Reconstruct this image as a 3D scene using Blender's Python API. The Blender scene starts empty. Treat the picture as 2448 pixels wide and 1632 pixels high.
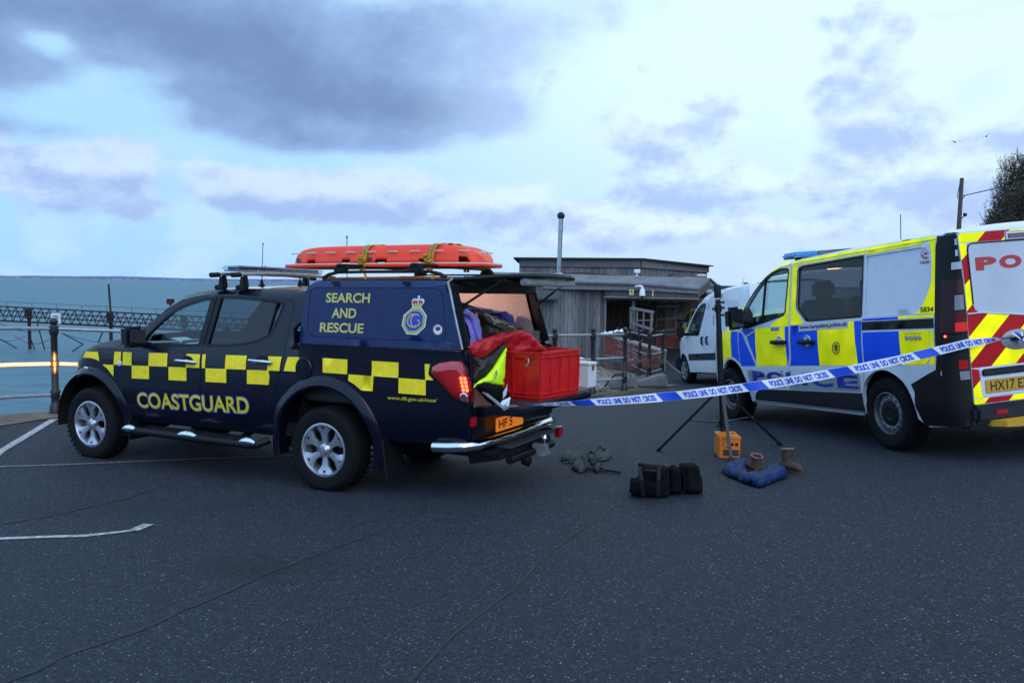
import bpy, bmesh, math, random
from mathutils import Vector, Matrix, Quaternion, noise
from mathutils.geometry import delaunay_2d_cdt
random.seed(7)
S = bpy.context.scene
COL = S.collection
R = math.radians
EYE = 1.666
FP = 1976.0                      # focal length in pixels of the 2448 px wide photograph
PITCH = math.atan((816 - 679.5) / FP); ROLL = R(.78)

# ------------------------------------------------------------------ camera
cd = bpy.data.cameras.new('camera'); cam = bpy.data.objects.new('camera', cd); COL.objects.link(cam)
S.camera = cam
cd.sensor_width = 36; cd.lens = FP / 2448 * 36; cd.clip_start = .05; cd.clip_end = 20000
_f = Vector((0, math.cos(PITCH), -math.sin(PITCH))); _u = Vector((0, math.sin(PITCH), math.cos(PITCH))); _r = Vector((1, 0, 0))
_r2 = _r * math.cos(ROLL) + _u * math.sin(ROLL); _u2 = _u * math.cos(ROLL) - _r * math.sin(ROLL)
cam.matrix_world = Matrix(((_r2.x, _u2.x, -_f.x, 0), (_r2.y, _u2.y, -_f.y, 0), (_r2.z, _u2.z, -_f.z, EYE), (0, 0, 0, 1)))

# ------------------------------------------------------------------ world
W = bpy.data.worlds.new('World'); S.world = W; W.use_nodes = True
def make_world():
    nt = W.node_tree; nt.nodes.clear(); N = nt.nodes; L = nt.links
    def val(x): return x
    def m(op, a, b=None, c=None):
        n = N.new('ShaderNodeMath'); n.operation = op
        for i, v in enumerate((a, b, c)):
            if v is None: continue
            if isinstance(v, (int, float)): n.inputs[i].default_value = v
            else: L.new(v, n.inputs[i])
        return n.outputs[0]
    def mixc(f, a, b):
        n = N.new('ShaderNodeMix'); n.data_type = 'RGBA'
        for k, v in ((0, f), (6, a), (7, b)):
            if isinstance(v, (int, float)): n.inputs[k].default_value = v
            elif isinstance(v, tuple): n.inputs[k].default_value = (*v, 1)
            else: L.new(v, n.inputs[k])
        return n.outputs[2]
    def sstep(v, a, b):
        n = N.new('ShaderNodeMapRange'); n.interpolation_type = 'SMOOTHSTEP'
        L.new(v, n.inputs[0]); n.inputs[1].default_value = a; n.inputs[2].default_value = b
        return n.outputs[0]
    tc = N.new('ShaderNodeTexCoord'); D = tc.outputs['Generated']
    sp = N.new('ShaderNodeSeparateXYZ'); L.new(D, sp.inputs[0])
    az = m('MULTIPLY', m('ARCTAN2', sp.outputs[0], sp.outputs[1]), 57.2958)      # degrees, east of north (view axis)
    el = m('MULTIPLY', m('ARCSINE', sp.outputs[2]), 57.2958)
    # cloud coordinate: layers get finer towards the horizon
    den = m('ADD', m('MAXIMUM', sp.outputs[2], 0.0), .16)
    cb = N.new('ShaderNodeCombineXYZ')
    L.new(m('DIVIDE', sp.outputs[0], den), cb.inputs[0]); L.new(m('DIVIDE', sp.outputs[1], den), cb.inputs[1])
    L.new(m('MULTIPLY', sp.outputs[2], 3.0), cb.inputs[2])
    def nz(sc, det, rough=.55, off=0, vec=None, dist=0.):
        n = N.new('ShaderNodeTexNoise'); n.inputs['Scale'].default_value = sc; n.inputs['Detail'].default_value = det
        n.inputs['Roughness'].default_value = rough; n.inputs['Distortion'].default_value = dist
        mp = N.new('ShaderNodeMapping'); mp.inputs['Location'].default_value = (off, off * .7, off * .3)
        L.new(vec or cb.outputs[0], mp.inputs[0]); L.new(mp.outputs[0], n.inputs['Vector'])
        return n.outputs['Fac']
    def off2(v, o):
        q = N.new('ShaderNodeVectorMath'); q.operation = 'ADD'; L.new(v, q.inputs[0]); q.inputs[1].default_value = o; return q.outputs[0]
    azel = N.new('ShaderNodeCombineXYZ'); L.new(m('MULTIPLY', az, .055), azel.inputs[0]); L.new(m('MULTIPLY', el, .080), azel.inputs[1])
    vo = N.new('ShaderNodeTexVoronoi'); vo.feature = 'SMOOTH_F1'; vo.inputs['Scale'].default_value = 5.5; vo.inputs['Detail'].default_value = 3; vo.inputs['Roughness'].default_value = .5; vo.inputs['Smoothness'].default_value = .35; vo.normalize = True; L.new(azel.outputs[0], vo.inputs['Vector'])
    n1 = nz(1.7, 10, .60, 3.1, azel.outputs[0], .35); n2 = nz(4.2, 8, .60, 11.0, azel.outputs[0], .15); n3 = nz(1.1, 4, .5, 5.5); n4 = nz(9., 7, .65, 2.2, azel.outputs[0], .1)
    def blobs(lst, el=el):
        acc = None
        for (bx, by, sx, sy, w) in lst:
            dx = m('MULTIPLY', m('SUBTRACT', az, bx), 1 / sx); dy = m('MULTIPLY', m('SUBTRACT', el, by), 1 / sy)
            g = m('EXPONENT', m('MULTIPLY', m('ADD', m('MULTIPLY', dx, dx), m('MULTIPLY', dy, dy)), -1.0))
            g = m('MULTIPLY', g, w); acc = g if acc is None else m('ADD', acc, g)
        return acc
    def P(px, py, sx, sy, w):
        u = px - 1224; hor = 663 + .0135 * px
        return (math.degrees(math.atan(u / FP)), math.degrees(math.atan((hor - py) / math.hypot(FP, u))), sx / 36., sy / 36., w)
    # dark overhanging bank: upper left to the middle, with its ragged lower edge
    DK = [P(60, 30, 380, 100, .75), P(420, 60, 320, 110, .95), P(640, 190, 210, 110, .8), P(820, 250, 230, 90, .8), P(1060, 285, 260, 62, .95), P(1000, 110, 360, 110, .62),
          P(1330, 60, 320, 110, .42), P(30, 170, 120, 40, .6), P(560, 300, 110, 40, .5), P(690, 340, 110, 34, .55), P(420, 225, 110, 30, .40), P(880, 350, 160, 26, .45), P(-700, 60, 600, 260, .8),
          P(60, 312, 120, 26, .42), P(135, 108, 75, 34, -.95), P(300, 200, 160, 40, -.35)]
    LT = [P(60, 385, 200, 60, .75), P(330, 400, 130, 60, .55), P(180, 470, 150, 40, .7), P(340, 500, 60, 22, .4), P(560, 425, 110, 42, .6), P(650, 470, 200, 44, .75), P(840, 480, 180, 60, .7), P(950, 430, 170, 60, .5), P(1080, 500, 160, 50, .55),
          P(1470, 300, 90, 70, .75), P(1600, 330, 160, 50, .85), P(1690, 240, 100, 60, .7), P(1560, 430, 150, 46, .7), P(1720, 440, 200, 44, .75), P(1480, 520, 260, 60, .6), P(1330, 570, 260, 44, .6), P(1240, 470, 120, 40, .4),
          P(1990, 200, 95, 150, .62), P(2090, 60, 120, 70, .40), P(2120, 280, 150, 110, .60), P(2190, 430, 230, 70, .85), P(2400, 480, 130, 60, .55), P(2420, 300, 80, 50, .35), P(1850, 545, 300, 30, .45), P(1280, 190, 160, 70, .35), P(425, 440, 50, 60, -.45), P(1760, 130, 60, 120, -.5), P(1830, 300, 60, 110, -.5), P(2300, 170, 90, 110, -.5), P(3000, 300, 600, 300, .6)]
    dk = blobs(DK); lt = blobs(LT); ltu = blobs(LT, m('ADD', el, 1.1))
    rag = m('ADD', m('MULTIPLY', m('SUBTRACT', n1, .5), 1.0), m('ADD', m('MULTIPLY', m('SUBTRACT', n2, .5), .55), m('MULTIPLY', m('SUBTRACT', n4, .5), .12)))
    puffy = m('MULTIPLY', m('SUBTRACT', .32, vo.outputs['Distance']), 1.5)
    dkm = sstep(m('ADD', dk, m('ADD', rag, m('MULTIPLY', puffy, .30))), .18, .80)
    ltm = sstep(m('ADD', lt, m('ADD', m('MULTIPLY', rag, .75), puffy)), .28, .66)
    wisps = sstep(m('ADD', m('MULTIPLY', n2, .6), m('MULTIPLY', n1, .4)), .46, .64)
    sky = N.new('ShaderNodeTexSky'); sky.sky_type = 'NISHITA'; sky.sun_disc = False
    sky.sun_elevation = R(38); sky.sun_rotation = R(160); sky.air_density = 1.2; sky.dust_density = .6; sky.ozone_density = 2.0
    K = 10.0 * .7071                           # colours below are what shows at exposure 0.5; the background strength is 0.1
    def c(r, g, b): return (r * K, g * K, b * K)
    right = sstep(az, -20, 14)
    top = sstep(el, 0, 15)
    clear = mixc(right, c(.46, .80, 1.08), c(.84, 1.08, 1.12))                      # pale blue left, whiter right
    low = mixc(right, c(.38, .69, 1.06), c(.56, .80, 1.08))
    clear = mixc(top, low, clear)
    clear = mixc(.06, clear, sky.outputs[0])
    thin = mixc(m('MULTIPLY', wisps, .45), clear, c(.66, .88, 1.08))
    tops = mixc(right, c(.66, .83, 1.08), c(.80, 1.0, 1.10))
    under = mixc(right, c(.38, .53, .90), c(.44, .61, .98))
    lobe = m('SUBTRACT', n2, nz(4.2, 8, .60, 11.0, off2(azel.outputs[0], (0.0, .07, 0)), .15))         # darker where the cloud body hangs over
    shade = sstep(m('ADD', m('MULTIPLY', lobe, 2.2), m('ADD', m('MULTIPLY', puffy, .35), m('ADD', m('MULTIPLY', m('SUBTRACT', ltu, lt), .8), m('MULTIPLY', m('SUBTRACT', lt, .5), .45)))), -.42, .60)
    ltc = mixc(shade, tops, under)
    skyc = mixc(m('MULTIPLY', ltm, .92), thin, ltc)
    dshade = sstep(m('ADD', m('ADD', m('MULTIPLY', n2, .75), m('MULTIPLY', n4, .35)), m('MULTIPLY', dk, .45)), .45, 1.45)
    dkc = mixc(dshade, c(.38, .58, .96), c(.175, .285, .54))
    dkc = mixc(sstep(az, -9, 3), dkc, c(.47, .66, 1.02))
    skyc = mixc(m('MULTIPLY', dkm, .96), skyc, dkc)
    warm = m('MULTIPLY', sstep(el, 7, 1), sstep(az, -5, 12))
    skyc = mixc(m('MULTIPLY', warm, .12), skyc, c(.62, .58, .84))
    aaz = m('ABSOLUTE', az)                                                      # beyond the frame: even sky, blued and brightened to light the van side
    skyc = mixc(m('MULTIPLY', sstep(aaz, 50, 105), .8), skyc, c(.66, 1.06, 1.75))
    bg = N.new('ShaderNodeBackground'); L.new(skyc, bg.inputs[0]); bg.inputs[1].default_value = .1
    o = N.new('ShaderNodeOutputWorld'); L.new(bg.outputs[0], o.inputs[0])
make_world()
W.cycles.sampling_method = 'MANUAL'; W.cycles.sample_map_resolution = 1024

sl = bpy.data.lights.new('sun', 'SUN'); sl.energy = .75; sl.angle = R(50); sl.color = (1, .96, .93)
sun = bpy.data.objects.new('sun', sl); COL.objects.link(sun)
sun.rotation_euler = Vector((-math.sin(R(160)), -math.cos(R(160)), -.78)).to_track_quat('-Z', 'Y').to_euler()
S.view_settings.view_transform = 'Standard'; S.view_settings.look = 'None'
S.view_settings.gamma = 1; S.view_settings.exposure = .5; S.view_settings.use_curve_mapping = False
S.render.engine = 'CYCLES'
S.cycles.max_bounces = 8; S.cycles.transparent_max_bounces = 16; S.cycles.caustics_reflective = False; S.cycles.caustics_refractive = False
S.cycles.sample_clamp_indirect = 4

# ------------------------------------------------------------------ ground height and pixel rays
Q = (-1.6660907699264718, 0.0963683502824751, -0.0018027825606960412, 0.007714525721981211, -0.00599109673247369, -0.0015652366805339545)
def G(x, y):
    xc = max(-6.6, min(6.0, x)); yc = max(-2.0, min(18.0, y))
    z = Q[0] + Q[1] * xc + Q[2] * yc + Q[3] * xc * xc + Q[4] * xc * yc + Q[5] * yc * yc
    if y > 18: z += -.022 * (min(y, 60) - 18)
    if x > 6: z += .03 * (min(x, 30) - 6)
    return z + EYE
def ray(px, py):
    u2, v2 = px - 1224, 816 - py; c, s = math.cos(ROLL), math.sin(ROLL)
    u, v = u2 * c - v2 * s, u2 * s + v2 * c
    return Vector((u / FP, math.cos(PITCH) + math.sin(PITCH) * v / FP, -math.sin(PITCH) + math.cos(PITCH) * v / FP))
def at(px, py, y):                                # world point seen at a photo pixel, y metres ahead
    d = ray(px, py); return Vector((d.x * y / d.y, y, EYE + d.z * y / d.y))
def onground(px, py, up=0.):
    d = ray(px, py); s = 5.
    for _ in range(80): s = .5 * s + .5 * ((G(d.x * s, d.y * s) + up - EYE) / d.z)
    return Vector((d.x * s, d.y * s, EYE + d.z * s))
def zoom(o, sc):                                  # reads points noted in an enlarged crop
    return lambda a, b: (o[0] + a / sc, o[1] + b / sc)

# ------------------------------------------------------------------ materials
MATS = {}
def mat(name, col, rough=.5, metal=0., coat=0., var=.0, vscale=8., bump=0., bscale=60., spec=.5, emit=None, es=0., trans=0., col2=None, stretch=(1, 1, 1), sheen=0.):
    if name in MATS: return MATS[name]
    mt = bpy.data.materials.new(name); mt.use_nodes = True; nt = mt.node_tree; N = nt.nodes; L = nt.links
    b = N['Principled BSDF']; b.inputs['Roughness'].default_value = rough; b.inputs['Metallic'].default_value = metal
    b.inputs['Coat Weight'].default_value = coat; b.inputs['Coat Roughness'].default_value = .04
    b.inputs['Specular IOR Level'].default_value = spec; b.inputs['Sheen Weight'].default_value = sheen
    b.inputs['Base Color'].default_value = (*col, 1)
    if trans: b.inputs['Transmission Weight'].default_value = trans
    if emit: b.inputs['Emission Color'].default_value = (*emit, 1); b.inputs['Emission Strength'].default_value = es
    if var or bump or col2:
        tc = N.new('ShaderNodeTexCoord'); mp = N.new('ShaderNodeMapping'); mp.inputs['Scale'].default_value = stretch
        L.new(tc.outputs['Object'], mp.inputs[0])
    if var or col2:
        n = N.new('ShaderNodeTexNoise'); n.inputs['Scale'].default_value = vscale; n.inputs['Detail'].default_value = 6
        L.new(mp.outputs[0], n.inputs['Vector'])
        cr = N.new('ShaderNodeMapRange'); cr.inputs[1].default_value = .3; cr.inputs[2].default_value = .7; L.new(n.outputs['Fac'], cr.inputs[0])
        mx = N.new('ShaderNodeMix'); mx.data_type = 'RGBA'; L.new(cr.outputs[0], mx.inputs[0])
        c2 = col2 or tuple(min(1, k * (1 + var)) for k in col); c1 = col if col2 else tuple(k * (1 - var) for k in col)
        mx.inputs[6].default_value = (*c1, 1); mx.inputs[7].default_value = (*c2, 1)
        L.new(mx.outputs[2], b.inputs['Base Color'])
        rr = N.new('ShaderNodeMapRange'); rr.inputs[3].default_value = max(0, rough - .06); rr.inputs[4].default_value = min(1, rough + .1)
        L.new(n.outputs['Fac'], rr.inputs[0]); L.new(rr.outputs[0], b.inputs['Roughness'])
    if bump:
        n2 = N.new('ShaderNodeTexNoise'); n2.inputs['Scale'].default_value = bscale; n2.inputs['Detail'].default_value = 5
        L.new(mp.outputs[0], n2.inputs['Vector'])
        bp = N.new('ShaderNodeBump'); bp.inputs['Strength'].default_value = bump; bp.inputs['Distance'].default_value = .01
        L.new(n2.outputs['Fac'], bp.inputs['Height']); L.new(bp.outputs[0], b.inputs['Normal'])
    MATS[name] = mt; return mt
def glass(name, tint, gl=1.0, rough=.02):
    if name in MATS: return MATS[name]
    mt = bpy.data.materials.new(name); mt.use_nodes = True; nt = mt.node_tree; N = nt.nodes; L = nt.links; N.clear()
    t = N.new('ShaderNodeBsdfTransparent'); t.inputs[0].default_value = (*tint, 1)
    g = N.new('ShaderNodeBsdfGlossy'); g.inputs['Roughness'].default_value = rough; g.inputs['Color'].default_value = (gl, gl, gl, 1)
    fr = N.new('ShaderNodeFresnel'); ge = N.new('ShaderNodeNewGeometry'); ir = N.new('ShaderNodeMapRange'); ir.inputs[3].default_value = 1.5; ir.inputs[4].default_value = 1 / 1.5
    L.new(ge.outputs['Backfacing'], ir.inputs[0]); L.new(ir.outputs[0], fr.inputs[0])
    mx = N.new('ShaderNodeMixShader'); L.new(fr.outputs[0], mx.inputs[0]); L.new(t.outputs[0], mx.inputs[1]); L.new(g.outputs[0], mx.inputs[2])
    o = N.new('ShaderNodeOutputMaterial'); L.new(mx.outputs[0], o.inputs[0]); MATS[name] = mt; return mt

navy = mat('navy_paint', (.0018, .0030, .012), .30, coat=.30, var=.12, vscale=3, spec=.2)
navy2 = mat('navy_gelcoat', (.0035, .017, .080), .42, coat=.12, var=.15, vscale=4, bump=.03, bscale=220, spec=.3)
orangeroof = mat('amber_roof_paint', (.62, .20, .01), .3, coat=1., var=.1)
chk = mat('dull_yellow_reflective', (.92, .72, .012), .45, var=.10, vscale=30, spec=.4)
fluo = mat('fluorescent_yellow_film', (1.9, 1.5, .0), .45, var=.05, vscale=5, spec=.15)
pblue = mat('police_blue_film', (.004, .085, .80), .4, var=.12, vscale=4, spec=.2)
pred = mat('red_reflective_film', (.45, .006, .012), .4, var=.15, vscale=6, spec=.2)
redtxt = mat('red_lettering', (.42, .03, .03), .5)
silver = mat('silver_white_van_paint', (.62, .67, .76), .35, coat=.6, var=.05)
vwhite = mat('white_van_paint', (.70, .74, .80), .35, coat=.8, var=.06, vscale=3)
blackp = mat('black_plastic', (.0035, .004, .005), .55, spec=.3, var=.25, vscale=20, bump=.05, bscale=300)
dgrey = mat('dark_grey_plastic', (.012, .0145, .020), .6, spec=.3, var=.2, vscale=12, bump=.04, bscale=200)
rubber = mat('tyre_rubber', (.0035, .0035, .0045), .85, spec=.25, var=.3, vscale=14, bump=.15, bscale=90)
alloy = mat('silver_alloy', (.42, .46, .52), .28, metal=.75, var=.12, vscale=18)
steelw = mat('grey_steel_wheel', (.10, .105, .12), .45, metal=.3, var=.3, vscale=12)
chrome = mat('chrome', (.75, .78, .82), .08, metal=1.)
glassc = glass('clear_window_glass', (.62, .78, .78))
glassd = glass('smoked_window_glass', (.10, .11, .14), .7)
glassm = glass('tinted_rear_glass', (.22, .27, .34))
interior = mat('dark_interior_trim', (.008, .009, .011), .85, spec=.2, var=.3)
seatm = mat('charcoal_seat_fabric', (.02, .022, .03), .9, var=.3, vscale=30)
black = mat('black_lettering', (.005, .005, .006), .5)
bluetxt = mat('blue_lettering', (.01, .03, .30), .45)
whitep = mat('white_plastic', (.7, .72, .74), .4, var=.05)

# ------------------------------------------------------------------ mesh helpers
class MB:
    def __init__(s): s.v = []; s.f = []
    def add(s, vs, fs):
        k = len(s.v); s.v += [tuple(a) for a in vs]; s.f += [tuple(i + k for i in f) for f in fs]; return s
    def box(s, c, d, rot=None, taper=None):
        c = Vector(c); vs = []
        for sz in (-1, 1):
            t = (taper if (taper and sz > 0) else (1, 1))
            for sx, sy in ((-1, -1), (1, -1), (1, 1), (-1, 1)):
                p = Vector((sx * d[0] / 2 * t[0], sy * d[1] / 2 * t[1], sz * d[2] / 2))
                if rot is not None: p = rot @ p
                vs.append(c + p)
        return s.add(vs, [(3, 2, 1, 0), (4, 5, 6, 7), (0, 1, 5, 4), (1, 2, 6, 5), (2, 3, 7, 6), (3, 0, 4, 7)])
    def bar(s, a, b, w, h, up=(0, 0, 1)):
        a = Vector(a); b = Vector(b); d = b - a; L = d.length; d.normalize(); up = Vector(up)
        if abs(d.dot(up)) > .98: up = Vector((1, 0, 0))
        x = d.cross(up).normalized(); z = x.cross(d)
        return s.box((a + b) / 2, (w, L, h), Matrix((x, d, z)).transposed())
    def tube(s, pts, r, n=10, cap=True, closed=False):
        pts = [Vector(p) for p in pts]; K = len(pts); rs = r if isinstance(r, (list, tuple)) else [r] * K
        vs = []; fs = []; prev = None
        for i, p in enumerate(pts):
            a = pts[i - 1] if (i > 0 or closed) else p; b = pts[(i + 1) % K] if (i < K - 1 or closed) else p
            t = (b - a).normalized()
            if prev is None: nrm = t.orthogonal().normalized()
            else:
                nrm = prev - t * prev.dot(t); nrm = nrm.normalized() if nrm.length > 1e-6 else t.orthogonal().normalized()
            prev = nrm; bn = t.cross(nrm)
            for j in range(n):
                an = 2 * math.pi * j / n; vs.append(p + (nrm * math.cos(an) + bn * math.sin(an)) * rs[i])
        m = K if closed else K - 1
        for i in range(m):
            for j in range(n):
                a = i * n + j; b = i * n + (j + 1) % n; c = ((i + 1) % K) * n + (j + 1) % n; d = ((i + 1) % K) * n + j
                fs.append((a, b, c, d))
        if cap and not closed: fs += [tuple(range(n - 1, -1, -1)), tuple((K - 1) * n + j for j in range(n))]
        return s.add(vs, fs)
    def cyl(s, a, b, r, n=16): return s.tube([a, b], r, n)
    def lathe(s, prof, o=(0, 0, 0), ax=(0, 0, 1), n=32, cap=True):       # prof: (radius, height along axis)
        ax = Vector(ax).normalized(); e = ax.orthogonal().normalized(); g = ax.cross(e); o = Vector(o); vs = []; fs = []
        for (r, h) in prof:
            for j in range(n):
                a = 2 * math.pi * j / n; vs.append(o + ax * h + (e * math.cos(a) + g * math.sin(a)) * r)
        for i in range(len(prof) - 1):
            for j in range(n): fs.append((i * n + j, i * n + (j + 1) % n, (i + 1) * n + (j + 1) % n, (i + 1) * n + j))
        if cap: fs += [tuple(range(n - 1, -1, -1)), tuple((len(prof) - 1) * n + j for j in range(n))]
        return s.add(vs, fs)
    def grid(s, fn, nu, nv, wu=False):
        vs = [fn(i / nu, j / nv) for j in range(nv + 1) for i in range(nu + 1)]
        fs = [(j * (nu + 1) + i, j * (nu + 1) + i + 1, (j + 1) * (nu + 1) + i + 1, (j + 1) * (nu + 1) + i) for j in range(nv) for i in range(nu)]
        return s.add(vs, fs)
    def prism(s, poly, fn0, fn1, holes=(), step=.2):                       # poly in 2D, two skins joined round the edge
        tv, tf, rings = tri_poly(poly, holes, step); k = len(tv)
        s.add([fn0(*p) for p in tv] + [fn1(*p) for p in tv], [f for f in tf] + [tuple(i + k for i in reversed(f)) for f in tf] +
              [(r[(i + 1) % len(r)], r[i], r[i] + k, r[(i + 1) % len(r)] + k) for r in rings for i in range(len(r))])
        return s
    def build(s, name, m, parent=None, smooth=True, angle=35, bevel=0., xf=None):
        me = bpy.data.meshes.new(name); me.from_pydata(s.v, [], s.f); me.validate(); me.update()
        if xf is not None: me.transform(xf)
        bm = bmesh.new(); bm.from_mesh(me)
        bmesh.ops.recalc_face_normals(bm, faces=bm.faces)
        if bevel: bmesh.ops.bevel(bm, geom=[e for e in bm.edges if e.is_manifold and e.calc_face_angle(0) > .5], offset=bevel, segments=2, affect='EDGES', clamp_overlap=True)
        for f in bm.faces: f.smooth = smooth
        if smooth:
            for e in bm.edges:
                if len(e.link_faces) == 2 and e.calc_face_angle(0) > R(angle): e.smooth = False
        bm.to_mesh(me); bm.free()
        me.materials.append(m); o = bpy.data.objects.new(name, me); COL.objects.link(o)
        if parent is not None: o.parent = parent
        return o
def pip(x, y, poly):
    c = False; n = len(poly); j = n - 1
    for i in range(n):
        xi, yi = poly[i]; xj, yj = poly[j]
        if (yi > y) != (yj > y) and x < (xj - xi) * (y - yi) / (yj - yi) + xi: c = not c
        j = i
    return c
def resample(poly, step):
    out = []
    for i, a in enumerate(poly):
        b = poly[(i + 1) % len(poly)]; L = math.hypot(b[0] - a[0], b[1] - a[1]); n = max(1, int(math.ceil(L / step)))
        for k in range(n): out.append((a[0] + (b[0] - a[0]) * k / n, a[1] + (b[1] - a[1]) * k / n))
    return out
def tri_poly(poly, holes=(), step=.1, bstep=None):
    rings = [resample(p, bstep or step) for p in [poly] + list(holes)]
    vs = []; es = []; rid = []
    for r in rings:
        k = len(vs); vs += [Vector(p) for p in r]; es += [(k + i, k + (i + 1) % len(r)) for i in range(len(r))]; rid.append([k + i for i in range(len(r))])
    nb = len(vs)
    xs = [p[0] for p in rings[0]]; ys = [p[1] for p in rings[0]]
    x = min(xs) + step * .5
    while x < max(xs):
        y = min(ys) + step * .5
        while y < max(ys):
            if pip(x, y, rings[0]) and not any(pip(x, y, h) for h in rings[1:]):
                if all((p.x - x) ** 2 + (p.y - y) ** 2 > (step * .4) ** 2 for p in vs[:nb]): vs.append(Vector((x, y)))
            y += step
        x += step
    ov, oe, of, iv, ie, fi = delaunay_2d_cdt(vs, es, [], 0, 1e-6)
    tf = []
    for f in of:
        cx = sum(ov[i].x for i in f) / len(f); cy = sum(ov[i].y for i in f) / len(f)
        if pip(cx, cy, rings[0]) and not any(pip(cx, cy, h) for h in rings[1:]): tf.append(tuple(f))
    mp = {}
    for new, olds in enumerate(iv):
        for o_ in olds: mp[o_] = new
    rid = [[mp[i] for i in r] for r in rid]
    return [(v.x, v.y) for v in ov], tf, rid
def panel(name, poly, holes, fn, m, parent, step=.08, mirror=False, thick=0.):
    """skin over a 2-D outline, laid on a curved surface; thick folds the edge inwards"""
    tv, tf, rings = tri_poly(poly, holes, step); b = MB()
    b.add([fn(*p) for p in tv], tf)
    if thick:
        for r in rings:
            ins = []
            for i in r:
                p = Vector(fn(*tv[i])); ins.append((p.x, p.y - thick if p.y > 0 else p.y + thick, p.z))
            k = len(b.v); n = len(r); b.v += [tuple(fn(*tv[i])) for i in r] + ins
            for i in range(n): b.f.append((k + i, k + (i + 1) % n, k + n + (i + 1) % n, k + n + i))
    if mirror: b.v = [(x, -y, z) for x, y, z in b.v]
    return b.build(name, m, parent, smooth=True, angle=40)
def tag(o, label=None, cat=None, group=None, kind=None):
    if label: o['label'] = label
    if cat: o['category'] = cat
    if group: o['group'] = group
    if kind: o['kind'] = kind
    return o
def thing(name, label, cat, loc=(0, 0, 0), rotz=0, group=None, mw=None):
    o = bpy.data.objects.new(name, None); COL.objects.link(o); o.empty_display_size = .1
    if mw is not None: o.matrix_world = mw
    else: o.location = loc; o.rotation_euler = (0, 0, rotz)
    return tag(o, label, cat, group)
def copy_thing(o, mw=None, label=None, parent=None):
    c = o.copy(); COL.objects.link(c); c.parent = parent
    if mw is not None: c.matrix_world = mw
    if label: c['label'] = label
    for ch in list(o.children): copy_thing(ch, parent=c)
    return c
_fonts = {}
def text_tris(txt, weight=0.0, sx=1.0, space=1.0):
    """flat triangles of a word, cap height and width scaled to a unit box"""
    key = (txt, weight, space)
    if key not in _fonts:
        cu = bpy.data.curves.new('t', 'FONT'); cu.body = txt; cu.offset = weight; cu.resolution_u = 5; cu.space_character = space
        o = bpy.data.objects.new('t', cu); COL.objects.link(o)
        dg = bpy.context.evaluated_depsgraph_get(); me = o.evaluated_get(dg).to_mesh()
        vs = [(v.co.x, v.co.y) for v in me.vertices]; fs = [tuple(p.vertices) for p in me.polygons]
        o.evaluated_get(dg).to_mesh_clear(); bpy.data.objects.remove(o); bpy.data.curves.remove(cu)
        x0 = min(v[0] for v in vs); x1 = max(v[0] for v in vs); y0 = min(v[1] for v in vs); y1 = max(v[1] for v in vs)
        _fonts[key] = ([((x - x0) / (x1 - x0), (y - y0) / (y1 - y0)) for x, y in vs], fs)
    return _fonts[key]
def lettering(txt, fn, m, parent, weight=.02, space=1.0, name='lettering'):
    """fn maps unit box (u right, v up) to the surface"""
    vs, fs = text_tris(txt, weight, space=space); b = MB(); b.add([fn(u, v) for u, v in vs], fs)
    o = b.build(name, m, parent, smooth=False); return o

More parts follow.
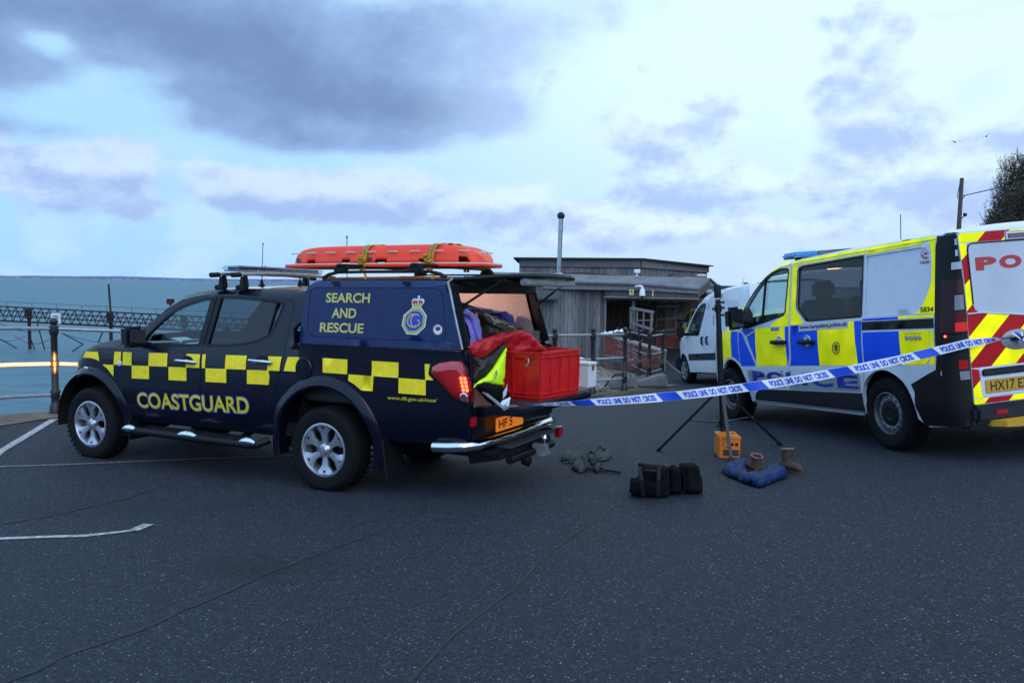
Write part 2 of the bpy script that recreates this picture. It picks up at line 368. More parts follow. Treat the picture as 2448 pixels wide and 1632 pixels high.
# ================================================================== SETTING
def asphalt_mat():
    mt = bpy.data.materials.new('asphalt'); mt.use_nodes = True; nt = mt.node_tree; N = nt.nodes; L = nt.links; b = N['Principled BSDF']
    tc = N.new('ShaderNodeTexCoord'); O = tc.outputs['Object']
    def tex(t, sc, **k):
        n = N.new(t); n.inputs['Scale'].default_value = sc; L.new(O, n.inputs['Vector'])
        for a, v in k.items(): n.inputs[a].default_value = v
        return n
    def rng(v, a, b_, c=0., d=1.):
        n = N.new('ShaderNodeMapRange'); L.new(v, n.inputs[0]); n.inputs[1].default_value = a; n.inputs[2].default_value = b_; n.inputs[3].default_value = c; n.inputs[4].default_value = d; return n.outputs[0]
    def mix(f, a, c, bl='MIX'):
        n = N.new('ShaderNodeMix'); n.data_type = 'RGBA'; n.blend_type = bl
        for k, v in ((0, f), (6, a), (7, c)):
            if isinstance(v, tuple): n.inputs[k].default_value = (*v, 1)
            elif isinstance(v, float): n.inputs[k].default_value = v
            else: L.new(v, n.inputs[k])
        return n.outputs[2]
    big = tex('ShaderNodeTexNoise', .45, Detail=6., Roughness=.6); mid = tex('ShaderNodeTexNoise', 3.2, Detail=5.); fine = tex('ShaderNodeTexNoise', 90., Detail=4., Roughness=.8)
    v1 = tex('ShaderNodeTexVoronoi', 80., Randomness=1.); v2 = tex('ShaderNodeTexVoronoi', 55., Randomness=1.)
    base = mix(rng(big.outputs['Fac'], .35, .68), (.0062, .009, .018), (.013, .0175, .032))
    base = mix(rng(mid.outputs['Fac'], .45, .75, 0, .45), base, (.015, .015, .020))
    st = mix(rng(fine.outputs['Fac'], .35, .66), (.0015, .002, .0045), (.030, .038, .060))
    base = mix(.62, base, st)
    sp = N.new('ShaderNodeSeparateColor'); L.new(v1.outputs['Color'], sp.inputs[0])
    chips = N.new('ShaderNodeMath'); chips.operation = 'MULTIPLY'; L.new(rng(sp.outputs[0], .86, .90), chips.inputs[0]); L.new(rng(v1.outputs['Distance'], .42, .30), chips.inputs[1])
    v3 = tex('ShaderNodeTexVoronoi', 150., Randomness=1.); s3 = N.new('ShaderNodeSeparateColor'); L.new(v3.outputs['Color'], s3.inputs[0])
    base = mix(.55, base, mix(rng(sp.outputs[2], 0, 1), (.002, .0025, .004), mix(s3.outputs[0], (.019, .024, .040), (.046, .054, .078))))
    tint = mix(sp.outputs[1], (.08, .075, .08), (.17, .18, .22))
    base = mix(chips.outputs[0], base, tint)
    sp2 = N.new('ShaderNodeSeparateColor'); L.new(v2.outputs['Color'], sp2.inputs[0])
    chips2 = N.new('ShaderNodeMath'); chips2.operation = 'MULTIPLY'; L.new(rng(sp2.outputs[0], .975, .98), chips2.inputs[0]); L.new(rng(v2.outputs['Distance'], .30, .2), chips2.inputs[1])
    base = mix(chips2.outputs[0], base, (.30, .29, .29))
    for (sx_, sy_, rx_, ry_, w_) in ((-1.55, 5.05, .55, .30, .55), (-3.2, 6.6, .9, .35, .35), (1.2, 4.2, 1.6, .9, -.0)):      # oily patches worn into the surface
        mp = N.new('ShaderNodeMapping'); mp.vector_type = 'POINT'; mp.inputs['Location'].default_value = (-sx_ / rx_, -sy_ / ry_, 0); mp.inputs['Scale'].default_value = (1 / rx_, 1 / ry_, 0); L.new(O, mp.inputs[0])
        ln = N.new('ShaderNodeVectorMath'); ln.operation = 'LENGTH'; L.new(mp.outputs[0], ln.inputs[0]); ad_ = N.new('ShaderNodeMath'); ad_.operation = 'MULTIPLY_ADD'; L.new(mid.outputs['Fac'], ad_.inputs[0]); ad_.inputs[1].default_value = 2.2; L.new(ln.outputs['Value'], ad_.inputs[2])
        base = mix(rng(ad_.outputs[0], 2.3, 1.2, 0, w_), base, (.006, .007, .012))
    L.new(base, b.inputs['Base Color']); b.inputs['Roughness'].default_value = .8; b.inputs['Specular IOR Level'].default_value = .35
    bp = N.new('ShaderNodeBump'); bp.inputs['Strength'].default_value = .55; bp.inputs['Distance'].default_value = .006
    ad = N.new('ShaderNodeMath'); ad.operation = 'ADD'; L.new(v1.outputs['Distance'], ad.inputs[0]); L.new(fine.outputs['Fac'], ad.inputs[1]); L.new(ad.outputs[0], bp.inputs['Height'])
    L.new(bp.outputs[0], b.inputs['Normal']); return mt
asphalt = asphalt_mat()
concrete = mat('sea_wall_concrete', (.085, .062, .048), .9, col2=(.17, .125, .095), vscale=5, bump=.6, bscale=60)
linep = mat('worn_white_paint', (.50, .50, .52), .7, col2=(.16, .16, .18), vscale=26, bump=.3, bscale=90)
linefaint = mat('faded_white_paint', (.22, .22, .24), .8, col2=(.06, .062, .07), vscale=22, bump=.3, bscale=90)
yline = mat('worn_yellow_paint', (.30, .22, .07), .8, col2=(.09, .075, .05), vscale=20)
tar = mat('seam_tar', (.014, .014, .016), .75, col2=(.03, .03, .034), vscale=30, bump=.4, bscale=80)
stain = mat('oil_stain', (.006, .008, .012), .8, col2=(.022, .026, .036), vscale=9, bump=.3, bscale=90)

WALL = [(-16, -25), (-12, -2), (-8.8, 6.6), (-7.0, 9.5), (-6.45, 10.4), (-6.1, 10.95), (-4.2, 11.75), (-1.9, 12.7), (-.9, 13.6), (-1.4, 18), (-1.8, 25), (-2.5, 60), (-20, 200)]
def make_ground():
    out = WALL + [(160, 200), (160, -25)]
    ring = resample(out[:12], .5) ; ring = []
    for i, a in enumerate(out):
        b = out[(i + 1) % len(out)]; L = math.dist(a, b); n = max(1, int(L / (.4 if 3 <= i <= 9 else 6)))
        ring += [(a[0] + (b[0] - a[0]) * k / n, a[1] + (b[1] - a[1]) * k / n) for k in range(n)]
    pts = [Vector(p) for p in ring]; n = len(pts)
    x = -8.
    while x < 9:
        y = -3.
        while y < 24:
            if pip(x, y, ring): pts.append(Vector((x + random.uniform(-.02, .02), y)))
            y += .45
        x += .45
    x = -15.
    while x < 158:
        y = -24.
        while y < 198:
            if pip(x, y, ring) and not (-8.3 < x < 9.3 and -3.3 < y < 24.3): pts.append(Vector((x, y)))
            y += 5
        x += 5
    ov, oe, of, iv, ie, fi = delaunay_2d_cdt(pts, [(i, (i + 1) % n) for i in range(n)], [], 0, 1e-6)
    b = MB(); tf = [tuple(f) for f in of if pip(sum(ov[i].x for i in f) / 3, sum(ov[i].y for i in f) / 3, ring)]
    b.add([(v.x, v.y, G(v.x, v.y)) for v in ov], tf)
    o = b.build('road', asphalt); tag(o, 'dark chipped asphalt of the seafront road', kind='structure')
    w = MB(); r2 = [p for p in resample(WALL, .6)][:int(1e9)]
    for a, c in zip(WALL[:-1], WALL[1:]):
        for k in range(6):
            p = [a[0] + (c[0] - a[0]) * k / 6, a[1] + (c[1] - a[1]) * k / 6]; q = [a[0] + (c[0] - a[0]) * (k + 1) / 6, a[1] + (c[1] - a[1]) * (k + 1) / 6]
            w.add([(p[0], p[1], G(*p) + .003), (q[0], q[1], G(*q) + .003), (q[0] - .3, q[1] + .1, -6), (p[0] - .3, p[1] + .1, -6)], [(0, 1, 2, 3)])
    tag(w.build('sea_wall', concrete), 'concrete sea wall face below the railing', kind='structure')
make_ground()
def sheet(name, poly, m, up, label=None, step=.35, bstep=.2):
    tv, tf, rings = tri_poly(poly, (), step, bstep); b = MB(); b.add([(x, y, G(x, y) + up) for x, y in tv], tf)
    return tag(b.build(name, m), label, kind='structure')
def pxy(px, y): return ((px - 1224) / FP * y, y)
def gp(*pts): return [tuple(onground(*p))[:2] for p in pts]
sheet('pavement', [(-8.8, 6.6), (-7.0, 9.5), (-6.45, 10.4), (-6.1, 10.93), (-4.2, 11.7), (-1.9, 12.65), (-.9, 13.5), (-1.4, 18), (-1.7, 23.5), (2.4, 23.5), (3.3, 20.6), (3.42, 18.6), (3.62, 17.6), (3.15, 17.0), (2.31, 16.1), (1.52, 15.0), (-.4, 13.0), (-1.8, 12.0), (-4.1, 11.1), (-5.62, 10.62), (-5.86, 10.44), (-6.02, 10.02), (-6.12, 9.7), (-6.6, 8.9), (-8.3, 6.4)], concrete, .010,
      'brown concrete strip along the sea wall edge')
def ribbon(name, pts, w, m, up, label, jag=0., step=.12):
    pts = [Vector(p) for p in pts]; path = []
    for a, b in zip(pts[:-1], pts[1:]):
        n = max(1, int((b - a).length / step)); path += [a.lerp(b, k / n) for k in range(n)]
    path.append(pts[-1]); vs = []; fs = []
    for i, p in enumerate(path):
        t = (path[min(i + 1, len(path) - 1)] - path[max(i - 1, 0)]).normalized(); nn = Vector((-t.y, t.x))
        j = jag * noise.noise(Vector((p.x * 5, p.y * 5, 1))); ww = (w[0] + (w[1] - w[0]) * i / (len(path) - 1)) if isinstance(w, tuple) else w
        ww *= 1 + (1.2 if jag else .12) * noise.noise(Vector((p.x * 9, p.y * 9, 4)))
        for s in (-.5, .5):
            q = p + nn * (s * ww + j); vs.append((q.x, q.y, G(q.x, q.y) + up))
    fs = [(2 * i, 2 * i + 1, 2 * i + 3, 2 * i + 2) for i in range(len(path) - 1)]
    b = MB(); b.add(vs, fs); return tag(b.build(name, m), label, kind='structure')
ribbon('painted_line', [(-4.1, 5.2)] + gp((0, 1080), (128, 1003)), .085, linep, .006, 'white bay line running to the kerb left of the pickup')
ribbon('painted_line', gp((124, 1003.5), (190, 1003)), .07, linep, .0085, 'short white bay end line beside the front wheel')
ribbon('painted_line', [(-6.1, 7.3)] + gp((0, 1116), (130, 1112), (312, 1104), (500, 1096), (676, 1090), (850, 1089)), .05, linefaint, .006, 'thin faded white line running under the pickup')
ribbon('painted_line', [(-5.4, 5.6)] + gp((0, 1288), (104, 1284), (208, 1281), (312, 1269), (335, 1262)), .055, linep, .006, 'curved white line end in the left foreground')
ribbon('painted_line', gp((318, 1270), (356, 1254)), .085, linep, .0085, 'hooked tip of the curved white line')
z2 = zoom((0, 980), 1.9216); z3 = zoom((1224, 980), 1.9216)
ribbon('asphalt_seam', gp(z2(-120, 1310), z2(60, 1240), z2(380, 1105), z2(700, 980), z2(1000, 850), z2(1250, 740), z2(1450, 670), z2(1620, 600), z2(1800, 530)), .030, stain, .004, 'crooked dark crack across the near asphalt', jag=.035, step=.03)
ribbon('asphalt_seam', gp(z2(1880, 1253), z2(2000, 1120), z2(2150, 975), z2(2352, 830), z3(120, 700), z3(300, 560), z3(520, 410)), .016, tar, .004, 'long straight joint in the asphalt', jag=.008, step=.05)
ribbon('asphalt_seam', gp(z2(20, 525), z2(300, 470), z2(560, 410), z2(800, 330)), .03, stain, .004, 'faint dark tyre scuff behind the rear wheel', jag=.04, step=.05)
smooth = mat('smoother_asphalt', (.0160, .0195, .031), .8, col2=(.0225, .0270, .041), vscale=5, bump=.5, bscale=260)
def blob(cx, cy, rx, ry, a, seed):
    pts = []
    for k in range(40):
        t = 2 * math.pi * k / 40; r = 1 + .45 * noise.noise(Vector((math.cos(t) * 1.7, math.sin(t) * 1.7, seed)))
        x, y = rx * r * math.cos(t), ry * r * math.sin(t); pts.append((cx + x * math.cos(a) - y * math.sin(a), cy + x * math.sin(a) + y * math.cos(a)))
    return pts
zy = zoom((1420, 640), 4.9)
for k in (0, 9):
    ribbon('painted_line', gp(zy(120, 1500 + k), zy(400, 1452 + k), zy(700, 1425 + k), zy(960, 1412 + k)), .05, yline, .006, ('upper' if k == 0 else 'lower') + ' of two faded yellow kerb lines below the logs')

ribbon('painted_line', [pxy(1590, 25.5), pxy(1608, 22.8), pxy(1632, 20.6)], .05, linefaint, .006, 'faint curved white line on the road left of the white van')
# sea and far shore
def sea_mat():
    mt = bpy.data.materials.new('sea_water'); mt.use_nodes = True; nt = mt.node_tree; N = nt.nodes; L = nt.links; b = N['Principled BSDF']
    tc = N.new('ShaderNodeTexCoord'); mp = N.new('ShaderNodeMapping'); mp.inputs['Scale'].default_value = (.55, 1.3, 1); L.new(tc.outputs['Object'], mp.inputs[0])
    n1 = N.new('ShaderNodeTexNoise'); n1.inputs['Scale'].default_value = .55; n1.inputs['Detail'].default_value = 8; n1.inputs['Roughness'].default_value = .62; L.new(mp.outputs[0], n1.inputs['Vector'])
    n2 = N.new('ShaderNodeTexNoise'); n2.inputs['Scale'].default_value = .03; n2.inputs['Detail'].default_value = 5; L.new(mp.outputs[0], n2.inputs['Vector'])
    mx = N.new('ShaderNodeMix'); mx.data_type = 'RGBA'; r = N.new('ShaderNodeMapRange'); r.inputs[1].default_value = .4; r.inputs[2].default_value = .62; L.new(n1.outputs['Fac'], r.inputs[0]); L.new(r.outputs[0], mx.inputs[0])
    mx.inputs[6].default_value = (.032, .100, .135, 1); mx.inputs[7].default_value = (.070, .18, .235, 1)
    m2 = N.new('ShaderNodeMix'); m2.data_type = 'RGBA'; m2.inputs[7].default_value = (.055, .14, .195, 1); L.new(n2.outputs['Fac'], m2.inputs[0]); L.new(mx.outputs[2], m2.inputs[6])
    L.new(m2.outputs[2], b.inputs['Base Color']); b.inputs['Roughness'].default_value = .42; b.inputs['Specular IOR Level'].default_value = .25
    bp = N.new('ShaderNodeBump'); bp.inputs['Strength'].default_value = 1.; bp.inputs['Distance'].default_value = .5; L.new(n1.outputs['Fac'], bp.inputs['Height']); L.new(bp.outputs[0], b.inputs['Normal'])
    return mt
SEA = EYE - 5.2
b = MB(); ys = [-300, 0, 40, 80, 160, 320, 640, 1500, 3000, 7000]; 
for ya, yb in zip(ys[:-1], ys[1:]): b.add([(-9000, ya, SEA), (9000, ya, SEA), (9000, yb, SEA), (-9000, yb, SEA)], [(0, 1, 2, 3)])
tag(b.build('sea', sea_mat()), 'choppy grey green sea', kind='structure')
shorem = mat('haze_blued_shore', (.075, .095, .20), .95, col2=(.13, .14, .26), vscale=.004)  # distance haze is put into the blue base colour
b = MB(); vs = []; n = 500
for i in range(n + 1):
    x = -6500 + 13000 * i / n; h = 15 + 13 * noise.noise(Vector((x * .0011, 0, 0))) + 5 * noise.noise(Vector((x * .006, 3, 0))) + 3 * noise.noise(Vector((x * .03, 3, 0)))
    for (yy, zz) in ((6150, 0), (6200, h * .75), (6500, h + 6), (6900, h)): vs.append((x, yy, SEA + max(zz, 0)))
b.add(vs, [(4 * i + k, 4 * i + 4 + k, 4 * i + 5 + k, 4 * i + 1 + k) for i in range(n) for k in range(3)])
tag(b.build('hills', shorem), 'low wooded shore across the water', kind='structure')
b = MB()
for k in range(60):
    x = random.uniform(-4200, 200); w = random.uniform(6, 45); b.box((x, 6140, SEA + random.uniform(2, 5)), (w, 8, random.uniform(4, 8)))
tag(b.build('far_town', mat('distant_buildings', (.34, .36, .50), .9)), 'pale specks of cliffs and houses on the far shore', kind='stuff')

# ------------------------------------------------------------------ pier ruin
rust = mat('dark_rusted_iron', (.012, .006, .009), .85, col2=(.035, .014, .013), vscale=1.5)
def pier():
    t = thing('pier', 'rusted lattice pier frame standing on piles in the sea', 'pier', (*at(60, 826, 61)[:2], SEA)); base = Vector(t.location)
    z = zoom((0, 700), 5.88)
    def Pp(a, b_, back=0):
        px, py = z(a, b_); y = 61 - 6 * px / 367 + back; return at(px, py, y) - base
    x0, x1 = -600, 4600
    def line(ya, yb, back=0): return lambda a: Pp(a, ya + (yb - ya) * a / 2100, back)
    near_t, far_t, near_b, far_b = line(190, 298), line(243, 372, 1.2), line(318, 430), line(390, 496, 1.2)
    for k, (f, w) in enumerate(((near_t, .09), (far_t, .07), (near_b, .08), (far_b, .12))):
        MB().bar(f(x0), f(x1), w, w).build('chord', rust, t, False)
    rr = random.Random(3); a = x0
    while a < x1:
        w = 62
        for f1, f2 in ((near_t, near_b), (far_t, far_b)):
            j = 25 if f1 is far_t else 0
            MB().bar(f1(a + j), f2(a + w * .8 + j), .045, .045).build('brace', rust, t, False)
            MB().bar(f2(a + w * .8 + j), f1(a + w * 1.9 + j), .045, .045).build('brace', rust, t, False)
        a += w * 1.9
    for a in (360, 1515, 2560, 3700, -480):
        p = near_t(a); q = Pp(a, 900); q.z = -3
        MB().bar((p.x, p.y + .4, p.z - .15), (p.x, p.y + .4, -3), .17, .17).build('pile', rust, t, False)
        MB().box((p.x, p.y + .3, (near_t(a).z + near_b(a).z) / 2 - .1), (.30, .5, .70)).build('bracket', rust, t, False, bevel=.03)
    p = near_t(1515); MB().bar((p.x, p.y + .4, p.z), (p.x - .1, p.y + .4, p.z + 1.9), .1, .1).build('mast', rust, t, False)
    p = near_t(2400); MB().box((p.x, p.y, p.z + .9), (.4, .3, .35)).bar((p.x, p.y, p.z), (p.x, p.y, p.z + .8), .12, .12).build('mast', rust, t, False)
    for k in range(15):
        a = x0 + 350 * k; p = near_t(a); MB().cyl(p, p + Vector((0, 0, .38)), .015, 5).build('handrail_post', rust, t)
    MB().tube([near_t(x0) + Vector((0, 0, .36)), near_t(x1) + Vector((0, 0, .36))], .012, 5).build('handrail', rust, t)
    for (u, v) in (((400, 560), (540, 940)), ((520, 420), (665, 930)), ((1450, 530), (1380, 700)), ((0, 650), (300, 810)), ((880, 570), (1170, 720)), ((1170, 720), (860, 930))):
        MB().bar(Pp(*u, .5), Pp(*v, .5), .06, .06).build('strut', rust, t, False)
    for (u, v) in (((0, 430), (760, 470)), ((200, 600), (740, 640)), ((850, 560), (2100, 640)), ((-200, 560), (360, 600))):
        A, B_ = Pp(*u), Pp(*v); MB().tube([A.lerp(B_, k / 8) - Vector((0, 0, .5 * math.sin(math.pi * k / 8))) for k in range(9)], .018, 5).build('cable', rust, t)
pier()

# ------------------------------------------------------------------ seafront railing
iron = mat('black_painted_iron', (.010, .011, .014), .42, var=.4, vscale=25, bump=.1, bscale=60)
galv = mat('grey_galvanised_rail', (.26, .28, .31), .42, metal=.35, var=.2, vscale=12)
def post_mesh(b, x, y, h, s=1.0):
    g = G(x, y); k = s
    prof = [(.075 * k, -.02), (.075 * k, .10), (.055 * k, .13), (.05 * k, .22), (.062 * k, .24), (.062 * k, .30), (.045 * k, .33), (.040 * k, h - .24), (.055 * k, h - .20), (.06 * k, h - .11), (.035 * k, h - .085)]
    for i in range(8):
        a = math.pi * (i + 1) / 9; prof.append((.048 * k * math.sin(a) * 1.1, h - .045 * k - .05 * k * math.cos(a)))
    return b.lathe(prof, (x, y, g), n=16)
def railing(label, pts, postidx, h, rails, r=.024, s=1.):
    t = thing('railing', label, 'railing', (pts[postidx[0]][0], pts[postidx[0]][1], G(*pts[postidx[0]]))); inv = Matrix.Translation(-Vector(t.location))
    for i in postidx: post_mesh(MB(), pts[i][0], pts[i][1], h, s).build('post', iron, t, xf=inv)
    for rh in rails:
        P3 = []
        for i, p in enumerate(pts): P3.append(Vector((p[0], p[1], G(*p) + rh)))
        sm = []
        for i in range(len(P3) - 1):
            for k in range(4): sm.append(P3[i].lerp(P3[i + 1], k / 4))
        sm.append(P3[-1]); MB().tube(sm, r, 8).build('rail', galv, t, xf=inv)
        for i in postidx: MB().lathe([(.036 * s, -.045), (.062 * s, -.03), (.062 * s, .03), (.036 * s, .045)], P3[i], (0, 0, 1), 12).build('collar', iron, t, xf=inv)
    return t
railing('black iron post railing with grey tube rails curving along the sea wall', [(-9.4, 6.6), (-7.6, 8.9), (-6.62, 9.95), (-6.32, 10.45), (-6.0, 10.8), (-4.0, 11.55), (-2.1, 12.4), (-1.2, 13.0), (-.3, 13.7), (.76, 14.7), (1.51, 15.4), (2.22, 16.2)], [1, 4, 5, 6, 8, 9, 10, 11], 1.26, (1.12, .66, .25))
def pxy(px, y): return ((px - 1224) / FP * y, y)
railing('short black iron railing with grey rails in front of the brick ramp', [pxy(1476.5, 23.2), pxy(1509, 22.2), pxy(1531, 20.5), pxy(1553.6, 19.3), pxy(1585, 20.3)], [0, 1, 2, 3, 4], 1.13, (1.02, .58, .16), .022, .95)
sg = MB().box((0, 0, 0), (.125, .012, .14)).build('notice_sign', mat('white_sign', (.62, .70, .78), .5), None, False)
sg.location = at(133.5, 761, 10.95); tag(sg, 'small white notice board fixed behind the left railing post top', 'sign')
MB().box((0, -.009, .03), (.07, .003, .012)).box((0, -.009, .005), (.09, .003, .008)).build('printed_line', dgrey, sg, False)
MB().bar((0, .02, -.2), (0, .02, .05), .02, .01).build('bracket', iron, sg, False)

# ------------------------------------------------------------------ timber building
def wood_mat(name, c1, c2, dark=.35):
    mt = bpy.data.materials.new(name); mt.use_nodes = True; nt = mt.node_tree; N = nt.nodes; L = nt.links; b = N['Principled BSDF']
    tc = N.new('ShaderNodeTexCoord'); mp = N.new('ShaderNodeMapping'); mp.inputs['Scale'].default_value = (9, 9, .9)
    oi = N.new('ShaderNodeObjectInfo'); ad = N.new('ShaderNodeVectorMath'); ad.operation = 'ADD'; L.new(tc.outputs['Object'], ad.inputs[0])
    mu = N.new('ShaderNodeMath'); mu.operation = 'MULTIPLY'; mu.inputs[1].default_value = 37; L.new(oi.outputs['Random'], mu.inputs[0]); L.new(mu.outputs[0], ad.inputs[1]); L.new(ad.outputs[0], mp.inputs[0])
    n = N.new('ShaderNodeTexNoise'); n.inputs['Scale'].default_value = 3; n.inputs['Detail'].default_value = 7; n.inputs['Distortion'].default_value = .4; L.new(mp.outputs[0], n.inputs['Vector'])
    k = N.new('ShaderNodeTexNoise'); k.inputs['Scale'].default_value = 2.2; k.inputs['Detail'].default_value = 2; L.new(ad.outputs[0], k.inputs['Vector'])
    mx = N.new('ShaderNodeMix'); mx.data_type = 'RGBA'; mx.inputs[6].default_value = (*c1, 1); mx.inputs[7].default_value = (*c2, 1)
    r = N.new('ShaderNodeMapRange'); r.inputs[1].default_value = .3; r.inputs[2].default_value = .7; L.new(n.outputs['Fac'], r.inputs[0]); L.new(r.outputs[0], mx.inputs[0])
    hv = N.new('ShaderNodeHueSaturation'); vr = N.new('ShaderNodeMapRange'); vr.inputs[3].default_value = 1 - dark; vr.inputs[4].default_value = 1 + dark; L.new(oi.outputs['Random'], vr.inputs[0]); L.new(vr.outputs[0], hv.inputs['Value']); L.new(mx.outputs[2], hv.inputs['Color'])
    m2 = N.new('ShaderNodeMix'); m2.data_type = 'RGBA'; m2.inputs[7].default_value = (c1[0] * .3, c1[1] * .3, c1[2] * .35, 1); r2 = N.new('ShaderNodeMapRange'); r2.inputs[1].default_value = .70; r2.inputs[2].default_value = .76; L.new(k.outputs['Fac'], r2.inputs[0]); L.new(r2.outputs[0], m2.inputs[0]); L.new(hv.outputs[0], m2.inputs[6])
    L.new(m2.outputs[2], b.inputs['Base Color']); b.inputs['Roughness'].default_value = .85
    bp = N.new('ShaderNodeBump'); bp.inputs['Strength'].default_value = .5; bp.inputs['Distance'].default_value = .01; L.new(n.outputs['Fac'], bp.inputs['Height']); L.new(bp.outputs[0], b.inputs['Normal'])
    return mt
wood = wood_mat('weathered_grey_cladding', (.085, .088, .095), (.18, .175, .18))
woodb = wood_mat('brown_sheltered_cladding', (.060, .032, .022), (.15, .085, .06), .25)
woodf = wood_mat('pale_grey_timber', (.13, .125, .13), (.24, .23, .23), .15)
roofm = mat('felt_roof', (.09, .095, .105), .85, col2=(.19, .20, .22), vscale=1.6, bump=.3, bscale=20)
roofd = mat('dark_roof_edge', (.02, .022, .026), .8, var=.2)
brickm = wood_mat('red_brick', (.17, .035, .024), (.28, .075, .05), .25); mortar = mat('mortar', (.15, .125, .115), .9, bump=.4, bscale=60)
zb = zoom((1200, 480), 3.266); zc = zoom((1420, 640), 4.9)
def plank_run(t, A, B_, zt0, zt1, zbot, w, m, nrm, base, name='plank', thick=.025, rr=random.Random(5), stuff=False):
    """vertical boards side by side from A to B (xy), top heights interpolated"""
    A = Vector(A); B_ = Vector(B_); L = (B_ - A).length; n = int(L / w); d = (B_ - A) / L; nn = Vector(nrm); joined = MB()
    for k in range(n):
        c = A + d * (w * (k + .5)); ft = (k + .5) / n; zt = zt0 + (zt1 - zt0) * ft; zb_ = zbot(c.x, c.y) if callable(zbot) else zbot + 0
        th = thick * rr.uniform(.75, 1.35); off = nn * (th / 2)
        Rm = Matrix(((d.x, nn.x, 0), (d.y, nn.y, 0), (0, 0, 1)))
        tgt = joined if stuff else MB()
        tgt.box((c.x + off.x - base.x, c.y + off.y - base.y, (zt + zb_) / 2 - base.z), (w - rr.uniform(.004, .009), th, zt - zb_), Rm)
        if not stuff: tgt.build(name, m, t, False)
    if stuff: tag(joined.build(name, m, t, False), kind='stuff')
def quadslab(t, name, pts, m, base, thick=.06, up=Vector((0, 0, -1))):
    n = len(pts); vs = [Vector(p) - base for p in pts]; b = MB(); b.add(vs + [v + up * thick for v in vs], [tuple(range(n)), tuple(range(2 * n - 1, n - 1, -1))] + [(i, (i + 1) % n, n + (i + 1) % n, n + i) for i in range(n)])
    return b.build(name, m, t, False)
def cafe():
    bl = at(1443, 876, 24); base = Vector((1.4, 24, G(1.4, 24)))
    t = thing('timber_building', 'grey weathered timber seafront building with raised clerestory and low felt roof', 'building', base)
    xl = pxy(1175, 24)[0]; xr = pxy(1443, 24)[0]; ztop = at(1440, 693, 24).z
    MB().box(((xl + xr) / 2 - base.x, 1.2, (ztop + G(1, 24)) / 2 - base.z), (xr - xl - .02, 2.3, ztop - G(1, 24) + .3)).build('wall', wood, t, False)
    plank_run(t, (xl, 24.03), (xr, 24.03), ztop, ztop, lambda x, y: G(x, y) - .15, .105, wood, (0, -1), base)
    MB().box((xr + .03 - base.x, .3, (ztop + G(1, 24)) / 2 - base.z), (.06, .7, ztop - G(1, 24) + .3)).build('corner_board', woodf, t, False)
    # recess: dark back wall, side return, floor plinth of brick
    a = pxy(1440, 27.3); b_ = pxy(1556, 28.0)
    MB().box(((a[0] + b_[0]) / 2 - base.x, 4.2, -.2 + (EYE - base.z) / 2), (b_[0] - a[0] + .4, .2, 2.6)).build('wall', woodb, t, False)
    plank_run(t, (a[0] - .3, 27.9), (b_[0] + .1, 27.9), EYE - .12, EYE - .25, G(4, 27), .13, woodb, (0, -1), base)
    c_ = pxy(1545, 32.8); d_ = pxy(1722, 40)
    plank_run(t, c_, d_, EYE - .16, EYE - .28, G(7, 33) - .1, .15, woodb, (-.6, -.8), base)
    quadslab(t, 'roof', [at(1540, 690, 27.5), at(1699, 684, 24), at(1718, 687, 37.5), at(1640, 684, 38)], roofm, base, .06)
    # big fascia over wall and opening
    f = [((1170, 669), (1170, 688), 24.35), ((1347, 673), (1347, 691), 23.85), ((1530, 678), (1530, 694), 23.4), ((1670, 690), (1670, 702), 22.9)]
    for p, q in zip(f[:-1], f[1:]):
        A, Bt, C, Dd = at(*p[0], p[2]), at(*p[1], p[2]), at(*q[1], q[2]), at(*q[0], q[2])
        quadslab(t, 'fascia', [A, Bt, C, Dd], woodf, base, .05, Vector((0, 1, 0)))
    # short boards hanging under the fascia over the opening
    rr = random.Random(2); j = MB(); n = 46
    for k in range(n):
        u = k / n; px = 1446 + 224 * (k + .5) / n; y = 23.72 - .78 * u; w = 4.5 / FP * y
        zt = at(px, 691 + 11 * max(0, (px - 1530) / 140), y).z + .02; zb_ = at(px, 708.5 + (5.5 * u), y).z
        j.box(((px - 1224) / FP * y - base.x, y + .02 + rr.uniform(-.006, .006) - base.y, (zt + zb_) / 2 - base.z), (w * .93, .025, zt - zb_))
    tag(j.build('hanging_board', wood, t, False), kind='stuff')
    MB().bar(at(1444, 709.5, 23.7) - base, at(1671, 714.5, 22.92) - base, .06, .035).build('trim', woodf, t, False)
    # gable at the right end
    pk = (1698, 664)
    for (p, q, y0, y1) in (((1670, 690), (1699, 666), 22.9, 23.3), ((1699, 666), (1716, 683), 23.3, 23.9)):
        A, Dd = at(*p, y0), at(*q, y1); C = at(q[0], q[1] + 6, y1); Bt = at(p[0], p[1] + 6, y0)
        quadslab(t, 'barge_board', [A, Bt, C, Dd], woodf, base, .05, Vector((0, 1, 0)))
    j = MB()
    for k in range(13):
        u = (k + .5) / 13
        if u < .66: px = 1670 + 29 * u / .66; y = 22.9 + .4 * u / .66; py = 694 - 23 * u / .66
        else: px = 1699 + 17 * (u - .66) / .34; y = 23.3 + .6 * (u - .66) / .34; py = 671 + 17 * (u - .66) / .34
        c = at(px, py + 8, y); j.box((c.x - base.x, c.y + .03 - base.y, c.z - base.z), (.036, .02, .24))
    tag(j.build('gable_board', wood, t, False), kind='stuff')
    # roofs
    quadslab(t, 'roof', [at(1165, 668, 24.2), at(1347, 672, 23.75), at(1532, 676.5, 23.3), at(1671, 688.5, 22.85), at(1699, 664.5, 23.25), at(1640, 661.5, 26.4), at(1585, 668.5, 26.8), at(1400, 654, 27.2), at(1165, 650, 27.6)], roofm, base, .05)
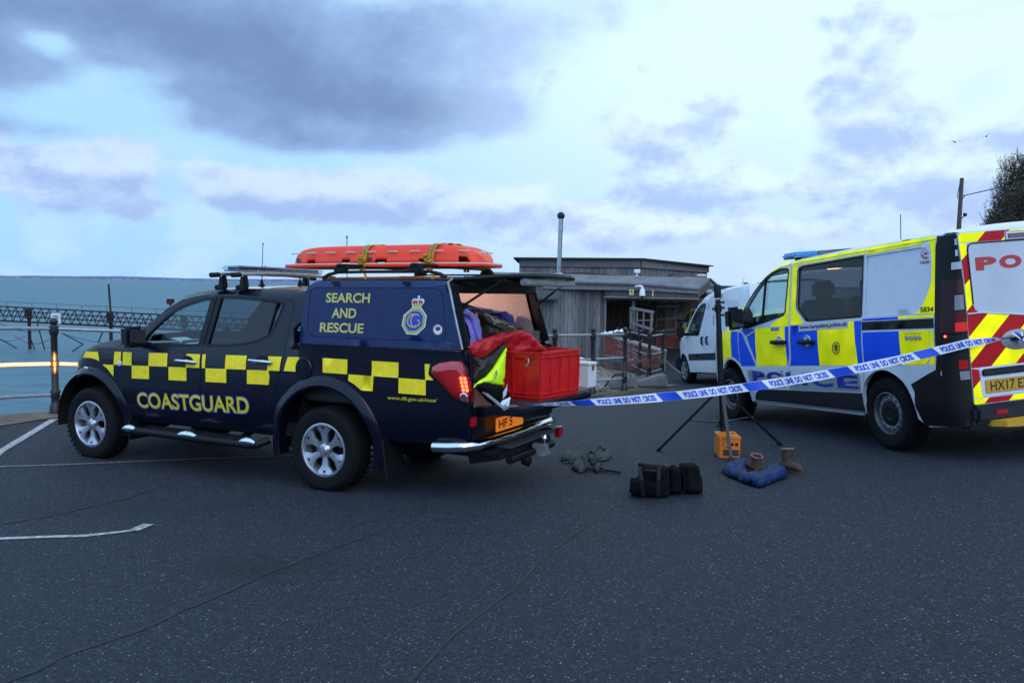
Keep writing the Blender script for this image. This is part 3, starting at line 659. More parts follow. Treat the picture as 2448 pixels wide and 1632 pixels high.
    quadslab(t, 'roof_edge', [at(1330, 655.2, 27.0), at(1330, 653, 27.0), at(1392, 651, 27.), at(1585, 666.5, 26.7), at(1608, 653.5, 26.9), at(1611, 656, 26.9), at(1587, 670, 26.7), at(1392, 654.5, 27.)], roofd, base, .12, Vector((0, 1, 0)))
    quadslab(t, 'roof', [at(1699, 664.5, 23.2), at(1717, 681.5, 23.8), at(1722, 684, 27), at(1702, 668, 27)], roofm, base, .04)
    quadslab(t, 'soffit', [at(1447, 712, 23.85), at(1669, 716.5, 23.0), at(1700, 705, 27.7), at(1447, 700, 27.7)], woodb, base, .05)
    # clerestory block
    yc = 27.4; zt = EYE + .87; c0 = Vector((*pxy(1526, yc), 0)); e1 = Vector((.93, -.36, 0)).normalized(); e2 = Vector((.405, .914, 0)).normalized()
    l0 = Vector((*pxy(1239, 28.3), 0)); r0 = Vector((*pxy(1686, 35.5), 0))
    for A, B_, nm in ((l0, c0, Vector((0, -1, 0))), (c0, r0, Vector(((r0 - c0).y, -(r0 - c0).x, 0)).normalized())):
        w = .115 if A is l0 else .17
        q = quadslab(t, 'wall', [A + Vector((0, 0, zt)), B_ + Vector((0, 0, zt)), B_ + Vector((0, 0, EYE - .6)), A + Vector((0, 0, EYE - .6))], wood, base, .1, -nm)
        plank_run(t, A.xy, B_.xy, zt - .24, zt - .24, EYE - .5, w, wood, nm.xy, base)
        quadslab(t, 'fascia', [A + nm * .09 + Vector((0, 0, zt)), B_ + nm * .09 + Vector((0, 0, zt)), B_ + nm * .09 + Vector((0, 0, zt - .26)), A + nm * .09 + Vector((0, 0, zt - .26))], wood, base, .05, -nm)
    top = Vector((0, 0, zt + .045)); quadslab(t, 'roof', [l0 + Vector((-.2, -.2, 0)) + top, c0 + Vector((.1, -.2, 0)) + top, r0 + Vector((.25, -.1, 0)) + top, r0 + Vector((-4, 3, 0)) + top, l0 + Vector((0, 6, 0)) + top], roofd, base, .05)
    # rafters / braces under the canopy
    for (u, v) in (((690, 360), (600, 432)), ((815, 360), (735, 432)), ((940, 362), (865, 425)), ((1048, 368), (985, 418))):
        MB().bar(at(*zc(*u), 23.4) - base, at(*zc(*v), 25.2) - base, .07, .07).build('brace', woodf, t, False)
    MB().bar(at(*zc(462, 345), 23.9) - base, at(*zc(462, 760), 23.9) - base, .09, .09).build('post', woodf, t, False)
    MB().box(at(1292, 705, 23.75) - base, (1.12, .28, .27)).build('awning_box', mat('green_grey_awning', (.06, .085, .085), .6), t, False, bevel=.03)
    # lean-to roof continuing right
    quadslab(t, 'roof', [at(1700, 683, 26), at(1700, 691, 26), at(1762, 693, 30), at(1797, 690.5, 33), at(1797, 686, 33)], roofd, base, .5, Vector((0, 1, 0)))
    MB().cyl(at(1783, 690, 31) - base, at(1783, 679, 31) - base, .055, 10).lathe([(.02, 0), (.1, .02), (.1, .06), (.02, .08)], at(1783, 680, 31) - base, n=10).build('roof_vent', dgrey, t)
    MB().cyl(at(1771, 686, 30) - base, at(1779.5, 663.5, 30) - base, .006, 5).build('aerial', dgrey, t)
    return t
cafe()
fl = thing('flue_pipe', 'tall shiny steel flue pipe with black ball cowl on the timber roof', 'chimney', at(1336, 656, 25.6)); b0 = Vector(fl.location)
steel = mat('stainless_flue', (.34, .36, .38), .25, metal=.85, var=.15, vscale=6)
p0, p1 = Vector((0, 0, 0)), at(1341, 522, 25.6) - b0
for k, (u, v) in enumerate(((0, .30), (.30, .78), (.78, 1))): MB().cyl(p0.lerp(p1, u), p0.lerp(p1, v - .004), .074 - .004 * (k == 1), 18).build('pipe_section', steel, fl)
for u in (.30, .78): MB().lathe([(.074, -.015), (.08, -.01), (.08, .01), (.074, .015)], p0.lerp(p1, u), p1, 18).build('joint_band', steel, fl)
MB().lathe([(.08, -.05), (.15, -.03), (.10, .05), (.08, .06)], p0, (0, 0, 1), 18).build('flashing', galv, fl)
MB().lathe([(.118 * math.sin(math.pi * (i + .5) / 12), -.118 * math.cos(math.pi * (i + .5) / 12)) for i in range(12)], p1 + Vector((0, 0, .075)), (0, 0, 1), 18).build('cowl', mat('sooty_cowl', (.008, .009, .010), .7, var=.4, vscale=40, bump=.5, bscale=120), fl)
# cctv, floodlight, signs
cc = thing('security_camera', 'white dome security camera hanging from a bracket on the fascia', 'camera', at(*zc(565, 225), 23.2)); b0 = Vector(cc.location)
MB().tube([at(*zc(488, 222), 23.35) - b0, at(*zc(540, 215), 23.2) - b0, at(*zc(568, 225), 23.15) - b0, at(*zc(568, 262), 23.15) - b0], .035, 10).build('bracket', whitep, cc)
MB().lathe([(.03, .14), (.075, .05), (.085, -.05), (.09, -.09)], at(*zc(566, 290), 23.15) - b0, n=16).build('housing', whitep, cc)
MB().lathe([(.07, .0), (.06, -.03), (.03, -.055), (.002, -.06)], at(*zc(566, 328), 23.15) - b0, n=16).build('dome', blackp, cc)
fd = thing('flood_lamp', 'white box lamp on a stem at the clerestory corner', 'lamp', at(*zc(505, 40), 26.6)); b0 = Vector(fd.location)
MB().box((0, 0, 0), (.19, .14, .12)).build('housing', whitep, fd, False, bevel=.012); MB().bar((0, 0, -.06), (0, 0, -.25), .045, .045).box((-.05, 0, -.16), (.08, .03, .03)).build('stem', whitep, fd, False)
sb = MB().box((0, 0, 0), (.4, .3, .1)).build('alarm_box', whitep, None, False, bevel=.02); sb.location = at(*zc(1248, 88), 34); tag(sb, 'small white box at the far end of the clerestory wall', 'box')
ysg = mat('pale_yellow_sign', (.55, .56, .30), .5)
s1 = MB().box((0, 0, 0), (.125, .01, .16)).build('cctv_sign', ysg, None, False); s1.location = at(*zc(440, 287), 23.36); tag(s1, 'pale yellow warning sign with a black triangle on the fascia', 'sign')
MB().prism([(-.045, .01), (.045, .01), (0, .07)], lambda x, z: (x, -.006, z), lambda x, z: (x, -.009, z)).build('triangle', dgrey, s1, False)
for k in range(3): MB().box((0, -.007, -.02 - k * .018), (.085, .003, .007)).build('printed_line', dgrey, s1, False)
s2 = MB().box((0, 0, 0), (.04, .01, .17)).build('strip_sign', ysg, None, False); s2.location = at(*zc(688, 298), 23.1); tag(s2, 'narrow pale yellow strip sign on the fascia boards', 'sign')
for k in range(4): MB().box((0, -.007, .06 - k * .04), (.018, .003, .02)).build('printed_line', dgrey, s2, False)
# trellis fences at the entrance
def trellis(label, members, y):
    t = thing('trellis_fence', label, 'fence', at(*zc(*members[0][0]), y(members[0][0][0]))); b0 = Vector(t.location)
    for u, v, w, nm in members: MB().bar(at(*zc(*u), y(u[0])) - b0, at(*zc(*v), y(v[0])) - b0, w, w * .6).build(nm, woodf, t, False)
trellis('grey timber trellis panel beside the dark entrance, nearest the wall', [((440, 470), (690, 520), .10, 'rail'), ((440, 642), (680, 722), .09, 'rail'), ((430, 460), (428, 765), .10, 'post'), ((505, 480), (500, 745), .08, 'post'), ((584, 492), (576, 735), .08, 'post'), ((678, 505), (665, 745), .10, 'post'), ((495, 616), (690, 612), .05, 'slat')], lambda a: 23.6 - (a - 440) * .0028)
trellis('long grey timber rail fence above the brick terrace', [((480, 458), (992, 448), .10, 'rail'), ((690, 610), (990, 585), .09, 'rail'), ((700, 748), (975, 716), .10, 'rail'), ((733, 470), (728, 745), .09, 'post'), ((860, 465), (855, 735), .06, 'post'), ((964, 460), (962, 722), .08, 'post'), ((896, 500), (896, 590), .05, 'slat'), ((785, 540), (785, 600), .05, 'slat'), ((935, 500), (935, 590), .05, 'slat'), ((1008, 530), (1008, 610), .08, 'post')], lambda a: 29.6 + (a - 480) * .0015)
# brick walls
def brickwall(label, A, B_, h0, h1, thick=.22, course=.075, bl=.225):
    A = Vector(A); B_ = Vector(B_); L = (B_ - A).length; d = (B_ - A) / L; nn = Vector((d.y, -d.x)); t = thing('brick_wall', label, 'wall', (A.x, A.y, G(A.x, A.y))); b0 = Vector(t.location)
    Rm = Matrix(((d.x, nn.x, 0), (d.y, nn.y, 0), (0, 0, 1))); rows = int(max(h0, h1) / course); rr = random.Random(4)
    gz = lambda s: G(*(A + d * s)) - b0.z
    b = MB(); n = 8
    for k in range(n):
        s0, s1 = L * k / n, L * (k + 1) / n; sm = (s0 + s1) / 2; h = h0 + (h1 - h0) * sm / L; p = A + d * sm + nn * (thick / 2 - .012) * -1
        b.box((p.x - b0.x, p.y - b0.y, gz(sm) + h / 2 - .1), (s1 - s0, thick, h + .15), Rm)
    b.build('mortar_core', mortar, t, False)
    for r in range(rows):
        s = -(bl / 2) * (r % 2)
        while s < L:
            a, c = max(s, 0), min(s + bl - .012, L); sm = (a + c) / 2; h = h0 + (h1 - h0) * sm / L; z = (r + .5) * course
            if c - a > .03 and z < h - .01:
                p = A + d * sm + nn * .004
                MB().box((p.x - b0.x, p.y - b0.y, gz(min(max(sm, 0), L)) + z), (c - a, .035 + rr.uniform(-.004, .004), course - .012), Rm).build('brick', brickm, t, False)
            s += bl
    cp = MB(); pa = A - nn * .1; pb = B_ - nn * .1
    cp.bar((pa.x - b0.x, pa.y - b0.y, gz(0) + h0 + .0), (pb.x - b0.x, pb.y - b0.y, gz(L) + h1 + .0), .27, .045); cp.build('coping', mat('pale_coping', (.24, .22, .22), .8, var=.2), t, False)
brickwall('sloping red brick ramp wall with pale coping behind the short railing', pxy(1446, 22.9), pxy(1580, 21.0), .93, .56)
brickwall('low red brick terrace wall beyond the ramp', pxy(1540, 30.2), pxy(1634, 31.2), .54, .50)
# shingle, logs, hull, netting, cloth
peb = mat('beach_pebbles', (.12, .09, .075), .8, col2=(.34, .29, .26), vscale=22)
def shingle():
    b = MB(); rr = random.Random(8); cube = [(1, 0, 0), (-1, 0, 0), (0, 1, 0), (0, -1, 0), (0, 0, 1), (0, 0, -.4)]; fs = [(0, 2, 4), (2, 1, 4), (1, 3, 4), (3, 0, 4), (2, 0, 5), (1, 2, 5), (3, 1, 5), (0, 3, 5)]
    for k in range(5200):
        y = rr.uniform(15.6, 23.3); x = rr.uniform(-.9, min(2.5, .2 + (y - 14) * .9)); r = rr.uniform(.015, .05); a = rr.uniform(0, 3)
        if x > 1.9 and y < 17: continue
        z = G(x, y) + .012 + rr.uniform(0, .05) + .10 * max(0, 1 - abs(x - .9) / 1.4)
        b.add([(x + r * (p[0] * math.cos(a) - p[1] * math.sin(a)), y + r * (p[0] * math.sin(a) + p[1] * math.cos(a)), z + r * .7 * p[2]) for p in cube], fs)
    sheet('beach', [(-1.1, 15.0), (.4, 15.2), (1.0, 15.8), (1.75, 16.8), (2.4, 18.5), (2.3, 23.4), (-1.5, 23.4)], peb, .016, 'shingle bed behind the railing')
    tag(b.build('pebbles', peb, None, True, 80), 'loose brown and white beach pebbles behind the railing', kind='stuff')
shingle()
logm = mat('grey_driftwood', (.085, .085, .09), .85, col2=(.19, .19, .20), vscale=7, stretch=(1, 6, 6), bump=.4, bscale=20)
def logthing(label, profile, y, depth):
    t = thing('timber_log', label, 'log', at(*zc(*profile[0]), y)); b0 = Vector(t.location); vs = [at(*zc(*p), y) - b0 for p in profile]; n = len(vs)
    b = MB(); back = [v + Vector((.05, depth, .02)) for v in vs]; b.add(vs + back, [tuple(range(n)), tuple(range(2 * n - 1, n - 1, -1))] + [(i, (i + 1) % n, n + (i + 1) % n, n + i) for i in range(n)])
    b.build('beam', logm, t, False, bevel=.025)
    q = vs[len(vs) // 2]; MB().cyl(q + Vector((-.08, .1, .0)), q + Vector((-.08, .1, .03)), .02, 8).build('bolt', iron, t)
logthing('rough grey timber baulk lying behind the end railing post', [(40, 1440), (490, 1400), (505, 1360), (480, 1280), (390, 1285), (200, 1335), (60, 1400)], 16.7, .35)
logthing('wedge shaped grey timber baulk at the road edge', [(500, 1400), (640, 1398), (868, 1382), (872, 1350), (830, 1255), (740, 1272), (520, 1345)], 16.9, .35)
hm = mat('chalky_white_hull', (.50, .52, .56), .5, col2=(.72, .73, .76), vscale=3)
hl = thing('white_hull', 'rounded white plastic hull resting on the shingle behind the red crate', 'boat', at(1370, 905, 17.6)); 
def hullf(u, v):
    a = math.pi * v; x = -0.75 + 1.22 * u; w = .30 * (1 - .35 * u ** 3); s = (max(0, 1 - max(0, (u - .72) / .28) ** 2.2)) ** .5
    return (x, w * math.cos(a) * s + .2, .47 * (abs(math.sin(a)) ** .55) * s - .02)
MB().grid(hullf, 24, 16).build('shell', hm, hl); MB().tube([(-.75, -.11, .0), (.2, -.11, 0), (.42, 0, 0), (.5, .2, 0), (.3, .45, 0)], .02, 6).build('gunwale', hm, hl)
def strands(name, label, cat, m, cpx, cpy, y, n, r, L, th=.006):
    t = thing(name, label, cat, at(cpx, cpy, y)); rr = random.Random(n)
    b = MB()
    for k in range(n):
        p = Vector((rr.gauss(0, r[0]), rr.gauss(0, r[1]), abs(rr.gauss(0, r[2])) + .03)); pts = [p.copy()]
        d = Vector((rr.uniform(-1, 1), rr.uniform(-1, 1), rr.uniform(-.5, .6)))
        for q in range(6):
            d += Vector((rr.uniform(-.8, .8), rr.uniform(-.8, .8), rr.uniform(-.6, .5))); d.normalize(); p = p + d * L; p.z = max(p.z, .02); pts.append(p.copy())
        b.tube(pts, th, 4)
    b.build('tangle', m, t)
strands('fishing_net', 'tangled blue green fishing net piled by the brick wall', 'net', mat('teal_netting', (.03, .11, .13), .8), *zc(250, 1150), 20.5, 80, (.12, .12, .06), .035)
strands('rope_coil', 'thin pale rope draped on the short railing', 'rope', mat('pale_green_rope', (.16, .26, .24), .8), *zc(400, 1090), 20.2, 22, (.06, .05, .12), .09, .005)
def cloth_obj(name, label, cat, m, base, fn, nu=28, nv=20, parts=None):
    t = thing(name, label, cat, base); MB().grid(fn, nu, nv).build(parts or 'cloth', m, t, True, 80); return t
cloth_obj('plastic_sheet', 'crumpled white plastic sheet lying on the brick wall top', 'sheet', whitep, at(*zc(215, 800), 22.6),
          lambda u, v: ((u - .5) * .62, (v - .5) * .3, .04 + .10 * u + .09 * abs(noise.noise(Vector((u * 5, v * 4, 2)))) + .05 * noise.noise(Vector((u * 12, v * 9, 5)))))
# chain hanging on the railing
ch = thing('rope_line', 'dark rope slung from the railing down to the logs', 'rope', at(*zc(235, 1270), 15.9)); b0 = Vector(ch.location)
MB().tube([at(*zc(*p), 16.1) - b0 for p in ((350, 1240), (235, 1262), (170, 1330), (120, 1400), (60, 1460))], .018, 6).build('strand', rust, ch)

# ------------------------------------------------------------------ pole, bank, bushes, gulls
polem = mat('tarred_pole', (.06, .045, .035), .85, col2=(.13, .10, .08), vscale=4, stretch=(6, 6, 1))
zp = zoom((2200, 360), 7.13)
pt = at(*zp(710, 470), 45); up_ = thing('utility_pole', 'wooden utility pole with cable brackets behind the police van', 'pole', (pt.x - .1, 45, G(20, 45))); b0 = Vector(up_.location)
MB().tube([(0, 0, -.5), (pt - b0)], [.15, .10], 14).build('pole', polem, up_)
MB().tube([at(*zp(a, c), 44.8) - b0 for a, c in ((680, 520), (668, 600), (650, 690), (636, 760), (640, 820), (668, 800))], .02, 6).build('conduit', iron, up_)
MB().bar(at(*zp(725, 770), 45) - b0, at(*zp(755, 765), 45) - b0, .05, .05).bar(at(*zp(722, 825), 45) - b0, at(*zp(760, 772), 45) - b0, .03, .03).build('bracket', iron, up_, False)
MB().bar(at(*zp(700, 1165), 45) - b0, at(*zp(755, 1105), 45) - b0, .04, .04).lathe([(.02, -.1), (.11, -.06), (.09, .06), (.02, .1)], at(*zp(765, 1092), 45) - b0, (1, 0, .2), 10).build('insulator', iron, up_)
wr = thing('overhead_cable', 'overhead cable running right from the utility pole', 'cable', at(*zp(750, 768), 45)); b0 = Vector(wr.location)
A, B_ = at(*zp(750, 768), 45), at(2700, 330, 36); MB().tube([A.lerp(B_, k / 12) - b0 - Vector((0, 0, .9 * math.sin(math.pi * k / 12) * .3)) for k in range(13)], .025, 6).build('wire', iron, wr)
bankm = mat('bank_earth', (.02, .024, .012), .95, col2=(.05, .05, .03), vscale=.8, bump=.5, bscale=4)
b = MB()
def bankf(u, v):
    x = 17 + 60 * u; y = 16 + 80 * v; h = min(1, max(0, (x - 19.1 - (y - 34) * .45) / 4.2)); h = h * h * (3 - 2 * h); return (x, y, G(20, min(y, 60)) - .3 + h * (7.5 + 1.6 * noise.noise(Vector((x * .15, y * .15, 0)))) )
b.grid(bankf, 120, 100); tag(b.build('bank', bankm), 'overgrown earth bank on the right', kind='structure')
def unseen_cliff(u, v):  # unseen hillside, added and shaped to block low sky behind the viewpoint
    a = R(-12 - 150 * u); cx_, cy_ = 4, 6; r = 30 + 30 * v + 2.5 * noise.noise(Vector((u * 9, v * 3, 0))); h = (v / .45) if v < .45 else 1 + (v - .45) * .5
    return (cx_ + r * math.cos(a) * (1.05 if u < .5 else 1), cy_ + r * math.sin(a), -.8 + 3.2 * h * min(1, 4 * (1 - u) + .25) + 2.4 * noise.noise(Vector((u * 22, v * 9, 3))) * min(1, v * 4))
tag(MB().grid(unseen_cliff, 90, 30).build('unseen_cliff', mat('unseen_cliff_scrub', (.018, .022, .012), .95, col2=(.05, .045, .028), vscale=.35, bump=.6, bscale=2), None, True, 80), 'unseen dark wooded hillside added behind the viewpoint to block low sky', kind='structure')
leafm = mat('dark_scrub_leaves', (.022, .026, .010), .8, col2=(.060, .050, .022), vscale=1.2)
twigm = mat('bare_twigs', (.045, .032, .028), .9)
def bush(label, x, y, h, w, seed, group='scrub bushes on the bank'):
    rr = random.Random(seed); gz = bankf((x - 17) / 60, (y - 16) / 80)[2]
    t = thing('scrub_bush', label, 'bush', (x, y, gz), 0, group); br = MB(); lf = MB(); tw = MB()
    for k in range(16):
        a = rr.uniform(0, 6.28); pts = [Vector((rr.gauss(0, .12), rr.gauss(0, .12), 0))]; d = Vector((math.cos(a) * .5, math.sin(a) * .5, 1)); L = h * rr.uniform(.6, .95)
        for q in range(5):
            d += Vector((rr.uniform(-.3, .3), rr.uniform(-.3, .3), .12)); d.normalize(); pts.append(pts[-1] + d * L / 5)
        br.tube(pts, [.045, .04, .03, .02, .014, .008], 5)
    for k in range(700):
        a = rr.uniform(0, 6.28); rad = w * math.sqrt(rr.random()) * .55; z0 = h * (.25 + .55 * rr.random()) * (1 - .35 * (rad / (w * .55)) ** 2)
        p = Vector((math.cos(a) * rad, math.sin(a) * rad, z0)); d = Vector((math.cos(a) * .35 + rr.uniform(-.3, .3), math.sin(a) * .35 + rr.uniform(-.3, .3), 1)).normalized(); L = rr.uniform(.3, .75)
        q = p + d * L * .5; r_ = q + (d + Vector((rr.uniform(-.3, .3), rr.uniform(-.3, .3), .1))).normalized() * L * .5
        tw.tube([p, q, r_], [.010, .007, .003], 3, cap=False)
        for c in range(9):
            s = rr.random(); c0 = (p.lerp(q, s * 2) if s < .5 else q.lerp(r_, s * 2 - 1)) + Vector((rr.gauss(0, .05), rr.gauss(0, .05), rr.gauss(0, .05)))
            if s > .75 and rr.random() < .75: continue
            u = Vector((rr.gauss(0, 1), rr.gauss(0, 1), rr.gauss(0, 1))).normalized() * rr.uniform(.02, .045); v = u.orthogonal().normalized() * rr.uniform(.015, .03)
            lf.add([c0 - u, c0 + v, c0 + u, c0 - v], [(0, 1, 2, 3)])
    for k in range(7000):
        a = rr.uniform(0, 6.28); e = rr.random() ** .5; rad = w * .52 * e; z0 = h * rr.uniform(.05, .88) * (1 - .3 * e * e); c0 = Vector((math.cos(a) * rad, math.sin(a) * rad, z0)); c0 *= 1 + .30 * noise.noise(c0 * 1.3 + Vector((seed, 0, 0)))
        u = Vector((rr.gauss(0, 1), rr.gauss(0, 1), rr.gauss(0, 1))).normalized() * rr.uniform(.03, .06) * (2.2 if e < .8 and k % 3 == 0 else 1); v = u.orthogonal().normalized() * rr.uniform(.02, .04) * (2.2 if e < .8 and k % 3 == 0 else 1)
        lf.add([c0 - u, c0 + v, c0 + u, c0 - v], [(0, 1, 2, 3)])
    br.build('branches', twigm, t); tw.build('twigs', twigm, t); lf.build('foliage', leafm, t, False)
for k, (px, py, y, w) in enumerate(((2322, 540, 34, 1.6), (2345, 520, 35, 1.8), (2372, 498, 34.5, 2.0), (2392, 470, 36, 2.2), (2418, 440, 35, 2.3), (2446, 408, 36, 2.6), (2490, 380, 35, 3.2), (2355, 545, 32, 1.8), (2400, 520, 32, 2.2), (2440, 490, 32, 2.6), (2480, 460, 32, 2.8))):
    tp = at(px, py, y); gz = bankf((tp.x - 17) / 60, (y - 16) / 80)[2]
    bush(['low twiggy scrub bush at the left foot of the bank, beside the pole', 'small twiggy bush second from the utility pole', 'twiggy bush third from the utility pole', 'taller bare topped bush fourth from the utility pole', 'tall bush with bare twigs near the cable', 'tallest bush with bare twigs at the right picture edge', 'broad bush cut by the right picture edge',
          'dense low bush in front of the pole end of the scrub', 'dense bush just above the van rear roof', 'dense bush in front below the cable', 'dense bush in front at the right picture edge'][k], tp.x + (.25 if k < 3 or k == 7 else .75), y, max(1.1, (tp.z - gz) * .66), w * (1.5 if k < 3 or k == 7 else 1.2), 20 + k)
gm = mat('gull_grey', (.20, .22, .26), .8)
def gull(px, py, y, span, tilt, label):
    t = thing('gull', label, 'bird', at(px, py, y)); s = span / 2
    MB().lathe([(.001, -.22), (.05, -.12), (.065, 0), (.045, .13), (.025, .18), (.001, .23)], (0, 0, 0), (.3, 1, .05), 8).build('body', gm, t)
    for sg_ in (-1, 1):
        def w(u, v, sg_=sg_): c = .17 * (1 - .7 * u); return (sg_ * (.04 + s * u), .05 + (v - .5) * c - .08 * u, .02 + s * (.42 * math.sin(u * 2.4) - .16 * u) * .6 + sg_ * tilt * u + .012 * math.sin(math.pi * v))
        MB().grid(w, 8, 3).build('wing', gm, t)
gull(2283.5, 340, 62, .72, 0, 'gull gliding above the police van roof, lower left of the two')
gull(2358, 326, 62, .5, .16, 'small banking gull, upper right of the two')

# ================================================================== VEHICLE HELPERS
def veh_matrix(x, y, a, wb, dz=0.):
    xc = max(-6.6, min(6.0, x)); yc = max(-2., min(18., y)); inside = y <= 18
    gx = Q[1] + 2 * Q[3] * xc + Q[4] * yc; gy = (Q[2] + Q[4] * xc + 2 * Q[5] * yc) if inside else -.022
    n = Vector((-gx, -gy, 1)).normalized(); f = Vector((math.cos(a), math.sin(a), 0)); f = (f - n * f.dot(n)).normalized(); l = n.cross(f)
    o = Vector((x, y, G(x, y) + dz)) - f * (wb / 2)
    return Matrix(((f.x, l.x, n.x, o.x), (f.y, l.y, n.y, o.y), (f.z, l.z, n.z, o.z), (0, 0, 0, 1)))
def polydist(x, z, P):
    d = 9
    for (ax, az), (bx, bz) in zip(P[:-1], P[1:]):
        vx, vz = bx - ax, bz - az; L2 = vx * vx + vz * vz; u = max(0, min(1, ((x - ax) * vx + (z - az) * vz) / L2)); d = min(d, math.hypot(x - ax - vx * u, z - az - vz * u))
    return d
def shoulder(d, r): return 0 if d >= r else r * (1 - math.sqrt(max(0, 1 - (1 - d / r) ** 2)))
def tyre(wp, cx, y, R_, w, m=rubber, rim=.23):
    # y: outer face; axis along +-y
    s = 1 if y > 0 else -1
    prof = [(rim, -w + .02), (rim + .03, -w), (R_ - .045, -w - .004), (R_ - .015, -w + .02), (R_, -w + .045), (R_, -.045), (R_ - .015, -.02), (R_ - .045, .004), (rim + .06, .006), (rim + .03, 0), (rim, -.015), (rim - .012, -.03)]
    b = MB().lathe(prof, (cx, y, R_), (0, s, 0), 64, cap=False)
    for k in range(44):                                   # shoulder tread blocks
        a = 2 * math.pi * k / 44; c, sn = math.cos(a), math.sin(a)
        for off in (-.035, -w + .035):
            Rm = Matrix(((c, 0, -sn), (0, 1, 0), (sn, 0, c))); b.box((cx + (R_ + .001) * c, y + s * off, R_ + (R_ + .001) * sn), (.004, .040, .022), Rm)
    return b.build('tyre', m, wp, True, 30)
def disc(m2, name, r0, r1, y0, y1, cx, cz, parent, m): ...

# ------------------------------------------------------------------ coastguard pickup
TM = veh_matrix(-2.6008778897820806, 8.564755231650576, 2.6905261481825047, 3.0)
T = thing('pickup_truck', 'dark navy double cab rescue pickup with yellow chequers, tailgate down and rear hatch open', 'pickup truck', mw=TM)
TOP = [(3.52, .70), (3.50, .77), (3.46, .87), (3.39, .98), (3.30, 1.075), (3.20, 1.135), (3.05, 1.185), (2.87, 1.225), (2.70, 1.25), (2.507, 1.268), (2.42, 1.31), (2.342, 1.378), (2.209, 1.503), (2.054, 1.625), (1.886, 1.705), (1.73, 1.742), (1.55, 1.762), (1.392, 1.77), (1.1, 1.776), (.888, 1.777), (.57, 1.772), (.36, 1.762)]
def ty(x, z):
    if z < .95: y = .872 - .10 * max(0, (.75 - z) / .4) ** 1.6
    else: y = .872 - .02 * (z - .95)
    beltstart = 1.12 + .02 * max(0, x - 1)
    if x > .33:
        y -= .30 * .03 * math.log1p(math.exp(min(30, (z - beltstart) / .03)))
        y -= shoulder(polydist(x, z, TOP), .085) * .9
    elif z > 1.05: y = .865
    if x > 2.9: y -= .30 * ((x - 2.9) / .7) ** 2.2
    y += .012 * math.exp(-((z - 1.085) / .02) ** 2) if False else 0
    return y
def tw(off=0.): return lambda x, z: (x, ty(x, z) + off, z)
def arc(cx, cz, r, a0, a1, n): return [(cx + r * math.cos(R(a0 + (a1 - a0) * k / n)), cz + r * math.sin(R(a0 + (a1 - a0) * k / n))) for k in range(n + 1)]
FD = [(1.452, .505), (1.466, .787), (1.446, 1.056), (1.452, 1.236), (1.418, 1.715), (1.55, 1.712), (1.72, 1.69), (1.88, 1.655), (2.04, 1.578), (2.19, 1.46), (2.33, 1.325), (2.42, 1.245), (2.50, 1.20), (2.515, 1.10), (2.523, .902), (2.50, .66), (2.46, .54), (2.40, .488)]
RD = [(1.440, .505), (1.454, .787), (1.434, 1.056), (1.440, 1.236), (1.404, 1.715), (1.2, 1.713), (.975, 1.703), (.72, 1.69), (.507, 1.675), (.466, 1.65), (.458, 1.60), (.462, 1.379), (.467, 1.16), (.531, .875), (.615, .678), (.66, .60), (.74, .545), (.89, .516)]
FW = [(2.205, 1.222), (1.51, 1.240), (1.478, 1.672), (1.56, 1.665), (1.677, 1.640), (1.80, 1.606), (1.936, 1.548), (2.05, 1.46), (2.13, 1.39), (2.215, 1.305), (2.235, 1.26)]
RW = [(1.395, 1.242), (1.2, 1.250), (1.005, 1.262), (.90, 1.278), (.802, 1.303), (.72, 1.335), (.662, 1.378), (.632, 1.44), (.582, 1.645), (.80, 1.668), (1.1, 1.686), (1.358, 1.692)]
def inset(poly, d):
    n = len(poly); out = []
    A = sum(poly[i][0] * poly[(i + 1) % n][1] - poly[(i + 1) % n][0] * poly[i][1] for i in range(n)); sg_ = 1 if A > 0 else -1
    for i in range(n):
        p, q, r = poly[i - 1], poly[i], poly[(i + 1) % n]
        e1 = Vector((q[0] - p[0], q[1] - p[1])); e2 = Vector((r[0] - q[0], r[1] - q[1]))
        if e1.length < 1e-7 or e2.length < 1e-7: out.append(q); continue
        e1.normalize(); e2.normalize(); nn = (Vector((-e1.y, e1.x)) + Vector((-e2.y, e2.x))) * sg_
        if nn.length < .3: out.append(q); continue
        nn.normalize(); k = 1 / max(.5, nn.dot(Vector((-e1.y, e1.x)) * sg_)); out.append((q[0] + nn.x * d * k, q[1] + nn.y * d * k))
    return out
BODY = [(3.44, .50), (3.54, .60)] + TOP + [(.335, 1.70), (.325, 1.29), (-1.36, 1.285), (-1.385, 1.24), (-1.43, .98), (-1.455, .88), (-1.43, .60), (-1.36, .52), (-.64, .50)] + arc(0, .41, .52, 172, 8, 16)[0:] + [(.60, .47), (2.44, .45)] + arc(3.0, .40, .49, 176, 8, 16)
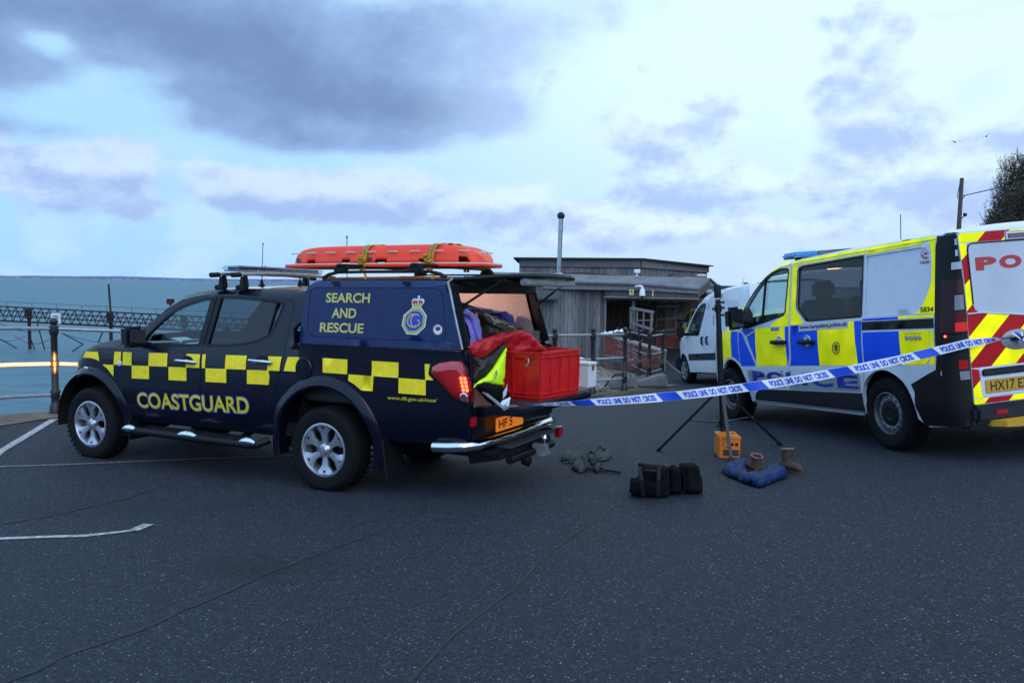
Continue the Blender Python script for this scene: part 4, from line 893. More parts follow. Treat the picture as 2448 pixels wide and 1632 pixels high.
for sgn in (0, 1):
    bd = panel('body_side', BODY, [inset(FD, -.003), inset(RD, -.003)], tw(), navy, T, .07, mirror=bool(sgn), thick=.05)
    fd = panel('front_door', FD, [FW], tw(.001), navy, T, .07, mirror=bool(sgn), thick=.04)
    rd = panel('rear_door', RD, [RW], tw(.001), navy, T, .07, mirror=bool(sgn), thick=.04)
    panel('window_glass', inset(FW, -.004), [], tw(-.012), glassc, fd, .1, mirror=bool(sgn))
    panel('window_glass', inset(RW, -.004), [], tw(-.012), glassm, rd, .1, mirror=bool(sgn))
    panel('window_seal', inset(FW, -.016), [inset(FW, .006)], tw(.004), blackp, fd, .1, mirror=bool(sgn))
    panel('window_seal', inset(RW, -.016), [inset(RW, .006)], tw(.004), blackp, rd, .1, mirror=bool(sgn))
    s = -1 if sgn else 1
    MB().bar((.70, s * (ty(.70, 1.38) - .004), 1.335), (.655, s * (ty(.655, 1.66) - .004), 1.66), .012, .03, (0, 1, 0)).build('quarter_divider', blackp, rd, False)
    # B pillar blackout
    panel('pillar_trim', [(1.447, 1.25), (1.415, 1.705), (1.474, 1.668), (1.505, 1.245)], [], tw(.005), blackp, fd, .1, mirror=bool(sgn))
    panel('pillar_trim', [(1.435, 1.25), (1.402, 1.70), (1.362, 1.69), (1.398, 1.245)], [], tw(.005), blackp, rd, .1, mirror=bool(sgn))
    # door handles: cup and chrome bar
    for hx, par in ((1.63, fd), (.705, rd)):
        hz = 1.082 if hx > 1 else 1.120
        b = MB(); b.grid(lambda u, v, hx=hx, hz=hz: (hx - .01 + .075 * math.cos(2 * math.pi * u) * (1 - v * .999), s * (ty(hx, hz) + .003), hz + .01 + .042 * math.sin(2 * math.pi * u) * (1 - v * .999)), 20, 1); b.build('handle_cup', blackp, par)
        MB().tube([(hx + .13, s * (ty(hx, hz) + .004), hz + .006), (hx + .115, s * (ty(hx, hz) + .03), hz + .004), (hx, s * (ty(hx, hz) + .045), hz), (hx - .115, s * (ty(hx, hz) + .03), hz - .006), (hx - .13, s * (ty(hx, hz) + .004), hz - .008)], [.012, .018, .020, .018, .012], 10).build('handle', chrome, par)
    # wheel arch flares
    for cx, cz, r, a0, a1 in ((0, .41, .525, 196, -14), (3.0, .40, .495, 192, -16)):
        b = MB(); n = 28
        def fl_(u, v, cx=cx, cz=cz, r=r, a0=a0, a1=a1):
            a = R(a0 + (a1 - a0) * u); rr_ = r - .012 + (.10 if cx == 0 else .085) * v; x, z = cx + rr_ * math.cos(a), cz + rr_ * math.sin(a)
            bulge = .045 * (1 - v) ** .7 if v > .02 else .030
            nose = -.06 * max(0, (x - 3.25)) if cx else 0
            return (x, s * (min(ty(x, max(z, .5)), .875) + bulge + nose + .002), z)
        b.grid(fl_, n, 6); b.grid(lambda u, v: (lambda p: (p[0], p[1] - s * .12 * v, p[2]))(fl_(u, 0)), n, 1)
        b.build('arch_flare', navy, T, True, 60)
        w = MB(); w.grid(lambda u, v, cx=cx, cz=cz, r=r: (cx + (r + .02) * math.cos(math.pi * u * 1.1 - .15), s * (.87 - .55 * v), cz + (r + .02) * math.sin(math.pi * u * 1.1 - .15)), 24, 1)
        w.add([(cx + (r + .02) * math.cos(math.pi * k / 12), s * .33, cz + (r + .02) * math.sin(math.pi * k / 12)) for k in range(13)], [tuple(range(13))]); w.build('wheel_well', interior, T)
# cross skins: bonnet, windscreen, roof, front face
def cross(name, pts, crown, m, par, nv=14, off=0., inset_y=0.):
    n = len(pts) - 1
    def fn(u, v):
        i = min(int(u * n + 1e-6), n - 1); f = u * n - i; x = pts[i][0] + (pts[i + 1][0] - pts[i][0]) * f; z = pts[i][1] + (pts[i + 1][1] - pts[i][1]) * f
        y0 = ty(x, z) - inset_y; y = y0 * (1 - 2 * v); k = 1 - (2 * v - 1) ** 2; cx, cz = crown(x, z); return (x + cx * k, y, z + cz * k + off)
    return MB().grid(fn, n, nv).build(name, m, par, True, 50)
cross('bonnet', TOP[5:10], lambda x, z: (.0, .045), navy, T)
cross('front_panel', [(3.46, .45), (3.54, .60), (3.52, .70)] + TOP[1:6], lambda x, z: (.20, .01), navy, T)
ws = cross('windscreen', TOP[9:15], lambda x, z: (.16 * max(0, (1.72 - z) / .45), .025), glassc, T, inset_y=.03)
cross('roof_front_rail', TOP[14:17], lambda x, z: (.03, .03), navy, T)
cross('roof', TOP[16:], lambda x, z: (0, .035), orangeroof, T)
MB().grid(lambda u, v: (.345, (.78 - .20 * v) * (1 - 2 * u), .62 + (1.72 - .62) * v), 4, 4).build('cab_rear_wall', interior, T)
MB().box((1.9, 0, .50), (3.1, 1.55, .12)).box((-.5, 0, .62), (1.5, 1.2, .08)).box((.9, 0, .42), (4.2, .8, .14)).box((3.0, 0, .62), (.9, 1.0, .5)).build('chassis', interior, T, False)
# front lamps, grille, bumper
for s in (1, -1):
    MB().grid(lambda u, v: (3.50 - .14 * u - .04 * v + .012, s * (ty(3.48 - .12 * u, .85) + .004 - .01 * v - .12 * (1 - u)), .80 + .17 * v + .04 * u), 5, 5).build('headlight', glass('headlamp_glass', (.85, .9, .95)), T)
    MB().lathe([(.075, 0), (.06, -.04), (.02, -.06)], (3.44, s * .62, .88), (1, 0, 0), 16, False).build('reflector', chrome, T)
    MB().box((2.995, s * .915, .962), (.045, .006, .02)).build('marker', whitep, T, False)
MB().box((3.60, 0, .52), (.22, 1.50, .22)).build('front_bumper', navy, T, True, bevel=.05)
MB().box((3.66, 0, .85), (.04, .8, .2)).build('grille', blackp, T, False)
# interior
def seat(x, y, par=T, m=seatm, z0=.70):
    b = MB().box((x, y, z0), (.5, .50, .16)).box((x - .27, y, z0 + .33), (.15, .48, .62), Matrix.Rotation(R(-14), 3, 'Y')).box((x - .37, y, z0 + .74), (.10, .26, .20)); return b.build('seat', m, par, True, bevel=.035)
seat(1.55, .38); seat(1.55, -.38); seat(.72, .42); seat(.72, -.42); seat(.72, 0)
MB().box((2.28, 0, 1.08), (.50, 1.40, .26)).build('dashboard', interior, T, True, bevel=.06)
MB().lathe([(.185 + .014 * math.cos(a), .014 * math.sin(a)) for a in [2 * math.pi * k / 8 for k in range(9)]], (1.93, -.38, 1.14), (-.9, 0, .42), 24, False).bar((1.93, -.55, 1.14), (1.93, -.21, 1.14), .03, .02).build('steering_wheel', interior, T)
pp = MB().box((2.18, .35, 1.235), (.26, .20, .008), Matrix.Rotation(R(-12), 3, 'Y')).box((1.98, .50, 1.245), (.05, .22, .01), Matrix.Rotation(R(35), 3, 'Y')); pp.build('dashboard_papers', whitep, T, False)
# mirrors
for s in (1, -1):
    mr = MB().box((2.215, s * .985, 1.30), (.13, .21, .20), taper=(.9, .92)).build('door_mirror', blackp, T, True, bevel=.03)
    MB().bar((2.25, s * .78, 1.215), (2.22, s * .93, 1.225), .07, .05).build('mirror_arm', blackp, mr, False)
    MB().box((2.285, s * .985, 1.33), (.012, .17, .10)).build('mirror_cap', chrome, mr, True, bevel=.005)
    MB().box((2.146, s * .985, 1.30), (.006, .17, .15)).build('mirror_glass', mat('mirror_glass', (.10, .12, .14), .08, metal=1.), mr, False)
    # step bars
    st = MB().tube([(2.46, s * .80, .40), (2.42, s * .90, .385), (2.30, s * .94, .375), (.80, s * .94, .36), (.72, s * .92, .365), (.66, s * .82, .40)], .036, 12).build('side_step', blackp, T)
    for xx in (2.33, 1.55, .80):
        L = .13 if xx != 1.55 else .17
        MB().tube([(xx - L * .7, s * .945, .382), (xx - L * .35, s * .945, .392), (xx, s * .945, .396), (xx + L * .35, s * .945, .392), (xx + L * .7, s * .945, .382)], [.02, .036, .041, .036, .02], 12).build('chrome_cap', chrome, st)
    MB().box((1.55, s * .86, .405), (1.3, .12, .012)).build('tread_strip', blackp, st, False)
    for xx in (2.2, 1.0): MB().bar((xx, s * .90, .37), (xx, s * .6, .45), .04, .04).build('step_bracket', blackp, st, False)
    # mud flaps
    MB().box((-.66, s * .76, .36), (.02, .28, .34), Matrix.Rotation(R(8), 3, 'Y')).build('mud_flap', blackp, T, False)
    MB().box((2.42, s * .76, .36), (.02, .24, .20)).build('mud_flap', blackp, T, False)
# side repeater
MB().lathe([(.03, 0), (.027, .012), (.012, .018), (.001, .019)], (2.545, ty(2.54, 1.02), 1.02), (0, 1, 0), 16).build('side_repeater', mat('clear_lens', (.55, .6, .66), .15), T)
# checks
def zt(x): return 1.178 - (.0165 * x if x > 0 else -.006 * x)
def zm(x): return 1.052 - (.0185 * x if x > 0 else -.008 * x)
def zl(x): return .923 - (.0185 * x if x > 0 else -.005 * x)
def check(x0, x1, up, par, sl0=0., sl1=0., poly=None):
    P = poly or ([(x0 + sl0, zt(x0)), (x1 + sl1, zt(x1)), (x1, zm(x1)), (x0, zm(x0))] if up else [(x0, zm(x0)), (x1, zm(x1)), (x1, zl(x1)), (x0, zl(x0))])
    panel('check', P, [], tw(.005), chk, par, .08)
LFD, LRD, LB = [o for o in T.children if o.name.startswith('front_door')][0], [o for o in T.children if o.name.startswith('rear_door')][0], [o for o in T.children if o.name.startswith('body_side')][0]
check(2.868, 3.105, 1, LB, poly=[(2.868, 1.124), (3.07, 1.118), (3.125, 1.055), (3.0, 1.058), (2.9, 1.048), (2.845, 1.03)])
check(2.635, 2.53, 1, LB, -.01); check(2.503, 2.376, 1, LFD); check(2.139, 1.885, 1, LFD); check(1.637, 1.46, 1, LFD); check(1.43, 1.388, 1, LRD); check(1.138, .884, 1, LRD); check(.629, .487, 1, LRD, 0, -.012)
check(0, 0, 1, LB, poly=[(.405, zt(.4)), (.262, zt(.26)), (.292, 1.11), (.30, zm(.3)), (.437, zm(.4))]); check(.007, -.258, 1, LB); check(-.511, -.778, 1, LB); check(0, 0, 1, LB, poly=[(-1.031, zt(-1)), (-1.115, zt(-1.1)), (-1.10, 1.12), (-1.105, 1.08), (-1.118, zm(-1)), (-1.04, zm(-1))])
check(0, 0, 0, LB, poly=[(2.80, 1.0), (2.636, 1.0), (2.636, .885), (2.66, .90), (2.72, .955)]); check(2.374, 2.131, 0, LFD); check(1.865, 1.627, 0, LFD); check(1.381, 1.12, 0, LRD); check(0, 0, 0, LRD, poly=[(.868, zm(.87)), (.612, zm(.6)), (.60, zm(.6) - .06), (.612, zl(.6)), (.868, zl(.87))])
check(0, 0, 0, LB, poly=[(-.27, zm(-.2)), (-.531, zm(-.5)), (-.524, zl(-.5)), (-.405, zl(-.4)), (-.34, .965), (-.27, .998)]); check(-.782, -1.046, 0, LB)
# front headlamp corner check
check(0, 0, 1, LB, poly=[(3.345, 1.02), (3.375, .985), (3.42, .915), (3.39, .93), (3.35, .97)])
# lettering on the doors
def tl(x0, z0, x1, z1, h, sl=0., off=.004, f=None):
    """text running front to back on the left side; (x0,z0)-(x1,z1) baseline"""
    f = f or ty
    def fn(u, v):
        x = x0 + (x1 - x0) * u - sl * v; z = z0 + (z1 - z0) * u + h * v; return (x, f(x, z) + off, z)
    return fn
for off, w_, m in ((.003, .058, bluetxt), (.005, .022, mat('yellow_lettering', (.62, .52, .015), .45))):
    d = (w_ - .022) * .32
    lettering('COASTGUARD', tl(2.312 + d, .588 - d, .852 - d, .628 - d, .156 + 2 * d, .0, off), m, T, w_)
lettering('www.dft.gov.uk/mca/', tl(-.668, .852, -1.147, .857, .040, .006), MATS['yellow_lettering'], T, .008)
# fuel flap
ff = MB().lathe([(.088, .0), (.092, .006), (.086, .012), (.001, .013)], (0, 0, 0), (0, 1, 0), 28).build('fuel_flap', navy, T, True, 25)
ff.data.transform(Matrix.Translation((.213, .868, 1.073)) @ Matrix.Diagonal((1, 1, 1.12, 1)))
for k in range(4): MB().box((.213, .885, 1.025 + k * .033), (.075, .008, .012)).build('flap_rib', blackp, ff, True, bevel=.003)
# wheels
def pickup_wheel(cx, s, steer=0.):
    y = .885 * s; Rr = .375
    w = thing('wheel', None, None); w.parent = T
    tyre(w, cx, y, Rr, .235)
    c = (cx, y - s * .006, Rr); r0 = .228
    rim = MB().lathe([(r0 + .008, -.012), (r0 + .010, .0), (r0 - .006, .002), (r0 - .016, -.012), (r0 - .022, -.05), (r0 - .035, -.14), (r0 - .03, -.2)], c, (0, s, 0), 48, False).build('rim', alloy, w)
    sp = MB()
    for k in range(6):
        a = R(60 * k + (88 if s > 0 else 92)); e = Vector((math.cos(a), 0, math.sin(a))); g = Vector((-math.sin(a), 0, math.cos(a)))
        P = [(-.030, .035), (.030, .035), (.026, .09), (.034, .14), (.075, .188), (.075, .212), (-.075, .212), (-.075, .188), (-.034, .14), (-.026, .09)]
        H_ = [(-.016, .182), (.016, .182), (.014, .202), (-.014, .202)]
        def f0(p, q, d, e=e, g=g): v = Vector(c) + e * q + g * p; return (v.x, v.y - s * d, v.z)
        sp.prism(P, lambda p, q: f0(p, q, -.002 + .030 * (1 - min(1, q / .21)) ** .5 + .0 + .010 * (abs(p) / .07)), lambda p, q: f0(p, q, .045), [H_], .06)
    sp.build('spokes', alloy, w, True, 25)
    MB().lathe([(.058, -.045), (.058, -.02), (.048, -.008), (.036, -.004), (.03, .004), (.001, .006)], c, (0, s, 0), 24).build('hub_cap', alloy, w)
    for k in range(6):
        a = R(60 * k + 118); MB().lathe([(.016, -.035), (.016, -.016), (.012, -.010), (.001, -.008)], (c[0] + .068 * math.cos(a), c[1], c[2] + .068 * math.sin(a)), (0, s, 0), 8).build('lug_nut', steelw, w)
    MB().lathe([(.205, -.10), (.19, -.095), (.05, -.09), (.001, -.088)], c, (0, s, 0), 32).build('brake_drum', blackp, w)
for cx in (0, 3.0):
    for s in (1, -1): pickup_wheel(cx, s)
MB().cyl((0, -.7, .37), (0, .7, .37), .05).cyl((3, -.7, .37), (3, .7, .37), .04).build('axle', blackp, T)

# canopy
CT = [(.311, 1.295), (.299, 1.479), (.274, 1.667), (.262, 1.745), (.235, 1.80), (.19, 1.835), (.121, 1.848), (-.089, 1.852), (-.6, 1.854), (-1.152, 1.852), (-1.195, 1.835), (-1.222, 1.795), (-1.26, 1.698), (-1.353, 1.375), (-1.365, 1.325), (-1.345, 1.297)]
def cy(x, z): return .86 - (z - 1.1) * .10 - shoulder(polydist(x, z, CT[5:10]), .05) * .8 - .02 * max(0, (x - .1) / .2) ** 2
def cw(off=0.): return lambda x, z: (x, cy(x, z) + off, z)
cn = thing('canopy', 'navy hard top canopy', None); cn.parent = T
CI = [(.20, 1.755), (.17, 1.783), (.10, 1.788), (-1.06, 1.788), (-1.12, 1.775), (-1.155, 1.73), (-1.205, 1.41), (-1.19, 1.375), (-1.12, 1.355), (.10, 1.362), (.18, 1.37), (.215, 1.42)]
for sgn in (0, 1):
    panel('canopy_side', CT, [inset(CI, -.003)], cw(), navy2, cn, .08, mirror=bool(sgn), thick=.03)
    panel('side_panel', inset(CI, .002), [], cw(-.001), navy2, cn, .1, mirror=bool(sgn), thick=.01)
    s = -1 if sgn else 1
    # pale lining inside
    MB().grid(lambda u, v: (.22 - 1.50 * u + (.10 * v) * u, s * (.80 - .10 * v), 1.27 + .54 * v), 6, 4).build('canopy_lining', mat('pale_flock_lining', (.62, .48, .42), .9, var=.12, vscale=40), cn)
    for xx in (-.07, -.80): MB().box((xx, s * (cy(xx, 1.83) + .004), 1.832), (.07, .02, .022)).build('rail_foot', blackp, cn, False)
def croof(name, pts, crown, m, z_off=0., ins=0., nv=14):
    n = len(pts) - 1
    def fn(u, v):
        i = min(int(u * n + 1e-6), n - 1); f = u * n - i; x = pts[i][0] + (pts[i + 1][0] - pts[i][0]) * f; z = pts[i][1] + (pts[i + 1][1] - pts[i][1]) * f
        return (x, (cy(x, z) - ins) * (1 - 2 * v), z + crown * (1 - (2 * v - 1) ** 2) + z_off)
    return MB().grid(fn, n, nv).build(name, m, cn, True, 50)
croof('canopy_front', CT[0:7], .0, navy2); croof('canopy_roof', CT[6:10], .045, navy2); croof('amber_roof_panel', [(.15, 1.858), (-.5, 1.862), (-1.20, 1.860)], .045, orangeroof, 0, .035)
croof('inner_roof', [(.20, 1.81), (-1.24, 1.81)], .02, MATS['pale_flock_lining'], 0, .05)
MB().grid(lambda u, v: (.24, .76 * (1 - 2 * u), .85 + .95 * v), 2, 2).build('bulkhead', interior, T)
# rear frame of the opening
fr = MB()
for s in (1, -1): fr.bar((-1.37, s * .80, 1.29), (-1.235, s * .765, 1.76), .09, .05, (0, 1, 0))
fr.bar((-1.225, -.80, 1.79), (-1.225, .80, 1.79), .09, .085).build('opening_frame', blackp, cn, True, bevel=.012)
for s in (1, -1): MB().tube([(-1.372, s * .852, 1.30), (-1.30, s * .845, 1.56), (-1.24, s * .825, 1.77), (-1.20, s * .79, 1.835), (-1.19, s * .70, 1.865)], .010, 6).build('frame_edge', galv, cn)
lf_ = lambda x0, z0, x1, z1, h, sl=0.: tl(x0, z0, x1, z1, h, sl, .004, cy)
ytx2 = mat('pale_yellow_lettering', (.50, .47, .14), .5)
for w_, x0, x1, z0 in (('SEARCH', .020, -.445, 1.658), ('AND', -.052, -.312, 1.527), ('RESCUE', .068, -.396, 1.400)): lettering(w_, lf_(x0, z0, x1, z0 + .001, .085, .002), ytx2, cn, .028)
MB().box((-1.235, cy(-1.235, 1.345) + .003, 1.345), (.085, .004, .011)).build('maker_strip', chrome, cn, False)
# crest sticker, outlines read from an enlarged crop
def cr(a, b_, off): x = -.000407901 * a - 2.27138e-05 * b_ - .589405; z = 8.39902e-06 * a - .000348113 * b_ + 1.8086; return (x, cy(x, z) + off, z)
def decal(pts, m, off, holes=(), name='crest_layer'):
    tv, tf, rg = tri_poly([(p[0] / 100, p[1] / 100) for p in pts], [[(q[0] / 100, q[1] / 100) for q in h] for h in holes], 1.2)
    b = MB(); b.add([cr(p[0] * 100, p[1] * 100, off) for p in tv], tf); return b.build(name, m, crest, False)
crest = thing('crest', 'white edged octagonal crest with a red crown', None); crest.parent = T
goldm = mat('sticker_gold', (.52, .42, .08), .5); stw = mat('sticker_white', (.62, .66, .74), .5); stb = mat('sticker_blue', (.02, .05, .45), .5); stg = mat('sticker_yellow_green', (.42, .46, .06), .5); str_ = mat('sticker_red', (.45, .02, .03), .5); stp = mat('sticker_purple', (.05, .02, .16), .5)
decal([(660, 540), (880, 535), (1010, 730), (970, 1000), (770, 1180), (530, 1165), (410, 965), (455, 715)], stw, .003)
decal([(665, 560), (870, 560), (988, 735), (950, 985), (762, 1152), (545, 1140), (432, 960), (475, 725)], stg, .0045)
decal([(672, 620), (838, 625), (925, 745), (895, 965), (750, 1080), (580, 1080), (495, 945), (530, 745)], stb, .006)
def key(a, b_, n):
    for k in range(n):
        u = (k + .5) / n; px, py = a[0] + (b_[0] - a[0]) * u, a[1] + (b_[1] - a[1]) * u
        yield px, py
kb = MB()
OCT = [((690, 590), (850, 592)), ((880, 610), (955, 735)), ((955, 760), (925, 950)), ((915, 985), (770, 1110)), ((740, 1120), (570, 1110)), ((540, 1095), (465, 965)), ((468, 930), (500, 750)), ((520, 725), (650, 605))]
for a_, c_ in OCT:
    for px, py in key(a_, c_, 5): kb.add([cr(px - 9, py - 9, .0052), cr(px + 9, py - 9, .0052), cr(px + 9, py - 3, .0052), cr(px - 3, py - 3, .0052), cr(px - 3, py + 9, .0052), cr(px - 9, py + 9, .0052)], [(0, 1, 2, 3), (0, 3, 4, 5)])
tag(kb.build('key_pattern', bluetxt, crest, False), kind='stuff')
def stroke(pts, r, m, off, name='monogram', par=None):
    b = MB(); n = len(pts); vs = []
    for i, p in enumerate(pts):
        a = pts[max(i - 1, 0)]; c = pts[min(i + 1, n - 1)]; t_ = Vector((c[0] - a[0], c[1] - a[1])).normalized(); nn = Vector((-t_.y, t_.x)) * r
        vs += [cr(p[0] + nn.x, p[1] + nn.y, off), cr(p[0] - nn.x, p[1] - nn.y, off)]
    b.add(vs, [(2 * i, 2 * i + 1, 2 * i + 3, 2 * i + 2) for i in range(n - 1)]); return b.build(name, m, par or crest, False)
def ell(cx, cy_, rx, ry, a0, a1, n=22, tilt=0.): return [(cx + rx * math.cos(R(a0 + (a1 - a0) * k / n)) + tilt * ry * math.sin(R(a0 + (a1 - a0) * k / n)), cy_ + ry * math.sin(R(a0 + (a1 - a0) * k / n))) for k in range(n + 1)]
stroke(ell(690, 845, 130, 150, -65, -310, 22, -.12), 15, goldm, .0075); stroke(ell(745, 845, 105, 152, -45, -330, 24, -.12), 15, goldm, .0085); stroke([(790, 832), (835, 845), (848, 880), (830, 940), (800, 985)], 14, goldm, .0085)
decal([(668, 545), (655, 400), (670, 350), (720, 320), (770, 330), (800, 345), (840, 345), (880, 325), (935, 335), (960, 380), (940, 440), (905, 470), (880, 545)], stw, .0048)
decal([(685, 470), (675, 385), (740, 375), (790, 372), (800, 470)], str_, .006); decal([(820, 470), (820, 372), (870, 375), (930, 388), (890, 472)], str_, .006)
decal([(690, 520), (700, 470), (740, 425), (770, 460), (805, 430), (835, 460), (870, 428), (890, 480), (875, 525)], goldm, .0068)
stroke(ell(735, 390, 55, 42, 175, 330), 7, stw, .0078, 'crown_arch'); stroke(ell(870, 390, 55, 42, 210, 365), 7, stw, .0078, 'crown_arch'); stroke([(815, 350), (818, 470)], 8, stw, .0078, 'crown_arch')
decal([(785, 345), (795, 310), (815, 300), (795, 290), (795, 270), (815, 268), (820, 245), (838, 245), (840, 268), (862, 268), (862, 290), (842, 295), (848, 345)], stw, .0062)
rs = MB(); rs.add([cr(1265 + 100 * math.cos(2 * math.pi * k / 32), 1055 + 112 * math.sin(2 * math.pi * k / 32), .004) for k in range(32)], [tuple(range(32))]); rs = rs.build('round_sticker', stw, T, False)
b = MB(); b.add([cr(1262 + 132 * math.cos(2 * math.pi * k / 32), 1060 + 145 * math.sin(2 * math.pi * k / 32), .0025) for k in range(32)], [tuple(range(32))]); b.build('sticker_ring', goldm, rs, False).active_material = mat('dull_gold', (.07, .065, .04), .5)
b = MB(); tv, tf, _ = tri_poly([(12.2, 10.7), (12.1, 10.05), (12.35, 9.8), (12.6, 9.95), (12.72, 9.6), (12.84, 9.95), (13.1, 9.85), (13.3, 10.1), (13.1, 10.72)], [], .6); b.add([cr(p[0] * 100, p[1] * 100, .0055) for p in tv], tf); b.build('sticker_crown', stp, rs, False)
# tail lamps
LP = [(-1.095, 1.10), (-1.105, 1.155), (-1.185, 1.193), (-1.28, 1.208), (-1.375, 1.212), (-1.412, 1.165), (-1.440, 1.05), (-1.452, .95), (-1.447, .882), (-1.38, .895), (-1.30, .915), (-1.18, 1.02)]
redl = mat('red_lamp_lens', (.42, .004, .008), .12, coat=1., spec=.6); ledm = mat('lit_red_led', (.6, .02, .01), .3, emit=(1, .06, .02), es=6)
def lamp_y(x, z): d = polydist(x, z, LP + LP[:1]); return .872 + .030 * min(1, d / .05) ** .6
for s in (1, -1):
    tlp = panel('tail_lamp', LP, [], lambda x, z: (x, lamp_y(x, z), z), redl, T, .03, mirror=(s < 0), thick=.05)
    panel('lamp_surround', inset(LP, -.022), [inset(LP, .002)], lambda x, z: (x, .878, z), navy, tlp, .05, mirror=(s < 0))
    # wraps round the corner
    MB().grid(lambda u, v: (-1.375 - .070 * v ** .5 * 1.0 - .012 * math.sin(math.pi * u), s * (.905 - .13 * u), 1.21 - .32 * v), 6, 8).build('lamp_rear_face', redl, tlp)
    for r_ in range(4):
        for c_ in range(2): MB().lathe([(.015, 0), (.012, .006), (.001, .008)], (-1.425 - .007 * (3 - r_) + .034 * c_, s * .906, .985 + .030 * r_), (0, s, 0), 10).build('led', ledm, tlp)
    MB().lathe([(.034, 0), (.036, .006), (.027, .010), (.026, .004)], (-1.415, s * .898, .928), (0, s, 0), 20, False).build('lamp_ring', chrome, tlp); MB().lathe([(.026, .004), (.001, .007)], (-1.415, s * .898, .928), (0, s, 0), 20).build('reversing_lens', mat('lens_clear', (.2, .03, .03), .1), tlp)
# bed, tailgate, bumper
bedm = mat('black_bed_liner', (.010, .010, .012), .6, var=.4, vscale=20, bump=.2, bscale=80)
MB().box((-.55, 0, .80), (1.72, 1.45, .05)).box((-.55, .745, 1.03), (1.70, .04, .46)).box((-.55, -.745, 1.03), (1.70, .04, .46)).build('load_bed', bedm, T, False)
for s in (1, -1): MB().box((-1.405, s * .815, 1.03), (.07, .09, .48)).build('bed_pillar', navy, T, True, bevel=.015)
MB().box((-1.40, 0, .66), (.06, 1.62, .22)).build('rear_cross_panel', navy, T, True, bevel=.02)
tg = MB().box((-1.655, 0, .805), (.44, 1.50, .055)).build('tailgate', navy, T, True, bevel=.014)
MB().box((-1.65, 0, .836), (.40, 1.38, .008)).build('tailgate_liner', bedm, tg, False)
MB().lathe([(.055, 0), (.058, .005), (.04, .01), (.001, .009)], (-1.69, .60, .838), (0, 0, 1), 20).build('tailgate_latch', galv, tg)
for s in (1, -1):
    MB().bar((-1.37, s * .768, 1.06), (-1.70, s * .755, .842), .008, .045, (0, 1, 0)).build('stay_strap', galv, T, False)
    MB().cyl((-1.70, s * .71, .845), (-1.70, s * .755, .845), .022, 10).build('stay_bolt', galv, T)
bp_ = MB().tube([(-1.12, .865, .50), (-1.26, .872, .51), (-1.38, .85, .52), (-1.46, .76, .525), (-1.49, .58, .53), (-1.50, .2, .53), (-1.50, -.2, .53), (-1.49, -.58, .53), (-1.46, -.76, .525), (-1.38, -.85, .52), (-1.26, -.872, .51)], .044, 14).build('rear_bumper', chrome, T)
MB().box((-1.43, 0, .545), (.14, 1.3, .02)).box((-1.55, 0, .47), (.14, .95, .012)).build('step_plate', mat('grip_tape', (.05, .052, .06), .85, bump=.4, bscale=200), bp_, False)
MB().box((-1.47, 0, .455), (.20, 1.35, .03)).box((-1.40, 0, .39), (.30, 1.05, .10), Matrix.Rotation(R(12), 3, 'Y')).cyl((-1.60, -.45, .36), (-1.60, .45, .36), .035, 10).build('tow_bar', blackp, T, False)
MB().lathe([(.012, -.08), (.012, 0), (.025, .01), (.025, .03), (.015, .05), (.001, .055)], (-1.70, -.05, .46), (0, 0, 1), 12).build('tow_ball', chrome, T)
MB().box((-1.66, -.05, .38), (.14, .06, .10)).box((-1.70, -.05, .34), (.06, .18, .02)).build('tow_bracket', galv, T, False, bevel=.008)
MB().tube([(-1.6, .16, .36), (-1.63, .18, .28), (-1.62, .10, .25), (-1.6, .05, .30)], .008, 6).build('trailer_cable', blackp, T)
MB().lathe([(.04, 0), (.045, .02), (.045, .06), (.03, .07)], (-1.62, .22, .33), (-1, 0, -.2), 14).build('trailer_socket', blackp, T)
MB().box((-1.56, -.72, .43), (.05, .11, .10)).build('rear_reflector', redl, T, True, bevel=.008)
MB().box((-1.445, .80, .72), (.02, .10, .08)).build('rear_reflector', redl, T, True, bevel=.008)
pl = MB().box((-1.48, .20, .648), (.010, .52, .115)).build('number_plate', mat('glowing_orange_plate', (.75, .26, .01), .4, emit=(1, .25, .02), es=.35), T, False)  # plate is no lamp: its own glow stands in for light on it
lettering('HF 5', lambda u, v: (-1.4862, .42 - .26 * u,   .611 + .075 * v), black, pl, .02)
# hatch, struts
ht = MB().prism([(-1.22, -.74), (-1.22, .74), (-1.62, .66), (-1.75, .56), (-1.78, .4), (-1.78, -.4), (-1.75, -.56), (-1.62, -.66)], lambda x, y: (x, y, 1.872 + .02 * (1 - (y / .74) ** 2) + .03 * math.sin((-1.22 - x) * 3.)), lambda x, y: (x, y, 1.842 + .02 * (1 - (y / .74) ** 2) + .03 * math.sin((-1.22 - x) * 3.)), step=.12).build('rear_hatch', glass('dark_hatch_glass', (.03, .035, .04)), T)
MB().tube([(-1.24, .74, 1.858), (-1.62, .665, 1.885), (-1.75, .57, 1.89), (-1.79, .4, 1.895), (-1.79, -.4, 1.895), (-1.75, -.57, 1.89), (-1.62, -.665, 1.885), (-1.24, -.74, 1.858)], .017, 8).build('hatch_seal', blackp, ht)
MB().box((-1.75, 0, 1.845), (.05, 1.1, .06)).build('hatch_handle_bar', galv, ht, True, bevel=.012); MB().box((-1.32, 0, 1.835), (.16, 1.40, .04)).build('hatch_hinge_rail', blackp, ht, True, bevel=.01)
for s in (1, -1):
    MB().cyl((-1.30, s * .74, 1.64), (-1.50, s * .70, 1.77), .011, 8).cyl((-1.48, s * .705, 1.757), (-1.66, s * .665, 1.865), .006, 8).build('gas_strut', blackp, T)
    MB().box((-1.31, s * .73, 1.645), (.05, .04, .05)).build('strut_bracket', blackp, T, False)
MB().box((-1.3, -.74, 1.35), (.06, .02, .09)).build('hinge_plate', galv, T, False)
